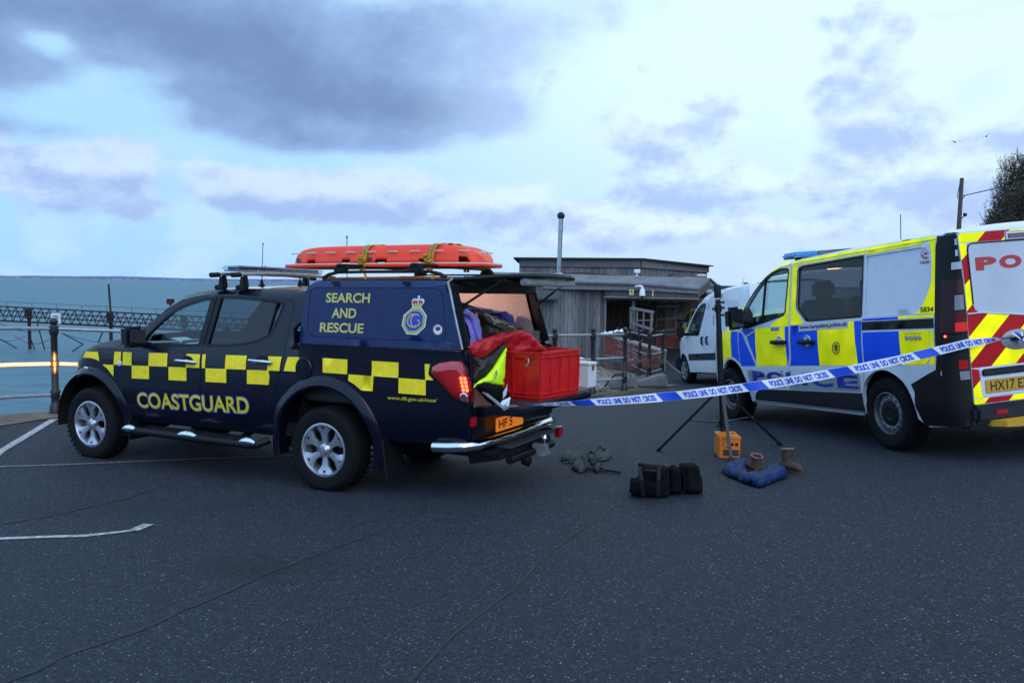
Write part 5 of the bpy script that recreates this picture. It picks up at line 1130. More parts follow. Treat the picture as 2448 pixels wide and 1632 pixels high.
# roof bars, feet, light bar, aerials
for xx in (1.42, 1.15):
    MB().tube([(xx, -.70, 1.908), (xx, -.3, 1.925), (xx, .3, 1.925), (xx, .70, 1.908)], .018, 10).build('roof_bar', galv, T)
    for s in (1, -1):
        ft = MB().box((xx, s * .605, 1.845), (.085, .07, .13), taper=(.62, .8)).box((xx, s * .635, 1.785), (.13, .06, .05)).build('bar_foot', blackp, T, True, bevel=.012)
        MB().cyl((xx, s * .66, 1.908), (xx, s * .76, 1.902), .024, 10).build('bar_end_cap', blackp, ft)
        MB().box((xx, s * .642, 1.895), (.035, .006, .012)).build('foot_badge', whitep, ft, False)
lb = MB().box((1.30, 0, 1.972), (.22, 1.28, .05)).build('light_bar', glass('clear_polycarbonate', (.75, .82, .9)), T, True, bevel=.018)
MB().box((1.30, 0, 1.948), (.20, 1.22, .012)).build('bar_base', galv, lb, False)
for k in range(10):
    yy = .54 - k * .12; MB().box((1.36, yy, 1.972), (.03, .10, .032)).build('lamp_module', dgrey, lb, False, bevel=.004); MB().box((1.245, yy, 1.972), (.03, .10, .032)).build('lamp_module', mat('module_reflector', (.12, .13, .16), .2, metal=.6), lb, False)
MB().lathe([(.045, 0), (.04, .01), (.02, .03), (.012, .07), (.002, .08)], (1.49, 0, 1.80), (0, 0, 1), 14).cyl((1.49, 0, 1.87), (1.47, 0, 2.24), .0035, 6).cyl((1.47, 0, 2.235), (1.47, 0, 2.25), .007, 6).build('aerial', blackp, T)
MB().lathe([(.03, 0), (.02, .03), (.012, .06)], (1.03, -.05, 1.81), (0, 0, 1), 12).cyl((1.03, -.05, 1.86), (1.03, -.05, 1.9), .006, 6).build('aerial', blackp, T)
MB().cyl((1.70, -.2, 1.82), (1.62, -.2, 2.03), .004, 6).build('aerial', blackp, T); MB().cyl((.63, -.3, 1.86), (.63, -.3, 2.315), .004, 6).cyl((.63, -.3, 2.30), (.63, -.3, 2.325), .008, 6).build('aerial', blackp, T)
# rails and carriers on the canopy
for s in (1, -1):
    MB().tube([(.16, s * .66, 1.872), (.10, s * .66, 1.905), (.0, s * .66, 1.925), (-.3, s * .66, 1.928), (-.95, s * .66, 1.928), (-1.05, s * .66, 1.905), (-1.10, s * .66, 1.875)], [.022, .017, .014, .014, .014, .017, .022], 8).build('roof_rail', blackp, T)
    for xx in (-.03, -.80): MB().box((xx, s * .655, 1.945), (.13, .06, .05)).box((xx, s * .64, 1.975), (.09, .10, .03)).build('carrier_clamp', blackp, T, True, bevel=.01)
for xx in (-.03, -.80): MB().bar((xx, -.70, 1.985), (xx, .70, 1.985), .05, .028).build('carrier_bar', blackp, T, True, bevel=.008)
# headlamp glow on the railing, tail glow and the load space lamp
def point(name, loc, e, col, r, par=None, spot=None):
    l = bpy.data.lights.new(name, 'SPOT' if spot else 'POINT'); l.energy = e; l.color = col; l.shadow_soft_size = r
    o = bpy.data.objects.new(name, l); COL.objects.link(o)
    if spot:
        l.spot_size = spot[1]; l.spot_blend = .8; o.scale = (2.6, .55, 1); o.rotation_euler = (Vector(spot[0]) - Vector(loc)).to_track_quat('-Z', 'Y').to_euler()
    if par is not None: o.parent = par
    else: o.location = loc; return o
    o.location = loc; return o
MB().box((-.62, 0, 1.80), (.34, .10, .02)).build('load_space_lamp', mat('lamp_diffuser_lit', (1, 1, 1), .4, emit=(1, .80, .74), es=6), T, False)
point('load_lamp_light', (-.62, 0, 1.76), 15, (1, .72, .62), .08, T)

# ================================================================== POLICE VAN
VM = veh_matrix(4.077710230141085, 9.280972254145913, 1.791887394343992, 3.098)
V = thing('police_van', 'yellow and blue chequered police van with its rear doors facing right', 'van', mw=VM)
VTOP = [(4.05, .62), (4.03, .78), (3.93, .95), (3.76, 1.05), (3.5, 1.12), (3.187, 1.172), (3.06, 1.21), (2.943, 1.263), (2.77, 1.352), (2.595, 1.457), (2.44, 1.572), (2.298, 1.676), (2.15, 1.76), (1.993, 1.828), (1.86, 1.866), (1.72, 1.890), (1.56, 1.902), (1.407, 1.908), (.8, 1.912), (.21, 1.912), (-.4, 1.909), (-.80, 1.903)]
def vy(x, z):
    y = .955 - .14 * .05 * math.log1p(math.exp(min(30, (z - 1.05) / .05)))
    if z < .5: y -= .05 * ((.5 - z) / .25) ** 1.5
    y -= shoulder(polydist(x, z, VTOP), .045) * .8
    if x > 2.6: y -= .34 * ((x - 2.6) / 1.45) ** 2.0
    if x < -.78: a = min(1, (-.78 - x) / .16); y -= .155 * (1 - math.sqrt(max(0, 1 - a * a)))
    y += .010 * math.exp(-((z - .735 + .028 * (x + .7)) / .03) ** 2)
    return y
def vw(off=0.): return lambda x, z: (x, vy(x, z) + off, z)
AR = arc(-.05, .37, .385, 186, -10, 18); AF = arc(2.955, .36, .445, 188, -10, 18)
VB = [(3.95, .28), (4.05, .45)] + VTOP + [(-.80, .30), (-.55, .27)] + AR + [(.40, .30), (2.40, .285)] + AF
VFD = [(1.515, 1.868), (1.515, .90), (1.53, .84), (1.582, .764), (1.62, .60), (1.635, .335), (2.42, .315), (2.475, .45), (2.56, .62), (2.675, .75), (2.688, 1.161), (2.70, 1.205), (2.50, 1.43), (2.38, 1.53), (2.24, 1.64), (2.10, 1.725), (1.95, 1.79), (1.75, 1.848), (1.60, 1.866)]
VSD = [(1.498, 1.868), (1.496, .90), (1.505, .83), (1.545, .764), (1.575, .60), (1.585, .335), (.30, .325), (.285, .52), (.232, .70), (.232, 1.22), (.226, 1.868)]
VFW = [(2.605, 1.222), (2.535, 1.190), (2.1, 1.250), (1.67, 1.318), (1.628, 1.335), (1.608, 1.365), (1.567, 1.785), (1.575, 1.808), (1.605, 1.824), (1.759, 1.832), (1.92, 1.808), (2.052, 1.770), (2.20, 1.692), (2.42, 1.535), (2.58, 1.385), (2.625, 1.29)]
VSW = [(1.13, 1.238), (.251, 1.254), (.240, 1.27), (.245, 1.827), (1.281, 1.826), (1.35, 1.815), (1.374, 1.785), (1.378, 1.42), (1.36, 1.375), (1.208, 1.26), (1.17, 1.242)]
VP = [(.200, 1.818), (-.53, 1.815), (-.60, 1.803), (-.641, 1.76), (-.668, 1.55), (-.663, 1.442), (-.60, 1.34), (-.541, 1.275), (-.50, 1.254), (-.462, 1.25), (.200, 1.246)]
dE = lambda z: .803 + .03 * max(0, (z - 1.3) / .58) ** 1.5
for sgn in (0, 1):
    s = -1 if sgn else 1
    bd = panel('body_side', VB, [inset(VFD, -.003), inset(VSD, -.003), inset(VP, -.002)], vw(), silver, V, .09, mirror=bool(sgn), thick=.04)
    fd = panel('front_door', VFD, [VFW], vw(.001), silver, V, .08, mirror=bool(sgn), thick=.04)
    sd = panel('sliding_door', VSD, [VSW], vw(.001), silver, V, .08, mirror=bool(sgn), thick=.04)
    panel('pressed_panel', VP, [], vw(-.014), silver, V, .12, mirror=bool(sgn))
    panel('window_glass', inset(VFW, -.004), [], vw(-.012), glassc, fd, .12, mirror=bool(sgn))
    panel('window_glass', inset(VSW, -.004), [], vw(-.008), glassd, sd, .12, mirror=bool(sgn))
    panel('window_seal', inset(VFW, -.014), [inset(VFW, .008)], vw(.005), blackp, fd, .12, mirror=bool(sgn))
    panel('window_seal', inset(VSW, -.008), [inset(VSW, .010)], vw(.005), blackp, sd, .12, mirror=bool(sgn))
    MB().bar((2.05, s * (vy(2.05, 1.76) + .004), 1.765), (2.095, s * (vy(2.05, 1.26) + .004), 1.258), .022, .02, (0, 1, 0)).build('quarter_divider', blackp, fd, False)
    panel('mirror_base', [(2.61, 1.23), (2.53, 1.185), (2.34, 1.21), (2.30, 1.24), (2.32, 1.36), (2.42, 1.44), (2.52, 1.42), (2.63, 1.30)], [], vw(.008), blackp, fd, .1, mirror=bool(sgn))
    mr = MB().box((2.40, s * 1.13, 1.325), (.17, .20, .27), taper=(.9, .95)).build('door_mirror', blackp, V, True, bevel=.045)
    MB().bar((2.42, s * .93, 1.23), (2.40, s * 1.08, 1.25), .10, .08).build('mirror_arm', blackp, mr, True, bevel=.02)
    MB().box((2.312, s * 1.13, 1.325), (.006, .15, .21)).build('mirror_glass', MATS['mirror_glass'], mr, False).active_material = mat('dark_mirror', (.10, .12, .14), .1, metal=1.)
    MB().grid(lambda u, v: (-.05 + .40 * math.cos(math.pi * u), s * (.90 - .5 * v), .37 + .40 * math.sin(math.pi * u)), 20, 1).build('wheel_well', interior, V); MB().grid(lambda u, v: (2.955 + .455 * math.cos(math.pi * u), s * (.88 - .5 * v), .36 + .455 * math.sin(math.pi * u)), 20, 1).build('wheel_well', interior, V)
    # lower cladding and track
    panel('sill_cladding', [(2.40, .325), (2.385, .36), (2.34, .41), (2.27, .448), (2.19, .462), (1.59, .482), (.287, .522), (.292, .335)], [], vw(.010), dgrey, V, .12, mirror=bool(sgn), thick=.01)
    panel('slide_rail', [(.232, 1.203), (-.728, 1.205), (-.734, 1.125), (.229, 1.124)], [], vw(.004), blackp, V, .12, mirror=bool(sgn))
    MB().tube([(2.44, s * .925, .312), (.27, s * .93, .335)], .011, 8).build('sill_strip', mat('dull_sill', (.16, .18, .21), .5), V)
    # black rear corner and bumper side
    panel('rear_corner', [(-.722, 1.895), (-.745, 1.888), (-.80, 1.880), (-.80, .30), (-.50, .28), (-.44, .45), (-.455, .57), (-.415, .64), (-.737, .775), (-.753, .87), (-.745, 1.20)], [], vw(.006), blackp, V, .1, mirror=bool(sgn))
    def cr_(v, z, o=0., s=s): a = math.pi / 2 * v; return (-.78 - (.16 + o) * math.sin(a), s * (dE(z) + (vy(-.70, z) + .006 + o - dE(z)) * math.cos(a)), z)
    MB().grid(lambda u, v: cr_(u, .30 + 1.58 * v), 8, 16).grid(lambda u, v: cr_(u, 1.88 + .02 * v, -.03 * v), 8, 2).build('rear_corner', blackp, V)
    lampn = MB().grid(lambda u, v: cr_(.12 + .88 * u, 1.075 + .44 * v, .008 + .006 * math.sin(math.pi * u)), 10, 10).build('tail_lamp', mat('dark_lamp_housing', (.020, .004, .006), .35, spec=.3), V)
    MB().grid(lambda u, v: cr_(.56 + .36 * u, 1.262 + .12 * v, .018 - .006 * (2 * u - 1) ** 2), 6, 3).build('reversing_lens', mat('frosted_lens', (.22, .22, .26), .3, spec=.3), lampn)
    MB().grid(lambda u, v: cr_(.60 + .36 * u, 1.085 + .075 * v, .020), 6, 3).build('brake_lens', mat('faint_red_lens', (.30, .006, .006), .3, emit=(1, .03, .02), es=.25, spec=.3), lampn)
    MB().grid(lambda u, v: cr_(.60 + .36 * u, 1.165 + .08 * v, .019), 6, 3).build('fog_lens', mat('deep_red_lens', (.09, .003, .004), .3, spec=.3), lampn); MB().grid(lambda u, v: cr_(.68 + .22 * u, 1.395 + .105 * v, .019), 6, 3).build('indicator_lens', mat('amber_lens', (.07, .016, .014), .35, spec=.3), lampn)
    MB().grid(lambda u, v: cr_(.50 + .48 * u, 1.592 + .06 * v, .012), 6, 2).build('marker_lamp', mat('pale_lens', (.42, .46, .54), .35), V)
    for z0 in (1.70, 1.79): MB().grid(lambda u, v: cr_(.70 + .16 * u, z0 + .05 * v, .008), 3, 2).build('blue_strobe', mat('strobe_lens', (.45, .62, .70), .1, coat=1.), V)
    MB().lathe([(.010, 0), (.008, .006), (.001, .008)], cr_(.30, 1.052, .004), (-.5, s, 0), 10).build('red_tell_tale', ledm, V)
    MB().grid(lambda u, v: cr_(.64 + .30 * u, .775 + .075 * v, .006), 3, 2).build('rear_reflector', redl, V); MB().grid(lambda u, v: cr_(.66 + .30 * u, .690 + .070 * v, .006), 3, 2).build('rear_clear_lamp', MATS['frosted_lens'], V)
def vcross(name, pts, crown, m, par=V, nv=14, ins=0., off=0.):
    n = len(pts) - 1
    def fn(u, v):
        i = min(int(u * n + 1e-6), n - 1); f = u * n - i; x = pts[i][0] + (pts[i + 1][0] - pts[i][0]) * f; z = pts[i][1] + (pts[i + 1][1] - pts[i][1]) * f
        k = 1 - abs(2 * v - 1) ** 2.6; cx, cz = crown(x, z); return (x + cx * k, (vy(x, z) - ins) * (1 - 2 * v), z + cz * k + off)
    return MB().grid(fn, n, nv).build(name, m, par, True, 50)
vcross('bonnet', VTOP[1:8], lambda x, z: (.06, .07), fluo); vcross('windscreen', VTOP[7:13], lambda x, z: (.22 * max(0, min(1, (1.85 - z) / .5)), .03), glassc, ins=.04)
vcross('front_bumper', [(3.95, .28), (4.05, .45), (4.05, .62), (4.03, .78)], lambda x, z: (.14, 0), blackp); vcross('roof', VTOP[12:], lambda x, z: (0, .055), silver)
MB().grid(lambda u, v: (-.78 - .16 * math.sin(math.pi / 2 * v), (vy(-.7, 1.9) - .05 * v) * (1 - 2 * u), (1.903 + .055 * (1 - abs(2 * u - 1) ** 2.6)) * math.cos(math.pi / 2 * v) + 1.878 * (1 - math.cos(math.pi / 2 * v))), 14, 5).build('roof_rear_edge', silver, V)
MB().box((1.5, 0, .33), (4.4, 1.5, .10)).box((1.2, 0, .45), (3.8, 1.72, .04)).build('underbody', interior, V, False)
# films
def film(poly, m, par=V, off=.003, step=.12, name='film'): return panel(name, poly, [], vw(off), m, par, step)
SL = [o for o in V.children if o.name.startswith('sliding_door')][0]; FDL = [o for o in V.children if o.name.startswith('front_door')][-2]; BL = [o for o in V.children if o.name.startswith('body_side')][-2]
FDL = [o for o in V.children if o.name.startswith('front_door')][0]; BL = [o for o in V.children if o.name.startswith('body_side')][0]
zc0 = lambda x: .82 - .028 * (x + .74)
film([(1.488, 1.862), (1.39, 1.862), (1.395, 1.40), (1.37, 1.345), (1.235, 1.235), (1.225, 1.205), (1.488, 1.205)], fluo, SL)
film([(1.49, 1.862), (.235, 1.862), (.235, 1.845), (1.30, 1.845), (1.49, 1.845)], fluo, SL, .0042)
film([(1.50, 1.899), (.226, 1.901), (.226, 1.873), (1.50, 1.873)], fluo, BL, .005); film([(.216, 1.901), (-.715, 1.895), (-.716, 1.868), (.216, 1.873)], fluo, BL, .005)
film([(.216, 1.862), (-.55, 1.860), (-.57, 1.845), (.216, 1.837)], fluo, BL, .004)
film([(-.635, 1.858), (-.717, 1.858), (-.740, 1.245), (-.492, 1.251), (-.52, 1.262), (-.575, 1.30), (-.64, 1.40), (-.685, 1.50), (-.687, 1.64), (-.672, 1.77), (-.655, 1.82)], fluo, BL, .004)
film([(-.286, 1.235), (-.735, 1.238), (-.735, 1.214), (-.287, 1.212)], fluo, BL, .004); film([(.220, 1.232), (-.284, 1.234), (-.285, 1.212), (.220, 1.212)], pblue, BL, .004)
# A pillar and front door frame
film([(1.524, 1.862), (1.60, 1.86), (1.75, 1.842), (1.93, 1.79), (2.09, 1.722), (2.235, 1.632), (2.38, 1.522), (2.52, 1.402), (2.50, 1.385), (2.41, 1.46), (2.20, 1.655), (2.05, 1.735), (1.92, 1.775), (1.76, 1.80), (1.60, 1.79), (1.555, 1.77), (1.59, 1.36), (1.61, 1.32), (1.67, 1.295), (1.95, 1.245), (1.93, 1.232), (1.96, 1.197), (1.524, 1.197)], fluo, FDL, .0035, name='film') if False else None
film([(1.524, 1.862), (1.60, 1.86), (1.75, 1.842), (1.93, 1.79), (1.92, 1.824), (1.76, 1.848)], fluo, FDL, .004) if False else None
film([(1.524, 1.855), (1.545, 1.845), (1.551, 1.80), (1.590, 1.36), (1.62, 1.315), (1.70, 1.29), (1.80, 1.26), (1.90, 1.215), (1.93, 1.195), (1.524, 1.195)], fluo, FDL)
film([(1.56, 1.902), (1.72, 1.888), (1.86, 1.864), (1.993, 1.826), (2.15, 1.757), (2.298, 1.673), (2.44, 1.569), (2.595, 1.454), (2.77, 1.349), (2.94, 1.262), (2.90, 1.235), (2.74, 1.30), (2.56, 1.41), (2.40, 1.535), (2.25, 1.65), (2.10, 1.738), (1.95, 1.805), (1.76, 1.858), (1.56, 1.873)], fluo, BL)
# chequers: bottom edge follows zc0
film([(3.30, 1.13), (3.12, 1.165), (3.032, 1.172), (2.905, 1.158), (2.915, .845), (3.0, .83), (3.10, .80), (3.22, .76), (3.40, .80), (3.42, 1.08)], fluo, BL)
film([(3.06, 1.20), (2.96, 1.235), (2.88, 1.235), (2.70, 1.215), (2.702, 1.172), (3.02, 1.175)], fluo, BL); film([(2.897, 1.156), (2.702, 1.154), (2.69, .765), (2.78, .815), (2.897, .842)], pblue, BL)
film([(2.675, 1.145), (2.640, 1.145), (2.575, 1.125), (2.30, .765), (2.30, zc0(2.3)), (2.635, zc0(2.62)), (2.672, .78)], pblue, FDL); film([(2.615, 1.182), (2.30, 1.182), (2.27, 1.168), (2.49, 1.10)], pblue, FDL)
film([(2.46, 1.085), (2.262, 1.15), (2.264, .83), (2.283, .80)], pblue, FDL)
film([(2.255, 1.182), (1.608, 1.187), (1.582, zc0(1.6)), (2.258, zc0(2.26))], fluo, FDL); film([(1.598, 1.187), (1.524, 1.189), (1.524, .90), (1.545, .83), (1.573, zc0(1.57))], pblue, FDL)
film([(1.487, 1.197), (.972, 1.202), (.958, zc0(.96)), (1.525, zc0(1.53)), (1.496, .83), (1.487, .90)], pblue, SL); film([(.966, 1.202), (.356, 1.214), (.312, zc0(.3)), (.952, zc0(.95))], fluo, SL); film([(.350, 1.214), (.24, 1.216), (.24, zc0(.24)), (.306, zc0(.3))], pblue, SL)
film([(.218, 1.104), (-.292, 1.106), (-.312, zc0(-.31)), (.218, zc0(.2))], pblue, BL); film([(-.298, 1.106), (-.684, 1.108), (-.672, .87), (-.62, zc0(-.6)), (-.318, zc0(-.31))], fluo, BL); film([(-.692, 1.108), (-.730, 1.108), (-.730, zc0(-.73)), (-.66, zc0(-.66)), (-.682, .88)], fluo, BL)
# lettering
def vt(x0, z0, x1, z1, h, off=.006, sl=0.):
    def fn(u, v): x = x0 + (x1 - x0) * u - sl * v; z = z0 + (z1 - z0) * u + h * v; return (x, vy(x, z) + off, z)
    return fn
film([(1.322, 1.210), (.445, 1.226), (.438, 1.152), (1.312, 1.132)], mat('pale_sticker', (.52, .57, .64), .5), SL, .0045, name='web_strip')
lettering('www.hampshire.police.uk', vt(1.30, 1.142, .455, 1.160, .055), black, SL, .028); lettering('5834', vt(-.568, 1.262, -.728, 1.260, .044), black, BL, .03); lettering('5834', vt(2.905, 1.172, 2.765, 1.172, .042), black, BL, .02)
film([(1.90, 1.187), (1.71, 1.189), (1.712, 1.146), (1.90, 1.142)], MATS['pale_sticker'], FDL, .0045, name='phone_strip'); lettering('101', vt(1.83, 1.150, 1.725, 1.152, .032), black, FDL, .03)
film([(1.89, 1.182), (1.845, 1.183), (1.845, 1.150), (1.89, 1.150)], black, FDL, .0055, name='phone_symbol'); film([(1.878, 1.172), (1.857, 1.172), (1.857, 1.160), (1.878, 1.160)], MATS['pale_sticker'], FDL, .0065, name='phone_symbol')
grm = mat('grey_reflective_band', (.26, .29, .33), .45, var=.08, vscale=40)
for a_, c_, par in ((2.50, 1.645, FDL), (1.57, .30, SL)):
    film([(a_, .695 - .01 * (a_ - 1) if a_ > 2 else .70), (c_, .712), (c_, .53 - .01 * (c_ - .3)), (a_ - (.04 if a_ > 2 else 0), .495)], grm, par, .0035)
for ch_, x0, x1 in (('P', 2.38, 2.09), ('O', 2.035, 1.685), ('L', 1.615, 1.375), ('I', 1.300, 1.205), ('C', 1.12, .74), ('E', .665, .325)):
    lettering(ch_, vt(x0, .545 + .010 * (2.4 - x0) / 2, x1, .545 + .010 * (2.4 - x1) / 2, .135), bluetxt, SL if x0 < 1.6 else FDL, .045)
# handles
for hx, par in ((1.700, FDL), (1.145, SL)):
    MB().lathe([(.078, 0), (.074, .006), (.04, -.004), (.001, -.01)], (0, 0, 0), (0, 1, 0), 24, False).build('handle_cup', silver, par).data.transform(Matrix.Translation((hx, vy(hx, 1.03) + .006, 1.03)) @ Matrix.Diagonal((.85, 1, .80, 1)))
    MB().tube([(hx + .13, vy(hx, 1.02) + .008, 1.02), (hx + .115, vy(hx, 1.02) + .04, 1.02), (hx, vy(hx, 1.02) + .052, 1.02), (hx - .115, vy(hx, 1.02) + .04, 1.02), (hx - .13, vy(hx, 1.02) + .008, 1.02)], [.018, .024, .026, .024, .018], 8).build('handle', blackp, par)
MB().lathe([(.022, 0), (.018, .008), (.001, .01)], (2.905, vy(2.9, 1.06) + .002, 1.062), (0, 1, 0), 14).build('side_repeater', MATS['clear_lens'], V)
# small emblems
def aff(M, off, f=vy): return lambda a, b_: (lambda x, z: (x, f(x, z) + off, z))(M[0][0] * a + M[0][1] * b_ + M[0][2], M[1][0] * a + M[1][1] * b_ + M[1][2])
A1 = ((-0.00134499, 0.00011355, 1.60326), (2.84109e-06, -0.000804068, 2.09434)); f1 = aff(A1, .0055)
def ringm(f, cx, cy_, rx, ry, w, m, par, name='emblem_ring', n=28, off=0):
    b = MB(); vs = []
    for k in range(n): a = 2 * math.pi * k / n; vs += [f(cx + rx * math.cos(a), cy_ + ry * math.sin(a)), f(cx + (rx - w) * math.cos(a), cy_ + (ry - w) * math.sin(a))]
    b.add(vs, [(2 * k, 2 * k + 1, (2 * k + 3) % (2 * n), (2 * k + 2) % (2 * n)) for k in range(n)]); return b.build(name, m, par, False)
def polyf(f, pts, m, par, name='emblem_shape'):
    b = MB(); tv, tf, _ = tri_poly([(p[0] / 10, p[1] / 10) for p in pts], [], 3.); b.add([f(p[0] * 10, p[1] * 10) for p in tv], tf); return b.build(name, m, par, False)
dgr = mat('dark_olive_print', (.06, .07, .01), .5)
ringm(f1, 832, 1420, 50, 80, 8, dgr, SL); ringm(f1, 832, 1420, 28, 52, 6, dgr, SL)
for k in range(16): a = 2 * math.pi * k / 16; polyf(f1, [(832 + 39 * math.cos(a) - 5, 1420 + 66 * math.sin(a) - 7), (832 + 39 * math.cos(a) + 5, 1420 + 66 * math.sin(a) - 7), (832 + 39 * math.cos(a), 1420 + 66 * math.sin(a) + 7)], dgr, SL)
polyf(f1, [(816, 1385), (848, 1385), (846, 1440), (832, 1462), (818, 1440)], dgr, SL); polyf(f1, [(820, 1382), (826, 1368), (832, 1378), (838, 1368), (844, 1382)], dgr, SL); polyf(aff(A1, .0068), [(824, 1415), (840, 1415), (840, 1435), (824, 1435)], str_, SL)
A2 = ((-0.00105237, -4.06124e-05, -0.249775), (-0.000111433, -0.000730444, 2.10103)); f2 = aff(A2, -.009)
for k, chr_ in enumerate('CRIMESTOPPERS'):
    a = R(215 - 250 * k / 12 * 1.0); cx, cy_ = 300 + 50 * math.cos(a), 440 - 62 * math.sin(a); rot = -(a - math.pi / 2)
    def fq(u, v, cx=cx, cy_=cy_, rot=rot): du, dv = (u - .5) * 7.5, -(v - .5) * 14; return f2(cx + du * math.cos(rot) - dv * math.sin(rot), cy_ + du * math.sin(rot) * 1.2 + dv * math.cos(rot))
    lettering(chr_, fq, black, V, .02)
polyf(f2, [(262, 440), (275, 425), (278, 455), (300, 470), (298, 490), (280, 480), (264, 462)], str_, V); polyf(f2, [(285, 415), (305, 405), (312, 425), (300, 440), (288, 430)], str_, V); polyf(f2, [(315, 410), (325, 400), (324, 432), (316, 430)], str_, V); polyf(f2, [(308, 455), (322, 455), (318, 488), (310, 488)], black, V)
polyf(f2, [(238, 512), (345, 505), (345, 530), (238, 540)], redtxt, V); lettering('0800 555 111', lambda u, v: aff(A2, -.0078)(244 + 96 * u, 532 - 6 * u - 15 * v), whitep, V, .02)
A3 = ((-0.00107965, 1.33288e-05, -0.316784), (-1.208e-05, -0.000737978, 2.08676)); f3 = aff(A3, .0055)
lettering("IT'S NOT WORTH THE RISK", lambda u, v: f3(68 + 198 * u, 1366 - 5 * u - 14 * v), redtxt, BL, .01)
for k in range(4):
    cx = 96 + 50 * k; b = MB(); b.add([f3(cx + 20 * math.cos(2 * math.pi * q / 20), 1410 + 28 * math.sin(2 * math.pi * q / 20)) for q in range(20)], [tuple(range(20))]); b.build('warning_disc', stw, BL, False)
    ringm(aff(A3, .0062), cx, 1410, 22, 31, 5, black if k % 2 == 0 else redtxt, BL, 'warning_ring'); polyf(aff(A3, .0068), [(cx - 6, 1425), (cx - 4, 1400), (cx + 5, 1397), (cx + 7, 1424)], black, BL, 'warning_symbol')
# rear doors
RX = -.946
def rx(y, z, o=0.): return RX - o - .012 * math.exp(-((z - 1.23) / .015) ** 2) * 0
def rdface(pts, m, par, off=0., name='film', step=.2, thick=0.):
    tv, tf, rings = tri_poly(pts, [], step); b = MB(); b.add([(rx(y, z, off), y, z) for y, z in tv], tf)
    if thick:
        for r in rings:
            k = len(b.v); n = len(r); b.v += [b.v[i] for i in r] + [(b.v[i][0] + thick, b.v[i][1], b.v[i][2]) for i in r]; b.f += [(k + i, k + (i + 1) % n, k + n + (i + 1) % n, k + n + i) for i in range(n)]
    return b.build(name, m, par, True, 40)
def roundrect(y0, y1, z0, z1, r, n=5):
    out = []
    for cy_, cz, a0 in ((y1 - r, z1 - r, 0), (y0 + r, z1 - r, 90), (y0 + r, z0 + r, 180), (y1 - r, z0 + r, 270)): out += [(cy_ + r * math.cos(R(a0 + 90 * k / n)), cz + r * math.sin(R(a0 + 90 * k / n))) for k in range(n + 1)]
    return out
DO = [(.004, .475), (.775, .475), (.798, .495), (.800, 1.3), (.806, 1.55), (.826, 1.84), (.818, 1.878), (.79, 1.888), (.004, 1.892)]
rd1 = rdface(DO, silver, V, 0, 'rear_door', .25, .05); rd2 = rdface([(-y, z) for y, z in DO], silver, V, 0, 'rear_door', .25, .05)
def clip(poly, fn):
    out = []
    for i, p in enumerate(poly):
        q = poly[(i + 1) % len(poly)]; a, b_ = fn(p), fn(q)
        if a >= 0: out.append(p)
        if (a >= 0) != (b_ >= 0): t = a / (a - b_); out.append((p[0] + (q[0] - p[0]) * t, p[1] + (q[1] - p[1]) * t))
    return out
regions = [[(.819, 1.808), (.822, 1.868), (.80, 1.880), (.01, 1.884), (.01, 1.80), (.74, 1.803)], [(.818, 1.80), (.803, 1.60), (.797, 1.45), (.797, 1.228), (.700, 1.228), (.70, 1.245), (.734, 1.30), (.748, 1.74), (.757, 1.80)], 
           [(.797, 1.218), (.62, 1.215), (.01, 1.185), (.01, .775), (.70, .778), (.797, .778)], [(.797, .772), (.728, .760), (.720, .56), (.70, .530), (.797, .530)], [(.797, .524), (.01, .524), (.01, .480), (.797, .480)]]
for rg in regions:
    for mir in (1, -1):
        for k in range(-6, 10):
            c0 = 1.949 + .237 * k; pp_ = [(y * mir, z) for y, z in rg]
            fcol = lambda y, z: y + 1.115 * z
            P = clip(clip(pp_, lambda p: fcol(*p) - c0), lambda p: c0 + .237 - fcol(*p))
            if len(P) > 2 and abs(sum(P[i][0] * P[(i + 1) % len(P)][1] - P[(i + 1) % len(P)][0] * P[i][1] for i in range(len(P)))) > 1e-4:
                m = pred if k % 2 == 0 else fluo; b = MB(); b.add([(rx(y, z, .003), y, z) for y, z in P], [tuple(range(len(P)))]); b.build('stripe', m, rd1 if mir > 0 else rd2, False)
wb_ = rdface([(.735, 1.30), (.748, 1.74), (.735, 1.78), (.70, 1.793), (.02, 1.790), (.02, 1.165), (.25, 1.172), (.68, 1.228), (.72, 1.25)], mat('pale_rear_panel', (.46, .50, .56), .3, coat=.8, var=.08, vscale=3), rd1, .0045, 'window_blank')
MB().tube([(RX - .006, y, z) for y, z in [(.735, 1.30), (.748, 1.74), (.735, 1.78), (.70, 1.793), (.02, 1.790)]], .006, 6).build('panel_bead', dgrey, rd1)
MB().tube([(RX - .006, y, z) for y, z in [(.797, 1.222), (.66, 1.222), (.25, 1.172), (.02, 1.165)]], .006, 6).build('crease_strip', silver, rd1)
rdface([(.02, 1.79), (-.735, 1.79), (-.735, 1.25), (-.68, 1.228), (-.02, 1.165)][1:] + [(-.02, 1.79)], MATS['pale_rear_panel'], rd2, .0045, 'window_blank')
for k, (ch_, y0, y1) in enumerate((('P', .682, .480), ('O', .452, .236), ('L', .19, .03), ('I', -.02, -.07), ('C', -.12, -.33), ('E', -.38, -.57))):
    lettering(ch_, lambda u, v: (rx(0, 0, .007), y0 + (y1 - y0) * u, 1.566 + .108 * v), redtxt, rd1 if k < 4 else rd2, .06)
MB().box((RX - .01, .0, 1.832), (.03, .735, .058)).build('high_brake_light', mat('dull_red_lens', (.14, .004, .01), .2, coat=1.), rd1, True, bevel=.012)
MB().box((RX - .004, 0, 1.832), (.02, .765, .078)).build('brake_light_bezel', silver, rd1, True, bevel=.012)
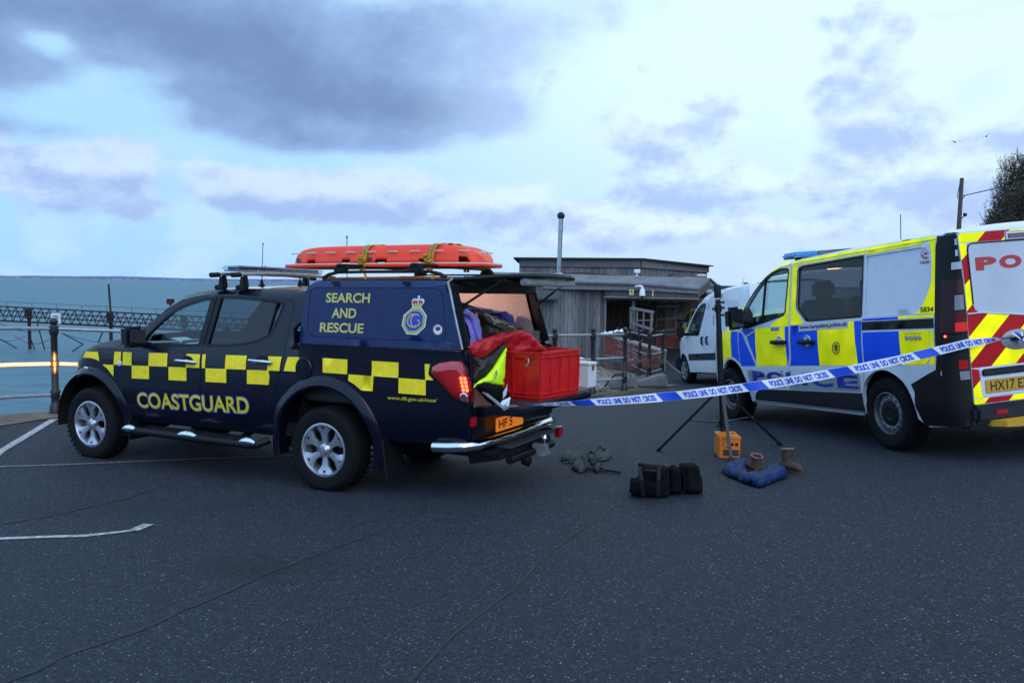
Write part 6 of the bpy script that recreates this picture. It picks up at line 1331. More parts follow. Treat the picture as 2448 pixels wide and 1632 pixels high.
rdface(roundrect(.01, .722, .534, .770, .04), silver, rd1, .006, 'plate_surround', .2, .008); MB().box((RX - .016, .36, .732), (.02, .70, .058)).build('plate_light_bar', dgrey, rd1, True, bevel=.01)
pl = MB().box((RX - .010, .425, .615), (.006, .52, .111)).build('number_plate', mat('yellow_number_plate', (.50, .27, .015), .4), rd1, True, bevel=.002)
lettering('HX17 EZ', lambda u, v: (RX - .0145, .640 - .375 * u, .576 + .079 * v), black, pl, .01)
# handle dish with the tape tied through it
MB().grid(lambda u, v: (RX - .004 - .022 * math.sin(math.pi * v), .33 + (.165 * (1 - v * .999)) * math.cos(2 * math.pi * u), .975 + (.085 * (1 - v * .999)) * math.sin(2 * math.pi * u) ), 28, 5).build('handle_dish', mat('grey_handle_dish', (.26, .29, .33), .4), rd1)
MB().tube([(RX - .01, .42, .985), (RX - .055, .40, .985), (RX - .06, .28, .985), (RX - .055, .17, .985), (RX - .01, .15, .985)], [.014, .018, .02, .018, .014], 8).build('rear_handle', blackp, rd1)
MB().box((-.93, 0, .40), (.16, 1.66, .145)).box((-.86, 0, .33), (.20, 1.74, .10)).build('rear_bumper', dgrey, V, True, bevel=.03)
MB().box((-1.012, .60, .405), (.008, .11, .035)).build('bumper_reflector', redl, V, False); MB().box((-1.012, -.60, .405), (.008, .11, .035)).build('bumper_reflector', redl, V, False)
stp_ = MB().prism([(-1.00, -.62), (-1.10, -.60), (-1.14, -.56), (-1.14, .56), (-1.10, .64), (-.98, .69), (-.90, .69), (-.90, -.62)], lambda x, y: (x, y, .345), lambda x, y: (x, y, .295), step=.3).build('yellow_step', mat('yellow_step_paint', (.62, .34, .02), .5, var=.15, vscale=12), V, False)
for yy in (.45, -.45): MB().lathe([(.012, 0), (.012, .004), (.001, .004)], (-1.1425, yy, .32), (-1, 0, 0), 12).build('sensor', blackp, stp_)
MB().grid(lambda u, v: (-.78, 1.7 * (u - .5), .35 + 1.5 * v), 4, 4).build('load_bay_back', interior, V) if False else None
# roof furniture
lb2 = MB().box((1.88, 0, 1.988), (.26, .70, .055)).build('roof_light_bar', glass('smoky_bar_glass', (.35, .37, .42)), V, True, bevel=.015)
for s in (1, -1): MB().box((1.88, s * .50, 1.988), (.27, .34, .062), taper=(.93, .95)).build('blue_beacon', mat('blue_beacon_lens', (.0, .16, .42), .08, coat=1., emit=(0, .3, .9), es=.06), V, True, bevel=.022)
MB().box((1.88, 0, 1.958), (.22, 1.30, .012)).bar((1.88, .52, 1.95), (1.88, .56, 1.90), .10, .02).bar((1.88, -.52, 1.95), (1.88, -.56, 1.90), .10, .02).build('bar_bracket', blackp, V, False)
MB().cyl((.80, 0, 1.96), (.77, 0, 2.26), .004, 6).lathe([(.025, 0), (.02, .02), (.006, .03)], (.80, 0, 1.955), (0, 0, 1), 10).build('aerial', blackp, V)
# interior
for (x, y) in ((1.85, .5), (1.85, -.1), (1.85, -.55), (.72, .5), (.72, -.05), (.72, -.55)): seat(x, y, V, seatm, .82)
MB().box((2.75, 0, 1.12), (.5, 1.6, .3)).build('dashboard', interior, V, True, bevel=.06); MB().grid(lambda u, v: (.12, (1.7 - .24 * v) * (u - .5), .5 + 1.33 * v), 2, 2).build('bulkhead', interior, V); MB().grid(lambda u, v: (3.0 - 2.9 * u, 1.7 * (v - .5), .62), 2, 2).build('cabin_floor', interior, V)
MB().grid(lambda u, v: (1.45 - 1.3 * u, 1.5 * (v - .5), 1.86), 2, 2).build('headlining', mat('grey_headlining', (.10, .10, .11), .9), V)
d = VM.inverted().to_3x3() @ ray(1840 + 822 / 5.2275, 560 + 424 / 5.2275); o_ = VM.inverted() @ Vector((0, 0, EYE)); kk = (1.845 - o_.z) / d.z; lp = o_ + d * kk
lp.y = max(-.6, min(.7, lp.y))
MB().box((lp.x, lp.y, 1.848), (.12, .17, .016)).build('cabin_lamp', mat('warm_lamp_lens', (1, .8, .5), .4, emit=(1, .55, .18), es=22), V, True, bevel=.005)
point('cabin_lamp_light', (lp.x, lp.y, 1.80), .8, (1, .65, .35), .05, V)
# wheels
def van_wheel(cx, s):
    y = .915 * s; Rr = .343; w = thing('wheel', None, None); w.parent = V; tyre(w, cx, y, Rr, .215, rim=.195); c = (cx, y, Rr)
    MB().lathe([(.198, -.03), (.200, -.008), (.190, -.004), (.182, -.02), (.178, -.06), (.165, -.075)], c, (0, s, 0), 40, False).build('rim', steelw, w)
    dsk = MB(); P = [(.172 * math.cos(2 * math.pi * k / 40), .172 * math.sin(2 * math.pi * k / 40)) for k in range(40)]; Hs = []
    for k in range(14): a = 2 * math.pi * k / 14; Hs.append([(.150 * math.cos(a) + .013 * math.cos(2 * math.pi * q / 8), .150 * math.sin(a) + .013 * math.sin(2 * math.pi * q / 8)) for q in range(8)])
    def fz(o): return lambda p, q: (cx + p, y - s * (.050 - .022 * math.exp(-((math.hypot(p, q) - .135) / .03) ** 2) + o), Rr + q)
    dsk.prism(P, fz(0), fz(.012), Hs, .03); dsk.build('wheel_disc', mat('grey_hub_ring', (.16, .17, .20), .5, metal=.2, var=.2, vscale=20), w, True, 30)
    MB().lathe([(.118, -.040), (.112, -.022), (.06, -.016), (.05, -.022), (.02, -.020), (.001, -.016)], c, (0, s, 0), 30).build('hub_cap', blackp, w)
    MB().lathe([(.175, -.12), (.03, -.11), (.001, -.11)], c, (0, s, 0), 24).build('brake_drum', blackp, w)
for cx in (0, 3.098):
    for s in (1, -1): van_wheel(cx, s)

# ================================================================== WHITE VAN AND POLICE CAR BEHIND
def simple_car(name, label, cat, mw, wb, top, low, ymid, tumble, belt, doors, wins, wr, ww, arch, paint, extra=None, rwheel=None):
    C = thing(name, label, cat, mw=mw)
    def sy(x, z):
        y = ymid - tumble * .04 * math.log1p(math.exp(min(30, (z - belt) / .04))) - shoulder(polydist(x, z, top), .07) * .9
        if z < .5: y -= .04 * ((.5 - z) / .3) ** 1.5
        fx = top[0][0]
        if x > fx - 1.1: y -= .28 * ((x - fx + 1.1) / 1.1) ** 2.1
        if x < -.45: y -= .06 * ((-.45 - x) / .4) ** 2
        return y
    w_ = lambda o=0.: (lambda x, z: (x, sy(x, z) + o, z))
    poly = [low[0]] + top + [low[1]] + arc(0, wr + .02, arch, 186, -8, 14) + arc(wb, wr + .02, arch, 188, -8, 14)
    for sgn in (0, 1):
        bd = panel('body_side', poly, [inset(d, -.004) for d in doors], w_(), paint, C, .12, mirror=bool(sgn), thick=.03); ds = []
        for i, d_ in enumerate(doors):
            dd = panel('door', d_, [wins[i]] if wins[i] else [], w_(.001), paint, C, .12, mirror=bool(sgn), thick=.03); ds.append(dd)
            if wins[i]: panel('window_glass', inset(wins[i], -.004), [], w_(-.01), glassc, dd, .15, mirror=bool(sgn)); panel('window_seal', inset(wins[i], -.02), [inset(wins[i], .01)], w_(.004), blackp, dd, .15, mirror=bool(sgn))
        s = -1 if sgn else 1
        MB().grid(lambda u, v: (arch * 1.02 * math.cos(math.pi * u), s * (ymid - .04 - .45 * v), wr + arch * 1.02 * math.sin(math.pi * u)), 16, 1).build('wheel_well', interior, C); MB().grid(lambda u, v: (wb + arch * 1.02 * math.cos(math.pi * u), s * (ymid - .04 - .45 * v), wr + arch * 1.02 * math.sin(math.pi * u)), 16, 1).build('wheel_well', interior, C)
        for cx in (0, wb):
            w = thing('wheel', None, None); w.parent = C; y = s * (ymid - .02); tyre(w, cx, y, wr, ww, rim=wr * .62); c = (cx, y, wr); r0 = wr * .60
            MB().lathe([(r0 + .01, -.02), (r0 + .008, .0), (r0 - .01, -.005), (r0 - .02, -.08)], c, (0, s, 0), 32, False).build('rim', alloy, w); sp = MB()
            for k in range(7):
                a = 2 * math.pi * k / 7 + .3; e = Vector((math.cos(a), 0, math.sin(a))); sp.bar(Vector(c) + e * .03 - Vector((0, s * .03, 0)), Vector(c) + e * r0 - Vector((0, s * .015, 0)), .025, .05, (0, 1, 0))
            sp.build('spokes', alloy, w, False); MB().lathe([(r0, -.10), (.001, -.10)], c, (0, s, 0), 20).build('brake_drum', blackp, w); MB().lathe([(.05, -.02), (.04, -.005), (.001, -.003)], c, (0, s, 0), 14).build('hub_cap', alloy, w)
    def cr2(nm, a, b_, crown, m, ins=0.):
        pts = top[a:b_]; n = len(pts) - 1
        def fn(u, v):
            i = min(int(u * n + 1e-6), n - 1); f = u * n - i; x = pts[i][0] + (pts[i + 1][0] - pts[i][0]) * f; z = pts[i][1] + (pts[i + 1][1] - pts[i][1]) * f; k = 1 - abs(2 * v - 1) ** 2.4
            return (x + crown[0] * k, (sy(x, z) - ins) * (1 - 2 * v), z + crown[1] * k)
        return MB().grid(fn, n, 12).build(nm, m, C, True, 50)
    MB().box((wb / 2, 0, .30), (wb + 1.1, ymid * 1.7, .10)).box((wb / 2 - .3, 0, .42), (wb * .8, ymid * 1.85, .04)).build('underbody', interior, C, False)
    return C, sy, w_, cr2
hd = 1.700; f0 = Vector((math.cos(hd), math.sin(hd)))
fp = Vector(pxy(1643, 18.35)) ; WB = 2.824; ctr = fp - f0 * (WB / 2) + Vector((f0.y, -f0.x)) * .86
WM = veh_matrix(ctr.x, ctr.y, hd, WB)
WTOP = [(3.70, .55), (3.72, .72), (3.66, .86), (3.50, .97), (3.20, 1.06), (2.95, 1.11), (2.72, 1.17), (2.45, 1.38), (2.20, 1.57), (1.95, 1.73), (1.72, 1.83), (1.45, 1.895), (1.1, 1.93), (.4, 1.945), (-.6, 1.94), (-.76, 1.92)]
WD1 = [(1.38, .30), (2.42, .28), (2.48, .45), (2.60, .72), (2.62, 1.08), (2.58, 1.14), (2.30, 1.40), (2.05, 1.58), (1.85, 1.70), (1.62, 1.78), (1.40, 1.80), (1.34, 1.75), (1.36, 1.1)]; WD2 = [(1.36, .30), (1.34, 1.1), (1.30, 1.76), (1.10, 1.83), (.26, 1.84), (.28, 1.0), (.33, .30)]
WW1 = [(2.44, 1.10), (1.78, 1.075), (1.72, 1.09), (1.40, 1.66), (1.44, 1.705), (1.62, 1.70), (1.85, 1.625), (2.08, 1.49), (2.32, 1.28)]
WV, wsy, ww_, wcr = simple_car('white_van', 'small plain white panel van parked nose away between the police van and the railing', 'van', WM, WB, WTOP, [(3.62, .28), (-.76, .30)], .90, .13, 1.08, [WD1, WD2], [WW1, None], .315, .19, .36, vwhite)
wcr('bonnet', 1, 7, (.10, .05), vwhite); wcr('windscreen', 6, 10, (.18, .04), glassc, .03); wcr('roof', 9, 16, (.0, .05), vwhite)
MB().grid(lambda u, v: (-.765 - .02 * math.sin(math.pi * u), .80 * (1 - 2 * u), .32 + 1.6 * v), 6, 4).build('rear_doors', vwhite, WV); MB().box((3.72, 0, .45), (.16, 1.55, .32)).build('front_bumper', dgrey, WV, True, bevel=.05)
for s in (1, -1):
    P = [(2.42, .68), (-.70, .70), (-.70, .56), (2.40, .54)]; panel('side_rubbing_strip', P, [], ww_(.012), dgrey, WV, .2, mirror=(s < 0), thick=.012)
    mr = MB().box((2.42, s * 1.06, 1.17), (.13, .17, .25), taper=(.9, .95)).build('door_mirror', blackp, WV, True, bevel=.035); MB().bar((2.46, s * .86, 1.10), (2.43, s * 1.02, 1.12), .07, .06).build('mirror_arm', blackp, mr, False)
    for hx in (1.50, 1.22): MB().tube([(hx, s * (wsy(hx, .9) + .002), .86), (hx, s * (wsy(hx, .9) + .035), .89), (hx, s * (wsy(hx, 1) + .035), 1.0), (hx, s * (wsy(hx, 1) + .002), 1.03)], .020, 8).build('door_handle', blackp, WV)
    MB().lathe([(.02, 0), (.001, .008)], (2.72, s * wsy(2.72, .86), .86), (0, s, 0), 10).build('side_repeater', MATS['amber_lens'], WV)
    MB().grid(lambda u, v: (3.66 - .25 * u, s * (wsy(3.6 - .25 * u, .85) + .004), .78 + .14 * v), 4, 3).build('headlight', MATS['headlamp_glass'], WV)
for y in (.4, -.4): MB().box((1.55, y, .75), (.5, .5, .14)).box((1.30, y, 1.10), (.14, .48, .62)).box((1.25, y, 1.50), (.08, .26, .18)).build('seat', seatm, WV, True, bevel=.03)
MB().box((2.35, 0, 1.02), (.4, 1.5, .22)).build('dashboard', interior, WV, True, bevel=.05)
# patrol car further on
hd2 = 1.62; PM = veh_matrix(pxy(1652, 31.2)[0] + .95, 32.0, hd2, 2.6)
PTOP = [(3.42, .52), (3.43, .68), (3.32, .80), (3.0, .90), (2.6, .96), (2.25, 1.0), (1.95, 1.18), (1.65, 1.34), (1.40, 1.43), (1.1, 1.475), (.6, 1.48), (.1, 1.45), (-.35, 1.38), (-.62, 1.12), (-.72, .95)]
PD1 = [(1.10, .28), (2.05, .26), (2.12, .5), (2.14, .92), (1.90, 1.10), (1.62, 1.265), (1.36, 1.37), (1.12, 1.40)]; PD2 = [(1.08, .28), (1.10, 1.40), (.6, 1.41), (.12, 1.37), (.05, .9), (.30, .6), (.40, .28)]
PW1 = [(1.95, .98), (1.15, .96), (1.16, 1.36), (1.35, 1.335), (1.60, 1.235)]; PW2 = [(1.04, .96), (.16, .97), (.18, 1.33), (.6, 1.37), (1.05, 1.365)]
PC, psy, pw_, pcr = simple_car('police_car', 'yellow and blue chequered patrol car half hidden beyond the white van', 'car', PM, 2.6, PTOP, [(3.35, .25), (-.70, .28)], .87, .40, .95, [PD1, PD2], [PW1, PW2], .31, .19, .35, vwhite)
pcr('bonnet', 1, 6, (.08, .03), vwhite); pcr('windscreen', 5, 9, (.18, .03), glassc, .03); pcr('roof', 8, 13, (0, .03), vwhite); pcr('rear_screen', 12, 15, (-.05, .0), glassd, .03)
for s in (0, 1):
    for i in range(6): x0 = 3.2 - i * .62; panel('chequer', [(x0, .90 - (.10 if i == 0 else 0)), (x0 - .62, .90), (x0 - .62, .62), (x0, .62)], [], pw_(.008), pblue if i % 2 else fluo, PC, .2, mirror=bool(s))
    panel('film', [(2.14, 1.06), (1.40, 1.44), (.6, 1.47), (-.3, 1.39), (-.3, 1.42 - .06), (.6, 1.43), (1.36, 1.385), (1.66, 1.26), (2.1, .99)], [], pw_(.006), fluo, PC, .2, mirror=bool(s)); panel('film', [(1.13, 1.40), (1.05, 1.40), (1.04, .92), (1.14, .92)], [], pw_(.007), fluo, PC, .2, mirror=bool(s))
    sg_ = -1 if s else 1; MB().box((2.0, sg_ * 1.0, 1.02), (.12, .18, .13)).build('door_mirror', blackp, PC, True, bevel=.03)
for s in (1, -1): MB().box((1.0, s * .35, 1.545), (.22, .40, .07)).build('blue_beacon', MATS['blue_beacon_lens'], PC, True, bevel=.02)
MB().box((1.0, 0, 1.525), (.2, 1.1, .03)).build('beacon_bar', blackp, PC, False)
for y in (.36, -.36): MB().box((1.2, y, .62), (.45, .45, .12)).box((.98, y, .92), (.12, .44, .52)).build('seat', seatm, PC, True, bevel=.03)

# ================================================================== STRETCHER ON THE CANOPY
orm = mat('orange_red_polyethylene', (.85, .06, .022), .42, var=.10, vscale=7, coat=.15, spec=.3); orp = mat('pale_rope', (.50, .48, .50), .8)
def t_root(name, label, cat, loc): m = TM @ Matrix.Translation(loc); return thing(name, label, cat, mw=m)
st = t_root('basket_stretcher', 'orange plastic basket stretcher strapped upside down on the canopy bars', 'stretcher', (-.10, 0, 2.0)); HX, HW = 1.08, .30
def ht_(x): return .168 * min(1, max(0., (1 - (abs(x) / (HX - .01)) ** 7))) ** .6
def sth(u, v):
    # u along 0..1, v across 0..1 from left rim over the top to the right rim
    x = HX * (2 * u - 1) * -1; e = 1 - (abs(x) / HX) ** 6; w = HW * max(0, e) ** .5 * (1 - .04 * (abs(x) / HX)); a = 2 * v - 1
    side = min(1, (1 - abs(a)) / .30); k = 1 - (1 - side) ** 2.2
    y = -w * (a / .70 * .74 if abs(a) < .70 else (1 if a > 0 else -1) * (.74 + .26 * (abs(a) - .7) / .3) ) ; y = y if abs(a) < .7 else y
    h = ht_(x) * (k if side < 1 else 1)
    h += .010 * math.exp(-((abs(a) - .34) / .07) ** 2) * (1 if abs(x) < HX - .12 else 0) + .010 * math.exp(-((abs(a)) / .08) ** 2) * (1 if abs(x) < HX - .12 else 0)
    return (x, y, .015 + h)
NU, NV = 120, 60; b = MB(); b.grid(sth, NU, NV); keep = []
holes_x = [(-.92 + .0, .045), (-.55, .05), (-.10, .06), (.30, .05), (.72, .05)]
for f in b.f:
    cx = sum(b.v[i][0] for i in f) / 4; cz = sum(b.v[i][2] for i in f) / 4; cyy = sum(b.v[i][1] for i in f) / 4
    if cz < .062 and cz > .022 and abs(cyy) > .2 and any(abs(cx - hx) < hw for hx, hw in holes_x): continue
    keep.append(f)
b.f = keep; so = b.build('shell', orm, st, True, 60)
md = so.modifiers.new('s', 'SOLIDIFY'); md.thickness = .006
rim = [(HX * 1.02 * math.copysign(abs(math.cos(t)) ** .32, math.cos(t)), (HW + .012) * math.copysign(abs(math.sin(t)) ** .42, math.sin(t)), .0) for t in [2 * math.pi * k / 72 for k in range(72)]]
MB().tube(rim, .018, 8, closed=True).build('rim', orm, st); MB().tube([(x * 1.005, y * 1.03, .012) for x, y, z in rim], .008, 6, closed=True).build('rim_wear_strip', orp, st)
for s in (1, -1):
    for k in range(9):
        x = .95 - k * .235; yv = HW * (1 - (abs(x) / HX) ** 6) ** .5 * .93 + .012; MB().tube([(x - .055, s * (yv - .006), .118), (x - .04, s * yv, .122), (x + .04, s * yv, .122), (x + .055, s * (yv - .006), .118)], .006, 6).build('rope_lashing', orp, st)
    for x in (.90, .02): MB().lathe([(.024, 0), (.024, .006), (.014, .008), (.012, -.004)], (x, s * (HW * (1 - (abs(x) / HX) ** 6) ** .5 - .004), .058), (0, s, 0), 16).build('eyelet', mat('brass_eyelet', (.16, .11, .08), .4, metal=.6), st)
for q in (0, 1): MB().lathe([(.018, 0), (.014, .01), (.001, .012)], (-1.06 - .01 * q, .12 - .06 * q, .11), (-1, .3, .5), 10).build('bolt', orp, st)
MB().box((0, 0, -.012), (1.9, .45, .012)).build('back_board', mat('dark_back_board', (.02, .012, .012), .7), st, False)
stm = mat('ochre_webbing', (.50, .28, .015), .7, col2=(.32, .17, .015), vscale=60, bump=.3, bscale=300)
def strap(x, lean, label):
    t = t_root('webbing_strap', label, 'strap', (x, 0, 1.985)); b = MB(); P = []
    for k in range(41):
        v = .0 + k / 40; p = sth(.5, v); P.append(Vector((lean * (1 - abs(2 * v - 1)) * .9 + .012 * math.sin(v * 30), p[1] * 1.05, p[2] + .022 + .0)))
    P = [Vector((P[0].x, P[0].y + .015, -.035))] + P + [Vector((P[-1].x, P[-1].y - .015, -.035))]
    for dx in (-.016, .018): b.add([q for p in P for q in ((p.x + dx - .014, p.y, p.z), (p.x + dx + .014, p.y, p.z + .002 * (dx > 0)))], [(2 * i, 2 * i + 1, 2 * i + 3, 2 * i + 2) for i in range(len(P) - 1)])
    o = b.build('webbing', stm, t, True, 60); m = o.modifiers.new('s', 'SOLIDIFY'); m.thickness = .004
    kn = MB(); rr = random.Random(int(x * 100) + 5)
    for k in range(5):
        c = Vector((rr.uniform(-.03, .03), .325 + rr.uniform(0, .02), .045 + .016 * k - .03)); kn.tube([c + Vector((.028 * math.cos(a) + .006 * k, .02 * math.sin(a * 2), .018 * math.sin(a))) for a in [6.28 * q / 10 for q in range(10)]], .009, 6, closed=True)
    kn.build('knot', stm, t); MB().tube([(.02, .335, .03), (-.03, .345, -.03), (-.045, .34, -.09), (-.10, .33, -.125)], .011, 6).build('loose_end', stm, t); MB().box((.01, .27, .16), (.035, .012, .04)).build('buckle', galv, t, False)
strap(-.02, -.09, 'ochre webbing strap over the front half of the orange stretcher'); strap(-.74, -.10, 'ochre webbing strap over the rear half of the orange stretcher')

# ================================================================== CARGO
TI = TM.inverted(); ze = zoom((1020, 620), 3.135); zg = zoom((1060, 690), 9.225)
def tloc(px, py, xv):
    o = TI @ Vector((0, 0, EYE)); d = TI.to_3x3() @ ray(px, py); k = (xv - o.x) / d.x; return o + d * k
def puff(name, outline, mapper, outv, thick, m, parent, step, wr=.012, wsc=9., seed=1, back=.35, flat=.8):
    """soft filled shape: outline in crop units, bulging towards outv and a little behind"""
    sc_ = step; tv, tf, rings = tri_poly([(p[0] / sc_, p[1] / sc_) for p in outline], [], 1., .8); ring = [(p[0] / sc_, p[1] / sc_) for p in outline]; ring.append(ring[0])
    dm = [polydist(x, y, ring) for x, y in tv]; D = max(dm); b = MB(); fr, bk = [], []; outv = Vector(outv).normalized()
    for (x, y), d in zip(tv, dm):
        p = Vector(mapper(x * sc_, y * sc_)); k = math.sqrt(min(1, 1 - (1 - min(1, d / max(D * flat, .01))) ** 2)); n = noise.noise(p * wsc + Vector((seed, 0, 0))) * 1.0 + .6 * noise.noise(p * wsc * 2.7 + Vector((seed, 5, 0)))
        n2 = (1 - abs(noise.noise(p * wsc * .8 + Vector((seed * 3, 2, 1)))) * 2.2)
        fr.append(p + outv * (thick * k + wr * k * (n + n2 * .8))); bk.append(p - outv * (thick * back * k))
    n_ = len(fr); edge = set()
    for r in rings: edge |= set(r)
    b.add(fr, tf); b.add(bk, [tuple(reversed(f)) for f in tf])
    for r in rings:
        for i in range(len(r)): b.f.append((r[(i + 1) % len(r)], r[i], r[i] + n_, r[(i + 1) % len(r)] + n_))
    me = bpy.data.meshes.new(name); me.from_pydata(b.v, [], b.f); bm = bmesh.new(); bm.from_mesh(me); bmesh.ops.remove_doubles(bm, verts=bm.verts, dist=1e-4); bmesh.ops.recalc_face_normals(bm, faces=bm.faces)
    for f in bm.faces: f.smooth = True
    bm.to_mesh(me); bm.free(); me.materials.append(m); o = bpy.data.objects.new(name, me); COL.objects.link(o); o.parent = parent; return o
back_ = Vector((-1, .12, .15))
def cargo(name, label, cat, loc): return t_root(name, label, cat, loc)
def lm(loc, x0, xf=0., zf=zoom((1020, 620), 3.135)):           # crop (1020,620) -> truck-local point relative to the item
    return lambda a, b_: tloc(*zf(a, b_), x0(a, b_) if callable(x0) else x0) - Vector(loc)
bluec = mat('royal_blue_nylon', (.035, .03, .36), .5, var=.2, vscale=9, sheen=.2); lil = mat('lilac_pvc', (.30, .27, .80), .35, var=.1, vscale=8); shb = mat('shiny_black_pvc', (.03, .022, .022), .22, var=.3, vscale=12, coat=.5)
fab = mat('black_fabric', (.0028, .0028, .004), .9, spec=.2, var=.35, vscale=18, bump=.3, bscale=120); redc = mat('red_waterproof_fabric', (.50, .008, .018), .5, var=.15, vscale=10, bump=.1, bscale=60); dkc_ = mat('grey_black_lining', (.022, .020, .018), .6, var=.5, vscale=12)
hv = mat('lime_hi_vis_fabric', (.75, 1.4, .01), .6, var=.1, vscale=20); gtape = mat('silver_reflective_tape', (.45, .47, .46), .35, metal=.3)
L0 = (-1.0, -.3, 1.25); it = cargo('blue_holdall', 'royal blue holdall lying against the pale canopy wall', 'bag', L0)
puff('holdall_body', [(300, 342), (420, 360), (520, 378), (600, 395), (640, 410), (655, 440), (668, 540), (600, 560), (420, 520), (330, 440)], lm(L0, lambda a, b_: -1.06), back_, .05, bluec, it, 26, .008)
MB().tube([Vector(lm(L0, -1.125)(a, b_)) for a, b_ in ((360, 400), (450, 408), (560, 415), (600, 470))], .008, 6).build('handle', fab, it)
pc = MB().box((0, 0, 0), (.01, .12, .07)).build('label_pocket', bluec, it, False); pc.location = lm(L0, -1.125)(580, 418)
L0 = (-1.1, 0, 1.2); it = cargo('black_kit_bag', 'shiny black PVC kit bag with a zip, slanting across the load', 'bag', L0)
puff('bag_body', [(282, 330), (330, 342), (400, 380), (500, 425), (600, 465), (690, 500), (720, 560), (640, 620), (500, 640), (400, 620), (380, 500), (300, 400)], lm(L0, lambda a, b_: -1.14 - .0001 * (a - 300)), back_, .07, shb, it, 24, .016, 11, 4)
MB().tube([Vector(lm(L0, lambda a, b_: -1.225 - .0001 * (a - 300))(a, b_)) for a, b_ in ((330, 400), (420, 455), (500, 495), (580, 530))], .007, 6).build('zip', fab, it)
MB().tube([Vector(lm(L0, -1.2)(a, b_)) for a, b_ in ((660, 520), (680, 508), (708, 512), (714, 545))], .010, 6).build('carry_loop', fab, it); ck = MB().lathe([(.010, -.02), (.016, 0), (.010, .02)], (0, 0, 0), (0, .3, 1), 10).build('toggle', mat('tan_clip', (.5, .28, .2), .5), it); ck.location = lm(L0, -1.24)(372, 415)
L0 = (-1.2, .5, 1.1); it = cargo('lilac_rucksack', 'lilac rucksack with padded shoulder strap at the left of the load', 'bag', L0)
puff('pack_body', [(238, 305), (262, 312), (285, 340), (300, 380), (345, 400), (385, 450), (400, 520), (402, 600), (372, 660), (316, 690), (290, 640), (262, 470), (246, 380)], lm(L0, lambda a, b_: -1.23), back_, .05, lil, it, 20, .010, 8, 2)
b = MB(); P = [Vector(lm(L0, -1.285)(a, b_)) for a, b_ in ((262, 388), (300, 396), (335, 430), (352, 490), (368, 550), (392, 600))]; b.tube(P, .026, 8); b.build('shoulder_strap', lil, it)
MB().tube([Vector(lm(L0, -1.28)(a, b_)) for a, b_ in ((258, 430), (300, 500), (318, 580), (312, 660))], .012, 6).build('edge_binding', fab, it)
MB().tube([Vector(lm(L0, -1.28)(a, b_)) for a, b_ in ((240, 345), (262, 360), (285, 345))], .016, 6).build('grab_handle', fab, it)
L0 = (-1.45, .3, .9); it = cargo('hi_vis_jacket', 'lime yellow high visibility jacket hanging out of the load left of the crate', 'jacket', L0)
puff('jacket_cloth', [(604, 632), (600, 700), (590, 780), (580, 950), (520, 945), (420, 925), (352, 962), (352, 948), (395, 905), (440, 880), (490, 820), (540, 740), (575, 680)], lm(L0, lambda a, b_: -1.44 - .0002 * (b_ - 650)), (-1, .5, 0), .03, hv, it, 18, .010, 14, 6)
for pts in (((478, 935), (505, 900), (520, 870), (512, 838)),):
    P = [Vector(lm(L0, -1.535)(a, b_)) for a, b_ in pts]; b = MB(); b.add([q for p in P for q in (p, p + Vector((0, -.035, .01)))], [(2 * i, 2 * i + 1, 2 * i + 3, 2 * i + 2) for i in range(len(P) - 1)]); b.build('reflective_band', gtape, it)
L0 = (-1.5, .1, 1.2); it = cargo('red_jacket', 'crumpled red waterproof jacket draped from the bed into the red crate', 'jacket', L0)
puff('jacket_body', [(306, 655), (340, 630), (400, 600), (480, 575), (560, 550), (640, 535), (700, 522), (760, 560), (820, 600), (860, 640), (905, 690), (760, 700), (640, 700), (590, 660), (600, 630), (560, 640), (500, 690), (430, 745), (370, 745), (330, 715)], lm(L0, lambda a, b_: -1.42 - .16 * max(0, min(1, (a - 560) / 300))), (-1, .35, .45), .022, redc, it, 14, .040, 8, 3)
puff('jacket_lining', [(660, 565), (640, 600), (600, 660), (550, 730), (500, 800), (440, 880), (380, 920), (350, 940), (340, 880), (380, 800), (330, 720), (420, 745), (500, 690), (560, 635), (610, 590)], lm(L0, lambda a, b_: -1.425), (-1, .35, .2), .020, dkc_, it, 14, .034, 9, 9)
L0 = (-1.55, .4, .85); it = cargo('black_bundle', 'black fabric bundle on the tailgate left of the red crate', 'bundle', L0)
puff('bundle_cloth', [(350, 950), (400, 925), (470, 925), (560, 950), (612, 985), (616, 1060), (560, 1095), (500, 1090), (450, 1060), (400, 1000)], lm(L0, lambda a, b_: -1.50), (-1, .5, .4), .06, fab, it, 22, .014, 10, 5)
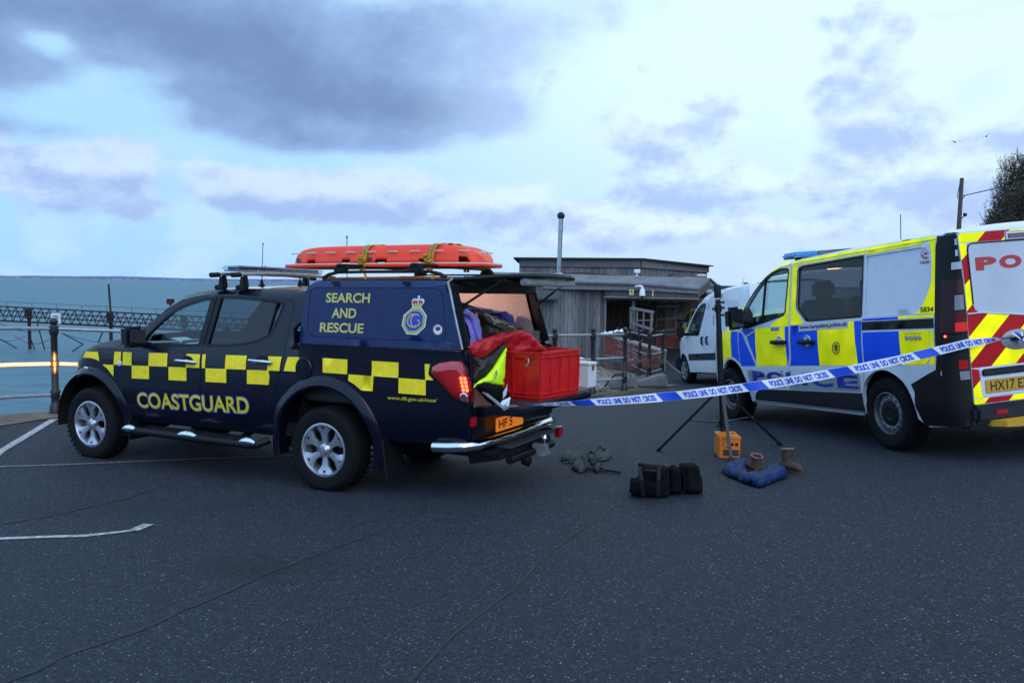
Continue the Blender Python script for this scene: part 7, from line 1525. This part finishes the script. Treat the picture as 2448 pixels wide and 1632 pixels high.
# crate
crm = mat('red_crate_plastic', (.60, .010, .012), .42, var=.15, vscale=10, coat=.15, bump=.04, bscale=60)
CM_ = TM @ Matrix.Translation((-1.615, -.13, .84)) @ Matrix.Rotation(R(-9), 4, 'Z'); cr8 = thing('plastic_crate', 'large red ribbed plastic crate standing on the lowered tailgate', 'crate', mw=CM_); cx_, cyw, chh = .40, .63, .42
def wallp(name, a, b_, nrm, hole=False):
    a = Vector(a); b_ = Vector(b_); L = (b_ - a).length; d = (b_ - a) / L; n = Vector(nrm); f = lambda o: (lambda p, q: tuple(a + d * p + Vector((0, 0, q)) + n * (o + .012 * q / chh)))
    hs = [[(L * .5 - .06, chh - .085), (L * .5 + .06, chh - .085), (L * .5 + .06, chh - .055), (L * .5 - .06, chh - .055)]] if hole else []
    w = MB().prism([(0, 0), (L, 0), (L, chh), (0, chh)], f(0), f(-.006), hs, .15).build('side_wall', crm, cr8, False); rb = MB()
    for z, h in ((.025, .012), (.055, .008), (chh - .05, .008), (chh - .012, .022)): p0, p1 = a + n * (.006 + .012 * z / chh) + Vector((0, 0, z)), b_ + n * (.006 + .012 * z / chh) + Vector((0, 0, z)); rb.bar(p0, p1, .014, h)
    for k in range(5 if L > .5 else 4): u = k / (4 if L > .5 else 3); p = a.lerp(b_, u); rb.bar(p + n * .006 + Vector((0, 0, .03)), p + n * .017 + Vector((0, 0, chh - .05)), .012, .012, n)
    rb.build('stiffening_ribs', crm, w, False)
A_, B_, C_, D_ = (-cx_ / 2, cyw / 2, 0), (-cx_ / 2, -cyw / 2, 0), (cx_ / 2, -cyw / 2, 0), (cx_ / 2, cyw / 2, 0)
wallp('w', D_, A_, (0, 1, 0), True); wallp('w', A_, B_, (-1, 0, 0)); wallp('w', B_, C_, (0, -1, 0), True); wallp('w', C_, D_, (1, 0, 0)); MB().box((0, 0, .012), (cx_, cyw, .012)).build('base', crm, cr8, False)
MB().tube([(-.10, .345, .36), (-.11, .352, .33), (-.09, .355, .29)], .008, 6).build('tied_tag', galv, cr8)
wbx = t_root('white_case', 'white plastic case with a lid beside the red crate on the tailgate', 'case', tuple(tloc(*ze(1128, 985), -1.62).xy) + (.84,)); wm_ = Matrix.Rotation(R(-6), 3, 'Z')
MB().box((0, 0, .11), (.34, .17, .22), wm_).build('case_body', whitep, wbx, True, bevel=.01); MB().box((0, 0, .235), (.35, .18, .03), wm_).build('lid', whitep, wbx, True, bevel=.008); MB().box((-.178, .03, .20), (.01, .03, .05), wm_).build('latch', redtxt, wbx, False)
b = MB(); gls = t_root('glass_bits', 'small clear bottle lying at the back of the tailgate', 'bottle', (-1.72, -.70, .85)); MB().lathe([(.001, 0), (.022, .004), (.024, .07), (.012, .09), (.012, .11), (.001, .112)], (0, 0, .0), (0, 1, .1), 12).build('bottle', glass('clear_bottle', (.85, .95, 1)), gls)

# ================================================================== POLICE TAPE
tapew = mat('white_tape_film', (.82, .86, .95), .4, spec=.3); tapeb = mat('blue_tape_print', (.010, .075, .60), .4)
def make_tape():
    P0 = TM @ Vector((-1.70, .70, .86)); P1 = VM @ Vector((-1.02, .42, 1.0)); PM_ = VM @ Vector((-.985, .86, .985))
    t = thing('police_tape', 'blue and white police tape strung from the pickup tailgate to the van handle', 'tape', P0)
    L = (P1 - P0).length; d = (P1 - P0) / L; N_ = 220
    LA = (PM_ - P0).length; LB_ = (P1 - PM_).length; sm_ = LA / (LA + LB_)
    def cpt(s): return P0.lerp(PM_, s / sm_) - Vector((0, 0, .115 * 4 * (s / sm_) * (1 - s / sm_))) if s < sm_ else PM_.lerp(P1, (s - sm_) / (1 - sm_))
    def frame_(s):
        tg_ = (cpt(min(1, s + .01)) - cpt(max(0, s - .01))).normalized(); tw_ = 1.15 * math.exp(-(s / .12) ** 1.5) + 1.0 * math.exp(-((1 - s) / .05) ** 1.3)
        side = tg_.cross(Vector((0, -1, 0)).normalized()).normalized(); side = side if side.z > 0 else -side; nn = tg_.cross(side).normalized()
        wd = .0365 * (1 - .75 * math.exp(-(s / .15) ** 2)) * (1 - .80 * math.exp(-((1 - s) / .055) ** 2))
        return cpt(s), (side * math.cos(tw_) + nn * math.sin(tw_)), nn if nn.y < 0 else -nn, wd
    def pos(s, v, off): p, sd, nn, wd = frame_(max(0, min(1, s))); rip = .004 * math.sin(s * 60) * v; return p + sd * (wd * v) + nn * (off + rip) - P0
    b = MB(); b.add([pos(k / N_, v, 0) for k in range(N_ + 1) for v in (-1, 0, 1)], [f for k in range(N_) for f in ((3 * k, 3 * k + 1, 3 * k + 4, 3 * k + 3), (3 * k + 1, 3 * k + 2, 3 * k + 5, 3 * k + 4))]); b.build('tape_band', tapew, t)
    def spx(px):                                    # arc position whose image column is px
        lo, hi = 0., 1.
        for _ in range(30):
            m = (lo + hi) / 2; p = cpt(m) ; q = p - Vector((0, 0, EYE)); r = Vector((q.x, q.y * math.cos(PITCH) - q.z * math.sin(PITCH), q.y * math.sin(PITCH) + q.z * math.cos(PITCH))); u, v = FP * r.x / r.y, FP * r.z / r.y
            if 1224 + u * math.cos(ROLL) + v * math.sin(ROLL) < px: lo = m
            else: hi = m
        return lo
    S0, S1 = spx(1394), spx(2215); per = (S1 - S0) / 4
    for k in range(-1, 6):
        c = S0 + per * k; sl = .028 * 1.0 / L * 4.4 / 4.4; hw = per * .115
        if 0 < c < 1:
            b = MB(); n = 8; b.add([pos(c - hw + 2 * hw * i / n - sl * v * 1.0, v * .96, .0018) for i in range(n + 1) for v in (-1, 1)], [(2 * i, 2 * i + 1, 2 * i + 3, 2 * i + 2) for i in range(n)]); b.build('blue_block', tapeb, t)
        a0, a1 = c + per * .17, c + per * .84
        if a1 > .02 and a0 < .99:
            vs, fs = text_tris('POLICE  LINE  DO  NOT  CROSS', .035, space=.92); b = MB(); b.add([pos(a0 + (a1 - a0) * u - .006 * (v - .5), (v * 2 - 1) * .68, .0022) for u, v in vs], [f for f in fs if 0.005 < a0 + (a1 - a0) * vs[f[0]][0] < .995]); b.build('lettering', tapeb, t, False)
    # wraps round the tailgate stay and the van handle
    b = MB()
    for k in range(3): c = TM @ Vector((-1.69 - .006 * k, .725, .865 + .012 * k)) - P0; b.tube([c + Vector((.028 * math.cos(a), .02 * math.sin(a) + .01, .030 * math.sin(a + .7 * k))) for a in [6.28 * q / 12 for q in range(12)]], .007, 6, closed=True)
    b.build('knot', tapew, t); q0 = [TM @ Vector(p) - P0 for p in ((-1.68, .735, .88), (-1.64, .66, .93), (-1.62, .56, .955), (-1.60, .50, .985))]
    b = MB(); b.add([x for p, w in zip(q0, (.01, .028, .034, .03)) for x in (p + Vector((0, 0, w)), p - Vector((0, 0, w)))], [(2 * i, 2 * i + 1, 2 * i + 3, 2 * i + 2) for i in range(3)]); b.build('loose_end', tapew, t)
    for k, ang in enumerate((0, .8, 1.6)):
        c = VM @ Vector((-1.012, .40 - .03 * k, .99)) - P0; MB().tube([c + (VM.to_3x3() @ Vector((.02 * math.cos(a), .05 * math.sin(a) * math.cos(ang), .042 * math.sin(a + ang)))) for a in [6.28 * q / 14 for q in range(14)]], [.007, .010, .008, .006] * 3 + [.007, .01], 6, closed=True).build('knot', tapew if k != 1 else tapeb, t)
    q1 = [VM @ Vector(p) - P0 for p in ((-1.03, .30, 1.0), (-1.06, .22, .995), (-1.04, .12, .98))]; b = MB(); b.add([x for p, w in zip(q1, (.02, .034, .03)) for x in (p + Vector((0, 0, w)), p - Vector((0, 0, w)))], [(2 * i, 2 * i + 1, 2 * i + 3, 2 * i + 2) for i in range(2)]); b.build('loose_end', tapew, t)
make_tape()

# ================================================================== THINGS ON THE ROAD
# lighting stand
cc_ = Vector((2.10, 8.17, G(2.10, 8.17))); sd_ = thing('tripod_stand', 'tall black tripod lighting stand with its head folded', 'stand', cc_); stand = mat('black_anodised_tube', (.010, .010, .012), .35, metal=.3, var=.2, vscale=20); leg2 = mat('dark_steel_leg', (.02, .024, .03), .45, metal=.3)
tp = at(1715, 690, 8.17) - cc_; bt = at(1728, 1030, 8.17) - cc_; ax = (tp - bt)
zz = lambda py: bt + ax * ((1030 - py) / 340.)
MB().tube([zz(1036), zz(940)], .026, 14).tube([zz(940), zz(790)], .030, 14).tube([zz(790), zz(715)], .026, 14).build('column', stand, sd_)
MB().tube([zz(712), zz(684), zz(681)], [.034, .036, .030], 14).build('head_socket', blackp, sd_); MB().tube([zz(745), zz(728)], .036, 14).tube([zz(940), zz(920)], .040, 14).tube([zz(1016), zz(1002)], .036, 14).build('collar', blackp, sd_)
for py, dx in ((722, .05), (738, -.05), (752, .045), (735, .05), (1018, -.055)): c = zz(py); MB().cyl(c, c + Vector((dx, -.01, 0)), .010, 8).lathe([(.014, 0), (.016, .008), (.001, .012)], c + Vector((dx, -.01, 0)), (dx, 0, 0), 10).build('knob', blackp, sd_)
MB().tube([zz(752) + Vector((-.045, 0, 0)), zz(760) + Vector((-.052, 0, 0)), zz(778) + Vector((-.050, 0, 0))], .006, 6).build('hanging_pin', galv, sd_)
feet = [onground(1572, 1078), onground(1867, 1064), onground(1749, 1104)]
for f_, m_, py in zip(feet, (stand, stand, leg2), (925, 925, 915)):
    a = zz(py); e = f_ - cc_; k = a.lerp(e, .50); MB().bar(a, e, .030, .022).build('leg', m_, sd_, False); MB().bar(a.lerp(e, .95), e, .036, .030).build('leg_foot', blackp, sd_, False)
    MB().bar(zz(1009), k, .022, .012).build('strut', stand, sd_, False); MB().cyl(k + Vector((0, -.016, 0)), k + Vector((0, .016, 0)), .008, 8).build('rivet', chrome, sd_)
# battery box
ob = mat('orange_powder_coat', (.72, .20, .012), .45, var=.08, vscale=12); bx = thing('battery_box', 'orange metal battery box with switches under the tripod', 'box', (2.125, 8.03, G(2.125, 8.03)), R(-4))
MB().box((0, 0, .095), (.195, .30, .19)).build('case', ob, bx, True, bevel=.004); MB().box((0, 0, .197), (.208, .312, .028)).build('lid', ob, bx, True, bevel=.006); MB().box((.012, -.152, .055), (.150, .004, .058)).build('vent_grille', mat('brass_mesh', (.035, .03, .015), .6, var=.6, vscale=90), bx, False)
for x in (.02, .062): MB().box((x, -.154, .137), (.028, .010, .026)).build('socket', blackp, bx, True, bevel=.003)
MB().lathe([(.008, 0), (.007, .006), (.001, .008)], (-.062, -.152, .135), (0, -1, 0), 10).build('button', mat('blue_button', (.08, .14, .4), .4), bx); MB().box((-.02, -.1525, .108), (.05, .002, .006)).build('printed_line', black, bx, False); MB().box((.055, .02, .214), (.03, .02, .006)).build('catch', blackp, bx, False)
webb0 = mat('dull_webbing', (.005, .005, .006), .8)
# black bag in two lumps
zf = zoom((1320, 1000), 3.675)
def wy(y0): return lambda a, b_: at(*zf(a, b_), y0)
bg = thing('black_kit_bag', 'slumped black fabric kit bag with end pockets on the asphalt', 'bag', at(*zf(980, 700), 6.5)); b0 = Vector(bg.location)
def rel(f): return lambda a, b_: f(a, b_) - b0
puff('bag_body', [(760, 392), (860, 405), (960, 405), (1015, 425), (1030, 520), (1035, 665), (1000, 700), (990, 715), (830, 700), (700, 672), (676, 640), (684, 560), (690, 520), (755, 512)], rel(wy(6.52)), (0, -1, .25), .13, fab, bg, 24, .022, 10, 3, back=1.0, flat=.38)
puff('bag_flap', [(755, 392), (770, 388), (860, 402), (990, 415), (995, 540), (900, 560), (800, 555), (762, 530)], rel(wy(6.41)), (0, -1, .4), .045, fab, bg, 34, .012, 9, 8, back=.6)
puff('middle_section', [(1010, 430), (1055, 402), (1080, 408), (1125, 440), (1140, 655), (1030, 665), (1000, 640)], rel(wy(6.56)), (0, -1, .2), .10, fab, bg, 24, .022, 12, 5, back=1., flat=.5)
puff('end_pocket', [(1115, 392), (1180, 385), (1248, 388), (1275, 410), (1298, 480), (1312, 560), (1312, 640), (1290, 662), (1180, 660), (1145, 640), (1130, 500)], rel(wy(6.54)), (0, -1, .2), .12, fab, bg, 24, .018, 10, 7, back=1., flat=.38)
MB().tube([rel(wy(6.35))(1120, 400), rel(wy(6.33))(1165, 520), rel(wy(6.36))(1160, 650)], .007, 6).build('piping', fab, bg)
for a0, a1 in ((770, 800), (940, 930)):
    P = [rel(wy(6.33))(a0, 420), rel(wy(6.30))((a0 + a1) / 2, 540), rel(wy(6.36))(a1, 680)]; b = MB(); b.add([q for p in P for q in (p - Vector((.014, 0, 0)), p + Vector((.014, -.002, 0)))], [(0, 1, 3, 2), (2, 3, 5, 4)]); b.build('strap', webb0, bg)
MB().tube([rel(wy(6.36))(790, 470), rel(wy(6.28))(830, 455), rel(wy(6.28))(900, 458), rel(wy(6.36))(940, 480)], .008, 6).build('carry_handle', webb0, bg)
# blue trousers
trm = mat('blue_waterproof_nylon', (.003, .02, .085), .55, spec=.3, var=.3, vscale=9, bump=.12, bscale=40)
tr = thing('blue_trousers', 'blue waterproof trousers crumpled on the road between the boots', 'trousers', onground(*zf(1780, 520))); b0 = Vector(tr.location)
gm_ = lambda up: (lambda a, b_: onground(*zf(a, b_), up) - b0)
puff('left_leg', [(1480, 455), (1530, 420), (1600, 385), (1660, 350), (1720, 360), (1735, 400), (1700, 450), (1740, 490), (1830, 510), (1850, 590), (1800, 592), (1700, 565), (1600, 520), (1540, 500)], gm_(.02), (0, -.2, 1), .050, trm, tr, 20, .022, 11, 2, back=.15, flat=.5)
puff('right_leg', [(1700, 480), (1760, 500), (1840, 500), (1900, 440), (1980, 425), (2050, 440), (2070, 480), (2050, 515), (1950, 550), (1850, 592), (1800, 595), (1720, 560)], gm_(.02), (0, -.2, 1), .055, trm, tr, 20, .022, 11, 6, back=.15, flat=.5)
# boots
btm = mat('brown_suede', (.085, .042, .024), .85, col2=(.04, .021, .013), vscale=18, bump=.35, bscale=90); solem = mat('dark_boot_sole', (.05, .032, .022), .8); lining = mat('boot_lining', (.18, .11, .085), .9)
def boot(label, loc, rz, h=.19, tilt=0):
    t = thing('boot', label, 'boot', loc, rz); t.rotation_euler = (R(tilt), 0, rz); t.scale = (.9, .9, .9); secs = []
    path = [(-.105, .03, .045, .040), (-.07, .035, .048, .042), (0, .04, .050, .045), (.06, .036, .052, .044), (.11, .030, .044, .036), (.145, .022, .020, .022)]
    b = MB(); n = 18                                     # foot, toes at +x
    for x, zc_, wy_, hz in path: secs.append([(x, wy_ * math.cos(a), .022 + hz * (.85 + math.sin(a)) * (1.0 if math.sin(a) > -.85 else .9)) for a in [2 * math.pi * k / n for k in range(n)]])
    b.add([p for s_ in secs for p in s_], [(i * n + j, i * n + (j + 1) % n, (i + 1) * n + (j + 1) % n, (i + 1) * n + j) for i in range(len(secs) - 1) for j in range(n)] + [tuple(range(n)), tuple((len(secs) - 1) * n + j for j in range(n))])
    sh = []
    for k, (z, cx, rx_, ry_) in enumerate(((.06, -.035, .075, .046), (.09, -.045, .062, .044), (.12, -.052, .055, .045), (.155, -.055, .058, .048), (h, -.055, .062, .052), (h + .004, -.055, .054, .044), (.15, -.055, .048, .038))): sh.append([(cx + rx_ * math.cos(a) + .004 * math.sin(3 * a + k), ry_ * math.sin(a), z + (.012 * math.cos(a) if k > 3 else 0)) for a in [2 * math.pi * q / n for q in range(n)]])
    b.add([p for s_ in sh for p in s_], [(i * n + j, i * n + (j + 1) % n, (i + 1) * n + (j + 1) % n, (i + 1) * n + j) for i in range(len(sh) - 1) for j in range(n)])
    b.build('upper', btm, t, True, 60)
    o = [(x, wy_ * 1.08) for x, _, wy_, _ in path]; so_ = [(-.122, 0)] + [(x, w) for x, w in o] + [(.165, 0)] + [(x, -w) for x, w in reversed(o)]
    MB().prism(so_, lambda x, y: (x, y, .0), lambda x, y: (x, y, .026), step=.04).build('sole', solem, t, True, 40)
    MB().tube([(-.055 + .060 * math.cos(a), .050 * math.sin(a), h + .004 + .012 * math.cos(a)) for a in [2 * math.pi * k / 18 for k in range(18)]], .010, 6, closed=True).build('padded_collar', lining, t)
    lc = MB()
    for k in range(6): x = .055 - .022 * k * (1 if k < 4 else .6); z = .098 + .016 * k; lc.tube([(x, -.026, z - .008), (x + .012, 0, z + .006), (x, .026, z - .008)], .0032, 5)
    lc.build('laces', mat('dark_laces', (.02, .015, .012), .8), t)
    for k in range(4):
        for s in (1, -1): MB().lathe([(.004, 0), (.001, .003)], (.05 - .022 * k, s * .030, .094 + .016 * k), (0, s, 1), 6).build('eyelet', galv, t)
    MB().tube([(-.118, 0, .15), (-.128, 0, h + .02), (-.112, 0, h + .01)], .005, 5).build('pull_tab', btm, t)
bp1 = onground(*zf(1778, 490)); boot('brown suede boot standing among the blue trousers, toe pointing away', (bp1.x, bp1.y + .02, bp1.z + .015), R(97), .165)
bp2 = onground(*zf(2110, 475)); boot('brown laced suede boot standing alone right of the blue trousers', (bp2.x, bp2.y + .04, bp2.z), R(-62), .205)
# grey harness bundle
gry = mat('grey_green_cloth', (.045, .055, .062), .85, col2=(.018, .022, .025), vscale=14, bump=.2, bscale=80); webb = mat('black_webbing', (.006, .006, .008), .7)
hb = thing('work_gloves_bundle', 'heap of grey gloves and black webbing behind the pickup', 'bundle', onground(*zf(300, 420))); b0 = Vector(hb.location)
for k, o_ in enumerate(([(70, 345), (100, 290), (140, 262), (200, 270), (270, 300), (260, 340), (160, 365)], [(170, 420), (180, 370), (230, 340), (280, 360), (300, 440), (240, 455)], [(290, 330), (350, 275), (430, 265), (500, 270), (525, 310), (490, 345), (400, 355), (330, 350)], [(350, 430), (370, 370), (420, 380), (432, 420), (400, 455)], [(95, 350), (150, 345), (220, 350), (180, 370), (110, 368)])): puff('glove', o_, lambda a, b_: onground(*zf(a, b_ + 22), .01) - b0, (0, -.5, 1), .045 - .006 * k, gry, hb, 14, .022, 22, 11 + k, back=.1)
for pts, r_ in ((((290, 440), (300, 380), (310, 310), (345, 290), (380, 320), (370, 380), (345, 400)), .017), (((375, 300), (390, 265), (425, 248), (460, 275)), .012), (((300, 440), (350, 450), (420, 435), (480, 455), (540, 462), (600, 474)), .012), (((180, 410), (230, 440), (300, 455)), .014), (((370, 400), (400, 425), (430, 400)), .012), (((380, 455), (420, 462), (470, 450), (440, 440)), .009)):
    MB().tube([onground(*zf(a, b_), .02 + .10 * max(0, (430 - b_) / 150) * (1 if r_ > .0165 else .3)) - b0 for a, b_ in pts], r_, 6).build('webbing', webb, hb)
# lamps that are lit in the place: head lamp on the railing
point('headlamp_beam', tuple(TM @ Vector((3.80, .66, .90))), 2400, (1, .42, .10), .02, None, ((-6.2, 10.55, EYE - 1.10), R(17)))
